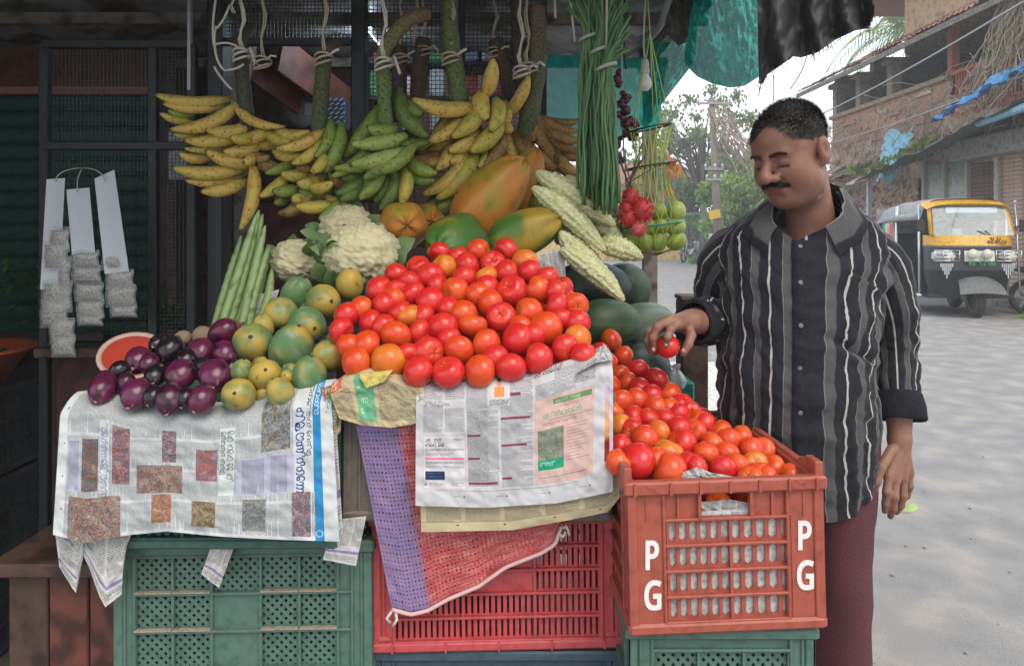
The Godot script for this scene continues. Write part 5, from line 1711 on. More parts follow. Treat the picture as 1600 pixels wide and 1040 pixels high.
# ---------------------------------------------------------------- things that hang from the roof
func hanging() -> void:
	long_beans()
	var s := S()
	# grapes
	var t := thing("grape_bunch", "dark purple grape bunch hanging behind the long beans", "grapes", P(978, 180, 2.34))
	var gs := S()
	var pr := []
	for i in 8: pr.append(Vector2(sin(PI * i / 7.0), -cos(PI * i / 7.0) * 1.15))
	lathe(gs, pr, 10)
	var gm := done(gs)
	var gmat := mat(lin(0.07, 0.012, 0.025), 0.35, M.mott, 30.0)
	for e in [[967, 128, 5, 9], [974, 162, 10, 24], [983, 200, 14, 30], [968, 240, 6, 12]]:
		for k in e[3]:
			var o := obj("grape", gm, gmat, t)
			o.transform = Transform3D(tilt().scaled(Vector3.ONE * rr(0.008, 0.0105)), P(e[0] + rr(-1, 1) * e[2], e[1] + rr(-17, 17), 2.34 + rr(-0.02, 0.02)) - t.position)
	s = S()
	tube(s, [Vector3(-0.01, 0.62, 0), Vector3(-0.012, 0.1, 0), Vector3(-0.005, -0.14, 0)], 0.0025, 5)
	obj("stem", s, M.rope, t)
	# rambutans
	var rm := vmat(0.6)
	var k := 0
	for e in [[985, 308, 15, "upper dark red hairy fruit in the hanging cluster"], [1003, 328, 20, "largest red hairy fruit beside the netted limes"], [982, 340, 15, "red hairy fruit touching the long beans"], [998, 356, 14, "pinkish lowest hairy fruit in the hanging cluster"], [978, 325, 13, "small red hairy fruit half hidden by the beans"]]:
		s = S()
		var r: float = e[2] * 2.2 / FP
		var base := Color(0.42, 0.03, 0.035) if k != 3 else Color(0.5, 0.1, 0.1)
		lathe(s, pr, 14, Transform3D(Basis().scaled(Vector3.ONE * r * 0.86), Vector3.ZERO), func(_q, _i, _j): return base)
		for i in 150:
			var dir := Vector3(rr(-1, 1), rr(-1, 1), rr(-1, 1)).normalized()
			var sd := dir.cross(Vector3(rr(-1, 1), rr(-1, 1), rr(-1, 1))).normalized()
			s.set_color(base.lerp(Color(0.55, 0.14, 0.08), rng.randf() * 0.7))
			var p := dir * r * 0.84
			var tip := dir * r * rr(1.15, 1.35) + sd * r * 0.2
			s.set_smooth_group(-1)
			v1(s, p + sd * r * 0.06, Vector2.ZERO); v1(s, tip, Vector2.ZERO); v1(s, p - sd * r * 0.06, Vector2.ZERO)
			s.set_smooth_group(0)
		var o := solo("rambutan", s, rm, e[3], "rambutan")
		o.position = P(e[0], e[1], 2.2)
		k += 1
	t = thing("twig_bunch", "dry twigs above the hanging red fruit", "twigs", P(990, 270, 2.24))
	for i in 9:
		s = S()
		var a := P(988 + rr(-6, 6), 312, 2.24) - t.position
		tube(s, [a, a + Vector3(rr(-0.02, 0.02), 0.05, 0), a + Vector3(rr(-0.05, 0.06), rr(0.08, 0.16), rr(-0.02, 0.02))], 0.0018, 4)
		obj("twig", s, M.wood_grey, t)
	# net of limes
	var bc := P(1016, 352, 2.3)
	var lm := vmat(0.4)
	for i in 21:
		s = S()
		var c1 := Color(0.20, 0.34, 0.05).lerp(Color(0.34, 0.42, 0.10), rng.randf())
		lathe(s, pr, 14, Transform3D.IDENTITY, func(q, _i, _j): return c1.lerp(Color(0.42, 0.42, 0.12), smoothstep(0.0, 0.6, nz.get_noise_3d(q.x, q.y, q.z + i))))
		var o := solo("lime", s, lm, "pale green lime inside the hanging net", "lime", "limes in the net")
		var row := i / 7
		o.transform = Transform3D(tilt().scaled(Vector3.ONE * rr(0.024, 0.028)), bc + Vector3(-0.062 + (i % 7) % 4 * 0.043 + rr(-0.006, 0.006), -0.045 + row * 0.042, (0.028 if i % 7 < 4 else -0.03)))
	t = thing("net_bag", "yellow green string net holding limes on a wire ring", "net", bc)
	var nm := mat(lin(0.42, 0.52, 0.10), 0.6)
	var prof := [[-0.085, 0.02], [-0.07, 0.065], [-0.03, 0.093], [0.01, 0.098], [0.05, 0.085], [0.1, 0.06], [0.2, 0.042], [0.28, 0.06]]
	for k2 in 20:
		for dr in [-1, 1]:
			s = S()
			var pts := []
			for i in prof.size():
				var a: float = TAU * k2 / 20.0 + dr * i * 0.16
				pts.append(Vector3(cos(a) * prof[i][1], prof[i][0], sin(a) * prof[i][1] * 0.8))
			tube(s, pts, 0.0013, 3)
			obj("strand", s, nm, t)
	for e in [[0.0, 0.1, M.p_teal], [0.28, 0.06, M.wire], [0.17, 0.075, M.wire]]:
		s = S()
		var pts := []
		for i in 25: pts.append(Vector3(cos(TAU * i / 24.0) * e[1], e[0] + 0.012 * cos(TAU * i / 24.0), sin(TAU * i / 24.0) * e[1] * 0.8))
		tube(s, pts, 0.0028, 5)
		obj("ring", s, e[2], t)
	for i in 5:
		s = S()
		var a := TAU * i / 5.0
		tube(s, [Vector3(cos(a) * 0.06, 0.28, sin(a) * 0.05), Vector3(0.0, 0.55, 0), Vector3(-0.02, 0.85, 0)], 0.0014, 4)
		obj("hanger", s, nm, t)
	for i in 16:
		s = S()
		var a := Vector3(0.05 + rr(-0.02, 0.03), rr(0.1, 0.22), rr(-0.02, 0.04))
		leaf(s, a, a + Vector3(rr(-0.01, 0.02), -rr(0.02, 0.05), 0), 0.005, Vector3(0.004, 0, 0.004), Color(0.5, 0.2, 0.05))
		obj("dry_shred", s, vmat(0.8), t)
	# bulb
	t = thing("light_bulb", "unlit white light bulb in a white holder under the awning", "bulb", P(1008, 130, 2.5))
	s = S()
	lathe(s, [Vector2(0, -0.024), Vector2(0.012, -0.022), Vector2(0.02, -0.012), Vector2(0.0215, 0.0), Vector2(0.018, 0.012), Vector2(0.012, 0.024), Vector2(0.011, 0.03), Vector2(0, 0.031)], 18)
	obj("glass", s, mat(lin(0.66, 0.66, 0.64), 0.25), t)
	s = S()
	lathe(s, [Vector2(0, 0.028), Vector2(0.014, 0.029), Vector2(0.015, 0.045), Vector2(0.012, 0.047), Vector2(0.0125, 0.06), Vector2(0.009, 0.075), Vector2(0, 0.077)], 16)
	obj("holder", s, mat(lin(0.55, 0.55, 0.52), 0.4), t)
	s = S()
	tube(s, bez(Vector3(0, 0.075, 0), Vector3(-0.015, 0.12, 0), Vector3(0.02, 0.46, 0), 8), 0.003, 5)
	obj("flex", s, M.string, t)
	for e in [[[976, -30], [974, 60], [978, 108], "thin iron hook hanging above the grapes"], [[1040, 40], [1020, 80], [1024, 112], "loop of dark cable hanging right of the bulb"], [[888, -40], [894, 30], [898, 65], "pale plastic ribbon hanging left of the long beans"], [[868, -30], [866, 10], [868, 28], "pale cloth knot hanging under the tin awning"]]:
		s = S()
		tube(s, bez(P(e[0][0], e[0][1], 2.5), P(e[1][0], e[1][1], 2.48), P(e[2][0], e[2][1], 2.5), 8), 0.004 if e[0][0] < 900 else 0.003, 5)
		solo("hanging_string", s, M.string if e[0][0] < 900 else M.wire, e[3], "string")
	nets()
	packets()

func long_beans() -> void:
	var m := vmat(0.5)
	var k := 0
	for b in [[921, 58, 905, 950, -20, 0, 34, "long bean bundle at the left with a low tie"], [938, 78, 912, 962, 6, 0, 40, "long bean bundle in the middle of the hanging beans"], [948, 104, 930, 976, 30, 0, 26, "long bean bundle at the right tied lowest"]]:
		var d := 2.16 - k * 0.03
		var tie := P(b[0], b[1], d)
		var t := thing("long_bean_bundle", b[7], "long beans", tie)
		var s := S()
		for i in b[6]:
			var an := rr(0, TAU)
			var q := sqrt(rng.randf())
			var tp := Vector3(cos(an), 0, sin(an)) * q * 0.018
			var ex := lerpf(b[2], b[3], clampf(0.5 + 0.5 * cos(an) * q + rr(-0.15, 0.15), 0, 1))
			var bot := P(ex, 300 + rr(-40, 22) + k * 8, d + sin(an) * q * 0.035) - tie
			var top := Vector3(0, 0, 0)
			if k == 2: top = Vector3(rr(0.02, 0.06), rr(0.03, 0.13), rr(-0.02, 0.03))
			elif k == 1: top = Vector3(rr(-0.015, 0.075), rr(0.07, 0.2), rr(-0.03, 0.03))
			else: top = Vector3(rr(-0.065, 0.04), rr(0.08, 0.2), rr(-0.03, 0.03))
			var mid := Vector3(bot.x * 0.75 + tp.x, bot.y * 0.4, bot.z * 0.8)
			var pts := [top]
			for u in 3: pts.append(top.lerp(tp, (u + 1) / 3.0) + Vector3(0, 0.008 * sin(PI * (u + 1) / 3.0), 0))
			for u in 9:
				var f := (u + 1) / 9.0
				pts.append(tp.lerp(mid, f).lerp(mid.lerp(bot, f), f) + Vector3(0.004 * sin(u * 1.3 + i), 0, 0.003 * cos(u + i * 2.0)))
			var c0 := Color(0.055, 0.13, 0.05).lerp(Color(0.09, 0.20, 0.07), rng.randf())
			tube(s, pts, rr(0.0038, 0.005), 5, func(_q, _i, _j): return c0)
		var o := obj("beans", s, m, t, true)
		s = S()
		var ring := []
		for i in 17: ring.append(Vector3(cos(TAU * i / 16.0) * 0.024, 0.008 * cos(TAU * i / 16.0), sin(TAU * i / 16.0) * 0.024))
		tube(s, ring, 0.0055, 6)
		obj("tie_band", s, mat(lin(0.32, 0.36, 0.28), 0.7), t)
		s = S()
		tube(s, [Vector3(0, 0.0, 0), Vector3(0, 2.25 - tie.y, 0)], 0.003, 5)
		obj("hanger", s, M.rope, t)
		k += 1

func nets() -> void:
	var im := Image.create(128, 128, true, Image.FORMAT_RGBA8)
	for y in 128:
		for x in 128:
			var v := 0.82 + 0.18 * sin(y * PI / 2.0) + rr(-0.1, 0.1)
			im.set_pixel(x, y, Color(v, v, v, 1.0 if (x % 4 < 3 and y % 3 < 2) else 0.93))
	var m := mat(lin(0.03, 0.62, 0.56), 0.75)
	m.albedo_texture = tex(im)
	m.uv1_scale = Vector3(3, 3, 1)
	m.transparency = BaseMaterial3D.TRANSPARENCY_ALPHA
	m.backlight_enabled = true
	m.backlight = Color(0.04, 0.9, 0.8)
	m.cull_mode = BaseMaterial3D.CULL_DISABLED
	var s := drape([[0.0, 842, 84], [0.5, 930, 88], [1.0, 1042, 92]], [[0.0, 842, 228], [0.3, 905, 240], [0.6, 950, 226], [1.0, 1030, 196]], 3.3, 3.34, 0.06, 3.0, 50, 26, 0.0, 2.0)
	solo("shade_net", s, m, "green shade net stretched behind the long beans", "net")
	s = drape([[0.0, 1006, 62], [0.5, 1045, 66], [1.0, 1090, 40]], [[0.0, 1004, 204], [0.3, 1018, 190], [0.6, 1036, 160], [1.0, 1086, 96]], 2.8, 2.85, 0.09, 4.0, 40, 30, 0.0, 7.0)
	solo("shade_net", s, m, "gathered green net hanging beside the light bulb", "net")
	s = drape([[0.0, 1092, -60], [0.5, 1140, -66], [1.0, 1186, -60]], [[0.0, 1068, 98], [0.2, 1090, 120], [0.4, 1112, 130], [0.6, 1140, 137], [0.8, 1164, 134], [1.0, 1186, 120]], 2.5, 2.45, 0.10, 4.5, 70, 50, 0.0, 12.0)
	solo("shade_net", s, m, "bright green net hanging over the road from the awning edge", "net")
	s = drape([[0.0, 1050, -60], [1.0, 1120, -60]], [[0.0, 1040, 50], [0.3, 1060, 72], [0.55, 1075, 64], [0.8, 1095, 34], [1.0, 1118, 0]], 2.6, 2.55, 0.05, 4.0, 26, 26, 0.0, 22.0)
	solo("grey_tarp", s, mat(lin(0.13, 0.12, 0.11), 0.8, M.dusty, 2.0), "grey cloth flap between the two green nets", "tarp")
	var tp := thing("black_tarp", "black ragged tarp hanging from the awning above the man", "tarp")
	s = S()
	var tb := [[0.0, 1186, 130], [0.04, 1192, 132], [0.09, 1200, 116], [0.2, 1218, 104], [0.3, 1240, 88], [0.36, 1252, 90], [0.5, 1278, 82], [0.66, 1306, 62], [0.8, 1336, 48], [0.92, 1358, 44], [1.0, 1366, 26]]
	sheet(s, 90, 40, func(u, v):
		var q := Vector2(lerpf(1182, 1372, u), -80).lerp(poly_at(tb, u), v)
		var fold := 0.035 * sin(u * 17.0 + 1.5 * sin(v * 3.0) + u * u * 6.0) + 0.03 * nz.get_noise_2d(u * 5.0 + v * 2.0, v * 3.0)
		return P(q.x, q.y, 2.17 + fold * (0.4 + 0.6 * v)))
	obj("cloth", s, M.tarp_black, tp)
	s = S()
	for i in 40:
		var u := rng.randf()
		var q := poly_at([[0.0, 1186, 130], [0.09, 1200, 116], [0.3, 1240, 88], [0.5, 1278, 82], [0.66, 1306, 62], [0.92, 1358, 44], [1.0, 1366, 26]], u)
		var a := P(q.x, q.y - 4, 2.16 + rr(-0.03, 0.03))
		tube(s, [a, a + Vector3(rr(-0.006, 0.006), -rr(0.004, 0.018), 0), a + Vector3(rr(-0.012, 0.012), -rr(0.012, 0.03), 0)], 0.0011, 3)
	obj("fringe", s, mat(lin(0.09, 0.07, 0.05), 0.9), tp, true)
	for e in [[[1262, 82], [1258, 110], [1234, 140]], [[1209, 116], [1210, 140], [1209, 158]], [[1189, 128], [1187, 140], [1186, 150]]]:
		s = S()
		tube(s, bez(P(e[0][0], e[0][1], 2.16), P(e[1][0], e[1][1], 2.15), P(e[2][0], e[2][1], 2.16), 6), 0.0014, 4)
		obj("loose_thread", s, M.tarp_black, tp)
	s = S()
	bar(s, Vector3(0.58, 2.19, -2.16), Vector3(1.12, 2.10, -2.16), 0.03, 0.03)
	solo("awning_beam", s, M.wood_grey, "wooden beam end that carries the black tarp", "beam")

func packets() -> void:
	var film := mat(Color(0.85, 0.88, 0.9, 0.24), 0.12)
	film.transparency = BaseMaterial3D.TRANSPARENCY_ALPHA
	var fill := bump(mat(lin(0.42, 0.39, 0.33), 0.8, ramp_tex(noise_img(71, 0.05, 4, 128), [[0.2, Color(0.5, 0.44, 0.36)], [0.5, grey(0.9)], [0.8, grey(1.0)]]), 14.0), M.ncell, 0.8)
	var lab := ["white card strip with packets, nearest the roller shutter", "shorter white card strip with packets in the middle", "tilted white card strip with packets beside yellow plantains"]
	var k := 0
	for c in [[[72, 280], [101, 278], [62, 452], [92, 453], [[86, 400, 20, 24], [88, 462, 24, 26], [84, 490, 22, 22], [96, 516, 20, 20], [98, 540, 19, 18], [100, 430, 10, 30], [92, 374, 16, 20]]], [[103, 296], [139, 293], [112, 398], [148, 394], [[132, 404, 22, 14], [134, 428, 23, 14], [138, 456, 23, 15], [140, 482, 22, 15], [140, 500, 20, 9]]], [[147, 279], [178, 265], [163, 428, 0], [201, 424], [[186, 436, 22, 16], [188, 462, 24, 18], [192, 486, 21, 10], [178, 410, 20, 12]]]]:
		var t := thing("packet_strip", lab[k], "packets", P(c[0][0] + 15, c[0][1], 2.5))
		var s := S()
		var o := t.position
		sheet(s, 6, 14, func(u, v):
			var a := Vector2(lerpf(c[0][0], c[1][0], u), lerpf(c[0][1], c[1][1], u))
			var b := Vector2(lerpf(c[2][0], c[3][0], u), lerpf(c[2][1], c[3][1], u))
			var q := a.lerp(b, v)
			return P(q.x, q.y, 2.5 + 0.012 * sin(v * 3.0 + k) + 0.004 * sin(u * 4.0)) - o)
		obj("card", s, M.card, t)
		for p in c[4]:
			var ctr := P(p[0], p[1], 2.492 + rr(0, 0.008)) - o
			for part in 2:
				s = S()
				var hx: float = p[2] * 2.5 / FP * (1.0 if part == 0 else 0.84)
				var hy: float = p[3] * 2.5 / FP * (1.0 if part == 0 else 0.74)
				sheet(s, 10, 8, func(u, v):
					var e := sin(PI * u) * sin(PI * v)
					return ctr + Vector3((u - 0.5) * 2 * hx + 0.002 * sin(v * 9), (0.5 - v) * 2 * hy, 0.012 * sqrt(e) * (1.0 if part == 0 else 0.7) + 0.002 * sin(u * 17 + v * 11) * e))
				obj("pouch_film" if part == 0 else "contents", s, film if part == 0 else fill, t)
		s = S()
		tube(s, bez(P((c[0][0] + c[1][0]) / 2.0, c[0][1] + 4, 2.5) - o, P(c[0][0] + 14, c[0][1] - 16, 2.5) - o, P(128, 262, 2.56) - o, 6), 0.002, 4)
		obj("string", s, M.string, t)
		k += 1

# ---------------------------------------------------------------- the street beyond
const WX := 9.9      # plane of the old building's front

func street() -> void:
	building()
	far_things()

func slats(parent: Node3D, z0: float, z1: float, y0: float, y1: float, x: float, m, pitch := 0.085) -> void:
	var n := int((y1 - y0) / pitch)
	var s := S()
	var R := []
	for k in 6:
		var a := PI * k / 5.0
		R.append(PackedVector3Array([Vector3(-0.028 * sin(a), pitch * 0.5 * -cos(a), 0), Vector3(-0.028 * sin(a), pitch * 0.5 * -cos(a), z1 - z0)]))
	loft(s, R, false)
	var me := done(s)
	for k in n:
		var o := obj("slat", me, m, parent)
		o.position = Vector3(x, y0 + pitch * (k + 0.5), z0)

func building() -> void:
	var b := thing("old_building", "old two storey building with open verandah across the road", "building", Vector3(WX, 0, -20))
	var wallm := bump(mat(lin(0.5, 0.37, 0.28), 0.9, M.dusty, 0.35), M.nfine, 0.4)
	var brick := mat(lin(0.44, 0.25, 0.17), 0.9, M.dusty, 0.9)
	var stone := bump(mat(lin(0.33, 0.27, 0.21), 0.9, M.dusty, 1.2), M.nfine, 0.4)
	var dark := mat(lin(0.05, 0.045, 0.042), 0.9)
	var redp := mat(lin(0.42, 0.12, 0.09), 0.8, M.dusty, 1.5)
	var s := S()
	box(s, Vector3(0.15, 2.0, 1.5), Vector3(0.3, 4.0, 12.6))
	obj("wall", s, wallm, b)
	s = S()
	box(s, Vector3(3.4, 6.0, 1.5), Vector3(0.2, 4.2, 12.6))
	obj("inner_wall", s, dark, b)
	s = S()
	box(s, Vector3(1.75, 4.06, 1.5), Vector3(3.5, 0.16, 12.6))
	obj("floor_slab", s, stone, b)
	s = S()
	for e in [[0.65, 6.2], [1.75, 6.75], [2.85, 7.3]]: box(s, Vector3(e[0], e[1] / 2, -4.65), Vector3(1.1, e[1], 0.3))
	obj("end_wall", s, stone, b)
	s = S()      # low brick parapet under the rail
	box(s, Vector3(0.06, 4.4, -1.3), Vector3(0.2, 0.86, 6.6))
	obj("parapet", s, brick, b)
	for k in 24:      # courses of brick standing proud
		s = S()
		box(s, Vector3(-0.06, 3.4 + (k % 11) * 0.13, -4.5 + (k * 37 % 23) * 0.3), Vector3(0.05, 0.1, rr(0.3, 0.9)))
		obj("brick_course", s, brick if k % 3 else wallm, b)
	s = S()
	box(s, Vector3(0.02, 4.88, -1.3), Vector3(0.36, 0.12, 6.6), Transform3D.IDENTITY, 0.02)
	obj("rail", s, stone, b)
	for z in [-4.45, -2.8, -0.9]:
		s = S()
		box(s, Vector3(0.1, 5.35, z), Vector3(0.3, 0.82, 0.28), Transform3D.IDENTITY, 0.03)
		box(s, Vector3(0.1, 5.84, z), Vector3(0.5, 0.16, 0.5), Transform3D.IDENTITY, 0.03)
		obj("column", s, stone, b)
	for z in [1.9, 4.6, 7.2]:
		s = S()
		box(s, Vector3(0.1, 5.1, z), Vector3(0.2, 2.0, 0.2), Transform3D.IDENTITY, 0.02)
		obj("column", s, redp, b)
	s = S()
	box(s, Vector3(0.04, 4.95, 4.8), Vector3(0.12, 0.1, 5.6), Transform3D.IDENTITY, 0.01)
	obj("rail", s, redp, b)
	for k in 52:
		s = S()
		box(s, Vector3(0.04, 4.5, 2.15 + k * 0.106), Vector3(0.04, 0.82, 0.045))
		obj("baluster", s, redp, b)
	s = S()
	box(s, Vector3(0.04, 4.03, 4.8), Vector3(0.14, 0.16, 5.6))
	obj("rail", s, redp, b)
	# tiled roof: rows of tiles stepping up from a broken eave
	var tile := mat(lin(0.30, 0.15, 0.09), 0.9, M.dusty, 0.7)
	var roof := Node3D.new()
	roof.name = "roof"
	b.add_child(roof)
	for r in 10:
		s = S()
		sheet(s, 130, 1, func(u, v): return Vector3(-1.0 + (r + v) * 0.46, 5.70 + (r + v) * 0.24 + 0.05 * (1.0 - v) + 0.035 * absf(sin(u * 130.0 * 0.5 * PI)) + 0.05 * nz.get_noise_2d(u * 14.0, r * 0.7), lerpf(-5.0, 7.9, u)))
		obj("tile_row", s, tile, roof)
	for k in 21:
		s = S()
		bar(s, Vector3(-0.95, 5.64, -4.85 + k * 0.62), Vector3(1.2, 6.72, -4.85 + k * 0.62), 0.07, 0.1)
		obj("rafter", s, M.wood_grey, roof)
	s = S()
	box(s, Vector3(-0.99, 5.64, 1.45), Vector3(0.05, 0.12, 12.9))
	obj("fascia_board", s, M.wood_grey, roof)
	s = S()
	bar(s, Vector3(1.4, 6.8, -4.9), Vector3(1.4, 6.8, 7.8), 4.6, 0.03, Vector3(-0.46, 0.89, 0))
	obj("soffit", s, mat(lin(0.14, 0.11, 0.09), 0.9, M.grain, 0.8), roof)
	# upper block with a small window under its own roof
	s = S()
	box(s, Vector3(2.6, 8.0, -0.4), Vector3(2.4, 3.0, 5.2))
	obj("upper_wall", s, mat(lin(0.46, 0.30, 0.19), 0.9, M.dusty, 0.4), b)
	s = S()
	box(s, Vector3(1.36, 7.75, -0.6), Vector3(0.1, 0.5, 0.8))
	obj("window", s, dark, b)
	for k in 4:
		s = S()
		box(s, Vector3(1.3, 7.55 + k * 0.13, -0.6), Vector3(0.04, 0.02, 0.8))
		obj("window_bar", s, M.wood_grey, b)
	s = S()
	bar(s, Vector3(2.2, 8.5, -6.2), Vector3(2.2, 9.6, 3.0), 4.2, 0.12, Vector3.UP)
	obj("upper_roof", s, tile, b)
	# ground floor: shutters, door, window
	var tan := mat(lin(0.5, 0.37, 0.29), 0.75, M.dusty, 0.5)
	var t := thing("shop_shutter", "closed tan roller shutter across the road behind the rickshaw", "shutter", Vector3(WX, 0, -20))
	slats(t, 4.0, 8.4, 0.3, 3.0, -0.06, tan)
	for z in [3.9, 8.5]:
		s = S()
		box(s, Vector3(-0.08, 1.6, z), Vector3(0.16, 3.2, 0.14), Transform3D.IDENTITY, 0.01)
		obj("jamb", s, mat(lin(0.5, 0.46, 0.4), 0.8, M.dusty, 1.0), t)
	t = thing("shop_shutter", "narrow brown roller shutter between window and tan shutter", "shutter", Vector3(WX, 0, -20))
	slats(t, 2.9, 3.8, 0.3, 2.9, -0.05, mat(lin(0.17, 0.11, 0.09), 0.8, M.dusty, 0.7))
	t = thing("shutter_box", "grey metal shutter box above the tan roller shutter", "shutter box", Vector3(WX, 0, -20))
	s = S()
	box(s, Vector3(-0.3, 3.12, 5.6), Vector3(0.5, 0.42, 5.6), Transform3D.IDENTITY, 0.03)
	obj("casing", s, mat(lin(0.33, 0.33, 0.33), 0.5, M.dusty, 0.6), t)
	t = thing("shop_window", "two pane shop window with pale frame across the road", "window", Vector3(WX, 0, -20))
	for z in [0.95, 1.85, 2.75]:
		s = S()
		box(s, Vector3(-0.06, 1.7, z), Vector3(0.12, 2.7, 0.1), Transform3D.IDENTITY, 0.01)
		obj("frame", s, mat(lin(0.45, 0.38, 0.33), 0.8), t)
	for z in [1.4, 2.3]:
		s = S()
		box(s, Vector3(-0.03, 1.7, z), Vector3(0.03, 2.6, 0.78))
		obj("pane", s, mat(lin(0.28, 0.33, 0.31), 0.3, M.dusty, 0.6), t)
	var rust := bump(mat(Color.WHITE, 0.85, ramp_tex(noise_img(81, 0.02, 5, 256), [[0.25, Color(0.36, 0.24, 0.18)], [0.42, Color(0.56, 0.46, 0.36)], [0.55, Color(0.66, 0.64, 0.58)], [0.75, Color(0.5, 0.34, 0.24)]]), 0.6), M.nfine, 0.3)
	t = thing("rusty_wall", "rusty corrugated sheet wall beside the dry vines", "wall", Vector3(WX, 0, -20))
	for k in 4:
		s = S()
		sheet(s, 4, 60, func(u, v): return Vector3(-0.12 + 0.03 * sin(v * 90.0) - 0.02 * (k % 2), v * 2.55 + 0.05 * k, lerpf(-4.5 + k * 1.3, -3.1 + k * 1.3, u)))
		obj("metal_sheet", s, rust, t)
	# broken lean-to with tarps
	t = thing("lean_to", "broken lean-to of planks and tin hanging over the shops", "awning", Vector3(WX, 0, -20))
	for k in 15:
		s = S()
		var z := -4.5 + k * 0.36 + rr(-0.1, 0.1)
		var drop := rr(-0.15, 0.15)
		bar(s, Vector3(0.0, 3.35 + rr(-0.1, 0.1), z), Vector3(-1.0 - rr(0, 0.4), 2.75 + drop, z + rr(-0.3, 0.3)), rr(0.2, 0.45), 0.03)
		obj("plank", s, [M.wood_grey, brick, mat(lin(0.55, 0.46, 0.38), 0.9, M.dusty, 1.0), rust][k % 4], t)
	for k in 6:
		s = S()
		bar(s, Vector3(-1.0, 2.95, -4.4 + k * 1.0), Vector3(-1.1, 2.9 + rr(-0.15, 0.15), -3.3 + k * 1.0), 0.07, 0.08)
		obj("batten", s, M.wood_grey, t)
	t = thing("sheet_awning", "sagging dark sheet awning with moss over the tan shutter", "awning", Vector3(WX, 0, -20))
	s = S()
	sheet(s, 40, 8, func(u, v): return Vector3(-1.7 * v + 0.06 * nz.get_noise_2d(u * 9, v * 4), lerpf(3.15, 4.1, u) - v * (0.55 - 0.1 * u) + 0.1 * nz.get_noise_2d(u * 8, v * 3 + 5), lerpf(0.8, 8.0, u)))
	obj("sheet", s, mat(lin(0.13, 0.125, 0.12), 0.85, M.dusty, 0.8), t)
	s = S()
	for i in 160:
		var u := rng.randf() * 0.5
		var p := Vector3(-1.6 + rr(-0.12, 0.15), lerpf(3.15, 4.1, u) - 0.45 + rr(0, 0.06), lerpf(0.8, 8.0, u))
		leaf(s, p, p + Vector3(rr(-0.1, 0.1), rr(0.02, 0.14), rr(-0.1, 0.1)), 0.03, Vector3(0.01, 0.02, 0), Color(0.2, 0.22, 0.05).lerp(Color(0.12, 0.18, 0.04), rng.randf()))
	obj("moss", s, vmat(0.9), t, true)
	var blue := mat(lin(0.06, 0.24, 0.52), 0.65, M.dusty, 0.6)
	var pale := mat(lin(0.22, 0.48, 0.62), 0.7, M.dusty, 0.6)
	s = S()
	sheet(s, 30, 10, func(u, v): return Vector3(WX - 1.75 + 0.3 * v + 0.15 * nz.get_noise_2d(u * 6, v * 5), lerpf(3.55, 4.15, u) + 0.25 * v * v + 0.16 * nz.get_noise_2d(u * 7 + 3, v * 3), -20 + lerpf(4.4, 7.8, u)))
	solo("blue_tarp", s, blue, "crumpled blue tarp on the sheet awning", "tarp")
	s = S()
	sheet(s, 16, 20, func(u, v): return Vector3(WX - 0.85 - 0.2 * v + 0.12 * nz.get_noise_2d(u * 6, v * 5), 3.75 - 1.15 * v + 0.1 * sin(u * 7), -20 + lerpf(0.6, 2.1 - 0.5 * v, u)))
	solo("blue_tarp", s, pale, "pale blue tarp hanging torn beside the dry vines", "tarp")
	s = S()
	tube(s, [Vector3(WX - 1.5, 3.35, -20 + 5.6), Vector3(WX - 1.6, 3.5, -20 + 8.2)], 0.07, 10)
	solo("blue_pipe", s, pale, "blue plastic drain pipe under the blue tarp", "pipe")
	s = S()
	bar(s, Vector3(WX - 0.7, 0.12, -20.6), Vector3(WX - 0.7, 2.8, -20.6), 0.09, 0.09)
	solo("iron_post", s, mat(lin(0.4, 0.42, 0.44), 0.5), "grey iron post between rusty sheets and window", "post")
	s = S()
	for e in [[0.0, 0.0], [0.25, 0.5], [0.0, 1.0]]:
		tube(s, [Vector3(WX - 1.15, 2.6, -24.6 + e[1]), Vector3(WX - 1.1, 2.0 + e[0], -23.8 + e[1])], 0.025, 5)
	solo("metal_bracket", s, M.wood_grey, "thin slanting metal bracket by the rusty sheet wall", "bracket")
	# orange sloping flap
	s = S()
	bar(s, Vector3(WX - 1.15, 2.55, -25.0), Vector3(WX - 1.1, 2.9, -21.5), 0.5, 0.03)
	solo("orange_board", s, mat(lin(0.5, 0.26, 0.14), 0.85, M.dusty, 1.0), "sloping orange board above the rusty sheets", "board")
	# dry creeper over the parapet, and cables
	t = thing("dry_creeper", "tangled dry brown creeper hanging over the verandah front", "creeper", Vector3(WX, 0, -20))
	s = S()
	for i in 420:
		var z := rr(-4.6, 7.6)
		if nz.get_noise_1d(z * 0.9) < -0.1 and rng.randf() < 0.7: continue
		var hgt := 3.3 + 1.1 * rng.randf() + maxf(0.0, (z - 0.5)) * 0.1 * rng.randf()
		var p := Vector3(-0.12 - rr(0, 0.5), hgt + 0.3, z)
		var pts := [p]
		var dir := Vector3(rr(-0.4, 0.2), rr(-1, 0.2), rr(-1.4, 1.4))
		for k in 6:
			dir += Vector3(rr(-0.4, 0.3), rr(-0.7, 0.4), rr(-0.7, 0.7))
			p += dir.normalized() * rr(0.1, 0.26)
			p.x = clampf(p.x, -1.2, -0.02)
			pts.append(p)
		s.set_color(Color(0.34, 0.27, 0.2).lerp(Color(0.52, 0.43, 0.33), rng.randf()))
		tube(s, pts, rr(0.005, 0.014), 3)
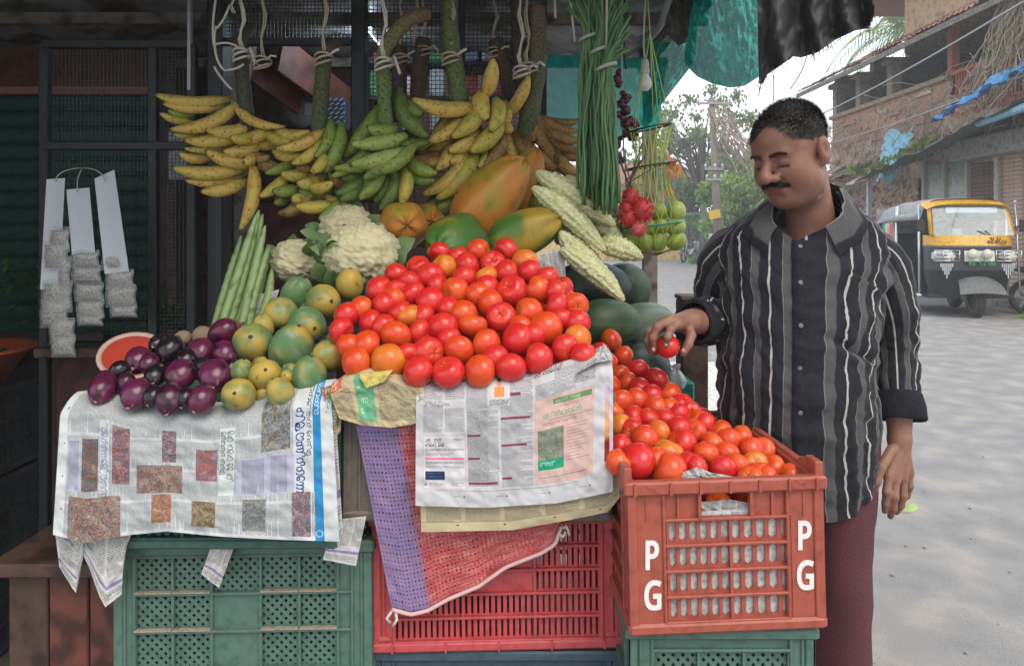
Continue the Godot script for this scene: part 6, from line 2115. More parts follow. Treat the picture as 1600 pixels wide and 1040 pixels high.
	for i in 90:      # the strand that climbs to the eave
		var p := Vector3(-0.7, 5.8 + rr(-0.1, 0.3), 5.8 + rr(-0.3, 0.5))
		var pts := [p]
		for k in 9:
			p += Vector3(rr(-0.06, 0.08), -rr(0.1, 0.3), rr(-0.42, 0.12))
			pts.append(p)
		s.set_color(Color(0.36, 0.29, 0.21).lerp(Color(0.54, 0.45, 0.34), rng.randf()))
		tube(s, pts, rr(0.006, 0.016), 3)
	obj("stems", s, vmat(0.9), t, true)
	leaf_tuft(Vector3(WX - 1.1, 2.9, -20.3), 0.35, "bright green weed growing on the lean-to")
	for e in [[5.5, 4.75, 0.022, "grey cable running along the verandah front"], [4.15, 4.0, 0.016, "thin cable drooping below the verandah rail"]]:
		s = S()
		var pts := []
		for i in 13:
			var u := i / 12.0
			pts.append(Vector3(WX - 0.8 - 0.6 * u, lerpf(e[1], e[0], u) - 0.2 * sin(PI * u), lerpf(-27.5, -10.5, u)))
		tube(s, pts, e[2], 5)
		solo("cable", s, mat(lin(0.3, 0.31, 0.32), 0.6), e[3], "cable")

func leaf_tuft(c: Vector3, r: float, label: String) -> void:
	var t := thing("weed", label, "weed", c)
	var s := S()
	for i in 90:
		var dir := Vector3(rr(-1, 1), rr(0.2, 1), rr(-1, 1)).normalized()
		leaf(s, dir * r * 0.15, dir * r * rr(0.6, 1.0), r * 0.07, Vector3(0, -0.04, 0), Color(0.14, 0.26, 0.04).lerp(Color(0.22, 0.34, 0.06), rng.randf()))
	obj("leaves", s, vmat(0.7), t, true)

func tree(label: String, base: Vector3, h: float, cr: Vector3, cy: float, nclump: int, nleaf: int, ls: float, c0: Color, c1: Color, sparse: float) -> void:
	var t := thing("tree", label, "tree", base)
	var s := S()
	tube(s, [Vector3(0, -0.1, 0), Vector3(0.05, h * 0.25, 0.05), Vector3(-0.08, h * 0.5, 0), Vector3(0.06, h * 0.78, 0.04)], [h * 0.03, h * 0.024, h * 0.018, h * 0.008], 8)
	obj("trunk", s, M.wood_grey, t)
	var ls_m := SurfaceTool.new()
	ls_m = S()
	quad(ls_m, Vector3(0, 0, 0), Vector3(0.5, 0.5, 0.08), Vector3(0, 1, 0), Vector3(-0.5, 0.5, 0.08))
	var limbs := S()
	var tr: Array[Transform3D] = []
	var co: Array[Color] = []
	for i in nclump:
		var dir := Vector3(rr(-1, 1), rr(-0.8, 1), rr(-1, 1)).normalized() * pow(rng.randf(), 0.4)
		var c := Vector3(0, cy, 0) + dir * cr
		tube(limbs, [Vector3(0, h * rr(0.3, 0.6), 0), Vector3(c.x * 0.4, lerpf(h * 0.5, c.y, 0.6), c.z * 0.4), c], [h * 0.008, h * 0.005, h * 0.0015], 4)
		var r := rr(0.5, 1.0) * cr.x * 0.26
		for k in nleaf:
			var q := c + Vector3(rr(-1, 1), rr(-0.7, 0.7), rr(-1, 1)).normalized() * r * pow(rng.randf(), 0.5 + sparse)
			tr.append(Transform3D(tilt().scaled(Vector3(ls * 0.7, ls * rr(0.7, 1.3), ls)), q))
			co.append(c0.lerp(c1, rng.randf()))
	obj("limbs", limbs, M.wood_grey, t, true)
	var mm := MultiMesh.new()
	mm.transform_format = MultiMesh.TRANSFORM_3D
	mm.use_colors = true
	var lmesh := done(ls_m)
	var lm := vmat(0.6)
	lm.backlight_enabled = true
	lm.backlight = Color(0.5, 0.55, 0.3)
	lmesh.surface_set_material(0, lm)
	mm.mesh = lmesh
	mm.instance_count = tr.size()
	for i in tr.size():
		mm.set_instance_transform(i, tr[i])
		mm.set_instance_color(i, co[i])
	var mi := MultiMeshInstance3D.new()
	mi.multimesh = mm
	mi.material_override = lm
	mi.name = "crown"
	mi.set_meta("kind", "stuff")
	t.add_child(mi, true)

func far_things() -> void:
	var g0 := Color(0.09, 0.16, 0.045)
	var g1 := Color(0.18, 0.27, 0.08)
	tree("tall sparse tree with sky showing through beyond the pole", Vector3(8.6, 0, -36), 7.4, Vector3(3.4, 2.4, 2.4), 5.8, 46, 70, 0.2, Color(0.15, 0.19, 0.10), Color(0.25, 0.29, 0.16), 0.6)
	tree("dense mid green tree beside the yellow house", Vector3(9.0, 0, -40), 5.4, Vector3(2.6, 1.9, 2.2), 3.2, 60, 130, 0.2, g0, g1, 0.2)
	tree("bright green bushy tree just behind the man's head", Vector3(9.6, 0, -33), 4.0, Vector3(2.1, 1.7, 1.8), 2.2, 60, 140, 0.17, Color(0.14, 0.26, 0.05), Color(0.24, 0.36, 0.09), 0.2)
	tree("broad green tree farther down the road", Vector3(6.4, 0, -48), 6.0, Vector3(3.4, 2.3, 2.4), 3.6, 60, 130, 0.24, g0, g1, 0.3)
	tree("green tree between pole and old building", Vector3(13.0, 0, -42), 6.0, Vector3(3.2, 2.4, 2.4), 3.8, 60, 120, 0.24, g0, g1, 0.3)
	# palm behind the roof
	var t := thing("palm_tree", "coconut palm rising behind the old building's roof", "palm", Vector3(17.5, 0, -34))
	var s := S()
	tube(s, [Vector3(0, 0, 0), Vector3(-0.3, 5, 0), Vector3(-0.6, 10.2, 0)], [0.2, 0.16, 0.13], 8)
	obj("trunk", s, M.wood_grey, t)
	for k in 16:
		s = S()
		var an := TAU * k / 16.0
		var lift := rr(-0.4, 0.9)
		var prev := Vector3(-0.6, 10.2, 0)
		var dirn := Vector3(cos(an), lift, sin(an)).normalized()
		for i in 12:
			var nxt := prev + dirn * 0.36
			dirn = (dirn + Vector3(0, -0.16, 0)).normalized()
			tube(s, [prev, nxt], 0.02, 3)
			var sd := dirn.cross(Vector3.UP).normalized()
			for e in [-1, 1]:
				s.set_color(Color(0.16, 0.25, 0.08).lerp(Color(0.26, 0.34, 0.12), rng.randf()))
				for j in 2:
					var b := prev.lerp(nxt, j * 0.5)
					quad(s, b, b + sd * e * 0.3 + dirn * 0.25 - Vector3(0, 0.15, 0), b + sd * e * 0.62 + dirn * 0.4 - Vector3(0, 0.45, 0), b + sd * e * 0.28 + dirn * 0.16 - Vector3(0, 0.2, 0))
			prev = nxt
		obj("frond", s, vmat(0.6), t)
	# utility pole
	t = thing("utility_pole", "leaning grey utility pole with crossarm and small yellow sign", "pole", Vector3(7.75, 0, -30))
	s = S()
	tube(s, [Vector3(0.05, 0, 0), Vector3(-0.26, 6.4, 0)], [0.17, 0.11], 10)
	obj("pole", s, mat(lin(0.24, 0.21, 0.19), 0.9, M.dusty, 1.0), t)
	for e in [[6.2, 0.65], [3.75, 0.35], [3.35, 0.3]]:
		s = S()
		box(s, Vector3(-0.2, e[0], 0.14), Vector3(e[1] * 2, 0.08, 0.08))
		obj("crossarm", s, mat(lin(0.3, 0.3, 0.3), 0.6), t)
		for sx in [-1, 0.1, 1]:
			s = S()
			lathe(s, [Vector2(0, 0), Vector2(0.05, 0.01), Vector2(0.04, 0.07), Vector2(0.055, 0.09), Vector2(0.02, 0.15), Vector2(0, 0.155)], 8, Transform3D(Basis.IDENTITY, Vector3(-0.2 + sx * e[1] * 0.9, e[0] + 0.04, 0.14)))
			obj("insulator", s, mat(lin(0.6, 0.6, 0.6), 0.3), t)
	s = S()
	box(s, Vector3(0.22, 2.05, 0.2), Vector3(0.42, 0.32, 0.03), Transform3D(Basis(Vector3.BACK, 0.2), Vector3.ZERO))
	obj("sign", s, mat(lin(0.7, 0.46, 0.03), 0.6), t)
	t = thing("dead_vine", "dry vine trailing down from the utility pole's crossarm", "vine", Vector3(7.6, 5.8, -29.8))
	s = S()
	for i in 50:
		var p := Vector3(rr(-0.3, 0.3), rr(-0.3, 0.3), rr(-0.1, 0.1))
		var pts := [p]
		for k in 7:
			p += Vector3(rr(0.0, 0.42), -rr(0.1, 0.5), rr(-0.1, 0.1))
			pts.append(p)
		tube(s, pts, 0.014, 3)
	obj("stems", s, mat(lin(0.4, 0.32, 0.24), 0.9), t, true)
	# yellow house with a tiled roof
	t = thing("yellow_house", "low yellow house with red tiled roof down the road", "house", Vector3(4.8, 0, -40))
	s = S()
	box(s, Vector3(0, 1.9, -2), Vector3(7.6, 3.8, 4))
	obj("wall", s, mat(lin(0.62, 0.46, 0.2), 0.85, M.dusty, 0.3), t)
	s = S()
	for r in 6:
		sheet(s, 90, 1, func(u, v): return Vector3(lerpf(-4.3, 4.3, u), 3.75 + (r + v) * 0.2 + 0.04 * absf(sin(u * 90 * 0.5 * PI)), 0.5 - (r + v) * 0.5))
	obj("roof", s, mat(lin(0.30, 0.14, 0.09), 0.9, M.dusty, 0.4), t)
	for x in [-2.2, 0.2, 2.4]:
		s = S()
		box(s, Vector3(x, 1.9, 0.03), Vector3(1.0, 1.3, 0.06))
		var w := obj("window", s, mat(lin(0.08, 0.08, 0.08), 0.3), t)
		s = S()
		for e in [-0.5, 0.0, 0.5]:
			box(s, Vector3(x + e, 1.9, 0.08), Vector3(0.06, 1.34, 0.05))
		obj("frame", s, M.white_paint, w)
	t = thing("small_kiosk", "small grey kiosk with blue roof beside the motorcycles", "kiosk", Vector3(9.2, 0, -41))
	s = S()
	box(s, Vector3(0, 1.1, 0), Vector3(1.5, 2.2, 1.2))
	obj("wall", s, mat(lin(0.42, 0.44, 0.45), 0.7, M.dusty, 0.6), t)
	s = S()
	box(s, Vector3(0, 2.3, 0.2), Vector3(2.2, 0.14, 2.0), Transform3D(Basis(Vector3.BACK, 0.04), Vector3.ZERO))
	obj("roof", s, mat(lin(0.2, 0.42, 0.5), 0.6), t)
	s = S()
	box(s, Vector3(0.1, 1.3, 0.61), Vector3(0.8, 0.9, 0.04))
	obj("window", s, mat(lin(0.1, 0.11, 0.12), 0.3), t)
	var names := ["dark", "silver", "blue", "white"]
	var cols := [lin(0.05, 0.05, 0.06), lin(0.5, 0.5, 0.52), lin(0.1, 0.2, 0.4), lin(0.62, 0.62, 0.62)]
	for k in 4:
		motorcycle(Vector3(8.05 + k * 0.62, 0, -36.4 - k * 0.35), -0.6 - k * 0.12, cols[k], names[k] + " motorcycle parked far down the road", 0.6)
	motorcycle(Vector3(8.95, 0.0, -12.9), 0.5, lin(0.10, 0.10, 0.11), "grey motorcycle parked right beside the auto rickshaw", 1.0)
	leaf_tuft(Vector3(7.9, 0.0, -34.5), 0.5, "green weeds at the far edge of the road")
	leaf_tuft(Vector3(8.3, 0.0, -12.9), 0.16, "small weeds beside the rickshaw's front wheel")
	s = S()
	leaf(s, Vector3(-0.035, 0.01, 0), Vector3(0.04, 0.016, 0), 0.02, Vector3(0, 0.012, 0.01), Color(0.42, 0.6, 0.22))
	var lf := solo("fallen_leaf", s, vmat(0.6), "pale green vegetable leaf lying on the road", "leaf")
	var dl := HC * FP / (803.0 - HY)
	lf.position = Vector3((1422.0 - 800.0) / FP * dl, 0.012, -dl)
	for k in 24:
		var px := rr(1110, 1600)
		var py := rr(480, 1030)
		var d := HC * FP / (py - HY)
		s = S()
		var r := rr(0.004, 0.009)
		lathe(s, [Vector2(0, 0), Vector2(r, r * 0.2), Vector2(r * 0.8, r * 0.7), Vector2(0, r * 0.9)], 6)
		var o := solo("pebble", s, mat(lin(0.3, 0.28, 0.26), 0.9), "small loose stone lying on the road surface", "stone", "stones on the road")
		o.position = Vector3((px - 800.0) / FP * d, 0.004, -d)

func motorcycle(at: Vector3, turn: float, c: Color, label: String, scale_: float) -> void:
	var t := thing("motorcycle", label, "motorcycle", at)
	t.rotation.y = turn
	t.scale = Vector3.ONE * (1.0 if scale_ > 0.9 else 1.0)
	var paint := mat(c, 0.35)
	var rub := mat(lin(0.03, 0.03, 0.03), 0.8)
	var met := mat(lin(0.4, 0.4, 0.41), 0.35)
	for z in [0.62, -0.62]:
		var s := S()
		var ring := []
		for i in 25: ring.append(Vector3(0, 0.3 + 0.25 * sin(TAU * i / 24.0), z + 0.25 * cos(TAU * i / 24.0)))
		tube(s, ring, 0.05, 8)
		var w := obj("wheel", s, rub, t)
		s = S()
		for i in 6: bar(s, Vector3(0, 0.3, z), Vector3(0, 0.3 + 0.22 * sin(TAU * i / 6.0), z + 0.22 * cos(TAU * i / 6.0)), 0.02, 0.03)
		obj("rim", s, met, w)
	var s := S()
	lathe(s, [Vector2(0, -0.3), Vector2(0.1, -0.26), Vector2(0.15, 0.0), Vector2(0.13, 0.2), Vector2(0, 0.28)], 14, Transform3D(Basis(Vector3.RIGHT, PI / 2 + 0.15), Vector3(0, 0.78, 0.12)))
	obj("tank", s, paint, t)
	s = S()
	box(s, Vector3(0, 0.76, -0.42), Vector3(0.24, 0.1, 0.7), Transform3D.IDENTITY, 0.04)
	obj("seat", s, rub, t)
	s = S()
	box(s, Vector3(0, 0.45, 0.02), Vector3(0.22, 0.3, 0.36), Transform3D.IDENTITY, 0.05)
	obj("engine", s, met, t)
	s = S()
	for e in [-1, 1]: tube(s, [Vector3(e * 0.07, 0.3, 0.62), Vector3(e * 0.07, 0.98, 0.36)], 0.022, 6)
	obj("fork", s, met, t)
	s = S()
	tube(s, [Vector3(-0.36, 1.02, 0.22), Vector3(-0.15, 1.05, 0.36), Vector3(0.15, 1.05, 0.36), Vector3(0.36, 1.02, 0.22)], 0.016, 6)
	obj("handlebar", s, rub, t)
	s = S()
	lathe(s, [Vector2(0, 0), Vector2(0.09, 0.01), Vector2(0.09, 0.05), Vector2(0, 0.12)], 12, Transform3D(Basis(Vector3.RIGHT, -PI / 2), Vector3(0, 0.9, 0.52)))
	obj("headlight", s, met, t)
	s = S()
	tube(s, [Vector3(0.14, 0.3, 0.1), Vector3(0.16, 0.28, -0.3), Vector3(0.17, 0.34, -0.8)], [0.025, 0.04, 0.05], 8)
	obj("exhaust", s, met, t)
	for e in [-1, 1]:
		s = S()
		tube(s, [Vector3(e * 0.3, 1.02, 0.26), Vector3(e * 0.36, 1.2, 0.24)], 0.008, 5)
		lathe(s, [Vector2(0, 0), Vector2(0.05, 0.01), Vector2(0.05, 0.02), Vector2(0, 0.03)], 10, Transform3D(Basis(Vector3.RIGHT, PI / 2), Vector3(e * 0.37, 1.23, 0.24)))
		obj("mirror", s, rub, t)
	s = S()
	sheet(s, 4, 10, func(u, v):
		var a := lerpf(0.3, 2.9, v)
		return Vector3((u - 0.5) * 0.16, 0.3 + 0.34 * sin(a), 0.62 + 0.34 * cos(a)))
	obj("front_fender", s, paint, t)

# ---------------------------------------------------------------- auto rickshaw (front towards +z)
func rickshaw() -> void:
	var t := thing("auto_rickshaw", "black and yellow auto rickshaw parked across the road", "auto rickshaw", Vector3(7.62, 0, -14.05))
	t.rotation.y = -0.10
	var blk := mat(lin(0.018, 0.019, 0.022), 0.3, M.dusty, 1.2)
	var yel := mat(lin(0.68, 0.36, 0.02), 0.35, M.dusty, 1.5)
	var grym := mat(lin(0.12, 0.13, 0.14), 0.6, M.dusty, 1.5)
	var canvas := bump(mat(lin(0.34, 0.35, 0.36), 0.8, M.dusty, 1.0), M.nfine, 0.4)
	var chrome := mat(lin(0.55, 0.56, 0.57), 0.25)
	chrome.metallic = 0.8
	var rub := mat(lin(0.035, 0.033, 0.032), 0.85, M.dusty, 3.0)
	var glass := mat(Color(0.75, 0.85, 0.88, 0.22), 0.05)
	glass.transparency = BaseMaterial3D.TRANSPARENCY_ALPHA
	var cow := func(y0: float, y1: float, w0: float, w1: float, z0: float, z1: float, m, nm: String):
		var s := S()
		sheet(s, 28, 6, func(u, v):
			var a := lerpf(-PI / 2, PI / 2, u)
			var w := lerpf(w0, w1, v)
			var z := lerpf(z0, z1, v)
			return Vector3(w * signf(sin(a)) * pow(absf(sin(a)), 0.75), lerpf(y0, y1, v), 0.72 + (z - 0.72) * pow(maxf(cos(a), 0.0), 0.62)))
		return obj(nm, s, m, t)
	cow.call(1.17, 0.78, 0.66, 0.66, 1.16, 1.22, blk, "front_cowl")
	cow.call(0.78, 0.36, 0.66, 0.56, 1.22, 1.06, blk, "front_cowl")
	cow.call(1.345, 1.172, 0.665, 0.665, 1.10, 1.165, yel, "yellow_band")
	cow.call(1.178, 1.15, 0.672, 0.672, 1.172, 1.176, grym, "trim_strip")
	var s := S()      # windscreen frame
	var wf := [Vector3(-0.64, 1.345, 1.0), Vector3(-0.6, 1.80, 0.8), Vector3(-0.5, 1.86, 0.8), Vector3(0.5, 1.86, 0.8), Vector3(0.6, 1.80, 0.8), Vector3(0.64, 1.345, 1.0)]
	tube(s, wf, 0.035, 8)
	obj("windscreen_frame", s, yel, t)
	s = S()
	quad(s, Vector3(-0.57, 1.84, 0.83), Vector3(0.57, 1.84, 0.83), Vector3(0.62, 1.34, 1.05), Vector3(-0.62, 1.34, 1.05))
	obj("windscreen", s, glass, t)
	s = S()
	box(s, Vector3(0.05, 1.76, 0.845), Vector3(0.8, 0.09, 0.01), Transform3D(Basis(Vector3.RIGHT, 0.0), Vector3.ZERO))
	obj("sun_strip", s, mat(lin(0.42, 0.55, 0.66), 0.4), t)
	s = S()      # yellow visor
	sheet(s, 20, 4, func(u, v): return Vector3(lerpf(-0.68, 0.68, u), 1.83 + 0.10 * v + 0.03 * (1.0 - pow(2 * u - 1, 2.0)) - 0.06 * pow(absf(2 * u - 1), 6.0), 0.90 - 0.28 * v))
	obj("visor", s, yel, t)
	s = S()      # canvas hood
	sheet(s, 24, 14, func(u, v):
		var a := lerpf(-1.0, 1.0, u)
		var drop := 0.3 * pow(absf(a), 8.0)
		return Vector3(a * 0.70, 1.93 + 0.03 * (1 - a * a) - drop - 0.10 * pow(v, 4.0) + 0.012 * sin(v * 22.0), lerpf(0.70, -1.35, v)))
	obj("canvas_hood", s, canvas, t)
	s = S()
	sheet(s, 14, 10, func(u, v): return Vector3(lerpf(-0.7, 0.7, u), lerpf(1.85, 0.9, v), -1.36))
	obj("rear_canvas", s, canvas, t)
	for e in [-1, 1]:      # rolled side curtains, pillars, sills
		s = S()
		tube(s, [Vector3(e * 0.70, 1.66, 0.6), Vector3(e * 0.71, 1.64, -0.3), Vector3(e * 0.70, 1.6, -0.9)], 0.06, 8)
		obj("rolled_curtain", s, canvas, t)
		for p in [[0.62, 0.68, 0.30, 0.022], [-0.35, -0.4, 0.35, 0.03]]:
			s = S()
			tube(s, [Vector3(e * 0.69, 1.86, p[0]), Vector3(e * 0.70, p[2], p[1])], p[3], 8)
			obj("pillar", s, chrome, t)
		s = S()
		tube(s, [Vector3(e * 0.70, 0.34, 0.75), Vector3(e * 0.72, 0.33, -0.2), Vector3(e * 0.70, 0.36, -0.5)], 0.03, 8)
		obj("sill_bar", s, chrome, t)
		s = S()
		box(s, Vector3(e * 0.68, 0.68, -0.9), Vector3(0.05, 0.62, 0.95), Transform3D.IDENTITY, 0.02)
		obj("side_panel", s, blk, t)
		s = S()
		box(s, Vector3(e * 0.71, 1.34, -0.72), Vector3(0.02, 0.46, 0.5))
		var po := obj("poster", s, mat(lin(0.62, 0.62, 0.6), 0.6), t)
		if e == -1:      # three printed bands and a veiled figure shape
			for q in [[-0.9, 0.12, lin(0.05, 0.35, 0.16)], [-0.55, 0.16, lin(0.6, 0.08, 0.09)]]:
				s = S()
				box(s, Vector3(-0.722, 1.34, q[0]), Vector3(0.004, 0.44, q[1]))
				obj("print_band", s, mat(q[2], 0.6), po)
			s = S()
			lathe(s, [Vector2(0, -0.12), Vector2(0.09, -0.1), Vector2(0.06, 0.02), Vector2(0.07, 0.08), Vector2(0.03, 0.14), Vector2(0, 0.15)], 12, Transform3D(Basis.from_scale(Vector3(0.05, 1.3, 1)), Vector3(-0.724, 1.34, -0.72)))
			obj("print_figure", s, mat(lin(0.6, 0.3, 0.26), 0.6), po)
		# headlamps in wire cages
		s = S()
		box(s, Vector3(e * 0.47, 1.01, 1.08), Vector3(0.38, 0.19, 0.16), Transform3D.IDENTITY, 0.05)
		var hl := obj("headlight", s, mat(lin(0.5, 0.5, 0.48), 0.25), t)
		s = S()
		lathe(s, [Vector2(0, 0), Vector2(0.075, 0.005), Vector2(0.07, 0.02), Vector2(0, 0.035)], 14, Transform3D(Basis(Vector3.RIGHT, PI / 2), Vector3(e * 0.47 + 0.06, 1.0, 1.16)))
		obj("lens", s, mat(lin(0.62, 0.6, 0.52), 0.15), hl)
		s = S()
		for k in 4: tube(s, [Vector3(e * 0.47 - 0.2, 0.93 + k * 0.055, 1.18), Vector3(e * 0.47 + 0.2, 0.93 + k * 0.055, 1.18)], 0.011, 5)
		for k in 4: tube(s, [Vector3(e * 0.47 - 0.19 + k * 0.127, 0.92, 1.185), Vector3(e * 0.47 - 0.19 + k * 0.127, 1.10, 1.185)], 0.01, 5)
		obj("cage", s, chrome, hl)
		for k in 7:
			s = S()
			box(s, Vector3(e * 0.47 - 0.09 + k * 0.03, 0.86 - 0.03 * (3 - absi(k - 3)), 1.17), Vector3(0.02, 0.06 + 0.06 * (3 - absi(k - 3)), 0.008))
			obj("tassel", s, chrome, t)
		s = S()
		tube(s, [Vector3(e * 0.66, 1.45, 0.9), Vector3(e * 0.78, 1.5, 0.98)], 0.012, 5)
		box(s, Vector3(e * 0.80, 1.5, 0.98), Vector3(0.13, 0.2, 0.04), Transform3D.IDENTITY, 0.015)
		obj("mirror", s, rub, t)
		s = S()
		lathe(s, [Vector2(0, -0.05), Vector2(0.07, -0.04), Vector2(0.085, 0.0), Vector2(0.07, 0.04), Vector2(0, 0.06)], 14, Transform3D(Basis(Vector3.RIGHT, PI / 2), Vector3(e * 0.11, 1.04, 1.27)))
		obj("spot_lamp", s, mat(lin(0.55, 0.52, 0.45), 0.3), t)
	s = S()
	tube(s, [Vector3(0.74, 0.35, 1.0), Vector3(0.73, 1.86, 0.86)], 0.018, 6)
	obj("flag_rod", s, chrome, t)
	s = S()
	lathe(s, [Vector2(0, -0.03), Vector2(0.035, 0), Vector2(0, 0.035)], 8, Transform3D(Basis.IDENTITY, Vector3(0.73, 1.89, 0.86)))
	obj("rod_tip", s, chrome, t)
	# number plate, small lettering on the band
	s = S()
	box(s, Vector3(0.02, 0.91, 1.27), Vector3(0.46, 0.17, 0.015), Transform3D(Basis(Vector3.RIGHT, -0.08), Vector3.ZERO))
	var np := obj("number_plate", s, mat(lin(0.68, 0.68, 0.66), 0.5), t)
	var fnt := SystemFont.new()
	fnt.font_names = PackedStringArray(["Droid Sans"])
	fnt.font_weight = 700
	for e in [["KL 13 08", 0.9, 1.29, 0.0022, lin(0.05, 0.22, 0.08), np, 0.02], ["KL 13", 1.29, 1.125, 0.0014, lin(0.06, 0.03, 0.02), t, 0.3], ["AK 9536", 1.235, 1.15, 0.0017, lin(0.06, 0.03, 0.02), t, 0.31]]:
		var tm := TextMesh.new()
		tm.font = fnt
		tm.text = e[0]
		tm.font_size = 48
		tm.pixel_size = e[3]
		tm.depth = 0.004
		var o := obj("lettering", tm, mat(e[4], 0.6), e[5])
		o.position = Vector3(e[6], e[1], e[2] - 0.005)
	# mudguard, wheel and fork
	s = S()
	sheet(s, 12, 12, func(u, v):
		var a := lerpf(0.25, 2.5, v)
		var q := lerpf(-1, 1, u)
		return Vector3(q * lerpf(0.24, 0.36, absf(cos(a))) , 0.32 + (0.42 - 0.1 * q * q) * sin(a), 0.98 + 0.42 * cos(a)))
	obj("mudguard", s, grym, t)
	wheel(t, Vector3(0.04, 0.255, 1.02), 0.255, rub, mat(lin(0.3, 0.26, 0.22), 0.8))
	for e in [-1, 1]: wheel(t, Vector3(e * 0.56, 0.255, -0.95), 0.255, rub, mat(lin(0.3, 0.26, 0.22), 0.8))
	s = S()
	tube(s, [Vector3(-0.12, 0.26, 1.02), Vector3(-0.14, 0.45, 0.98), Vector3(-0.08, 0.72, 0.95)], 0.05, 8)
	obj("fork", s, grym, t)
	# floor, seats, steering, rear body
	s = S()
	box(s, Vector3(0, 0.34, -0.15), Vector3(1.3, 0.06, 2.2))
	obj("floor_pan", s, blk, t)
	s = S()
	box(s, Vector3(0, 0.6, -1.05), Vector3(1.28, 0.5, 0.6), Transform3D.IDENTITY, 0.04)
	box(s, Vector3(0, 1.1, -1.25), Vector3(1.24, 0.55, 0.16), Transform3D.IDENTITY, 0.04)
	obj("rear_seat", s, mat(lin(0.03, 0.04, 0.05), 0.6), t)
	s = S()
	box(s, Vector3(0.05, 0.65, 0.15), Vector3(0.6, 0.3, 0.4), Transform3D.IDENTITY, 0.04)
	box(s, Vector3(0.05, 1.0, -0.05), Vector3(0.6, 0.5, 0.1), Transform3D.IDENTITY, 0.03)
	obj("driver_seat", s, mat(lin(0.03, 0.04, 0.05), 0.6), t)
	s = S()
	tube(s, [Vector3(-0.3, 1.28, 0.62), Vector3(0, 1.22, 0.72), Vector3(0.3, 1.28, 0.62)], 0.025, 6)
	tube(s, [Vector3(0, 1.22, 0.72), Vector3(0, 0.5, 0.95)], 0.03, 6)
	obj("handlebar", s, rub, t)
	s = S()
	box(s, Vector3(-0.16, 1.56, 0.86), Vector3(0.16, 0.2, 0.03), Transform3D.IDENTITY, 0.01)
	obj("dash_mirror", s, rub, t)
	s = S()
	for e in [-1, 1]: tube(s, [Vector3(e * 0.02 + 0.25, 1.33, 1.06), Vector3(e * 0.06 + 0.12, 1.42, 1.03)], 0.008, 4)
	obj("wiper", s, rub, t)

func wheel(t: Node3D, c: Vector3, r: float, rub, rimm) -> void:
	var s := S()
	var xf := Transform3D(Basis(Vector3.BACK, PI / 2), c)
	lathe(s, [Vector2(r * 0.6, -0.05), Vector2(r * 0.85, -0.065), Vector2(r * 0.97, -0.05), Vector2(r, -0.02), Vector2(r, 0.02), Vector2(r * 0.97, 0.05), Vector2(r * 0.85, 0.065), Vector2(r * 0.6, 0.05)], 28, xf)
	var w := obj("wheel", s, rub, t)
	s = S()
	lathe(s, [Vector2(0, -0.03), Vector2(r * 0.3, -0.04), Vector2(r * 0.55, -0.025), Vector2(r * 0.63, -0.056), Vector2(r * 0.63, 0.056), Vector2(r * 0.55, 0.025), Vector2(r * 0.3, 0.04), Vector2(0, 0.03)], 24, xf)
	obj("rim", s, rimm, w)

# ---------------------------------------------------------------- the man: distance field, surface nets
# a primitive: [a, b, ra, rb, k, sign, ellipsoid?]; ellipsoids use a as centre and b as radii
func sdf(p: Vector3, pr: Array) -> float:
	var d := 9.0
	for q in pr:
		var e: float
		if q[6]:
			var a: Vector3 = (p - q[0]) / q[1]
			var l := a.length()
			var rad: Vector3 = q[1]
			var g: float = ((p - q[0]) / (rad * rad)).length()
			e = l * (l - 1.0) / maxf(g, 1e-5) if l > 0.05 else -minf(rad.x, minf(rad.y, rad.z))
		else:
			var ab: Vector3 = q[1] - q[0]
			var pa: Vector3 = p - q[0]
			var t := clampf(pa.dot(ab) / maxf(ab.length_squared(), 1e-9), 0.0, 1.0)
			e = (pa - ab * t).length() - lerpf(q[2], q[3], t)
		var k: float = q[4]
		if q[5] > 0:
			var h := maxf(k - absf(d - e), 0.0) / k
			d = minf(d, e) - h * h * k * 0.25
		else:
			e = -e
			var h := maxf(k - absf(d - e), 0.0) / k
			d = maxf(d, e) + h * h * k * 0.25
	return d

func cap(a: Vector3, b: Vector3, ra: float, rb: float, k := 0.015, sg := 1) -> Array:
	return [a, b, ra, rb, k, sg, false]

func ell(c: Vector3, r: Vector3, k := 0.02, sg := 1) -> Array:
	return [c, r, 0.0, 0.0, k, sg, true]

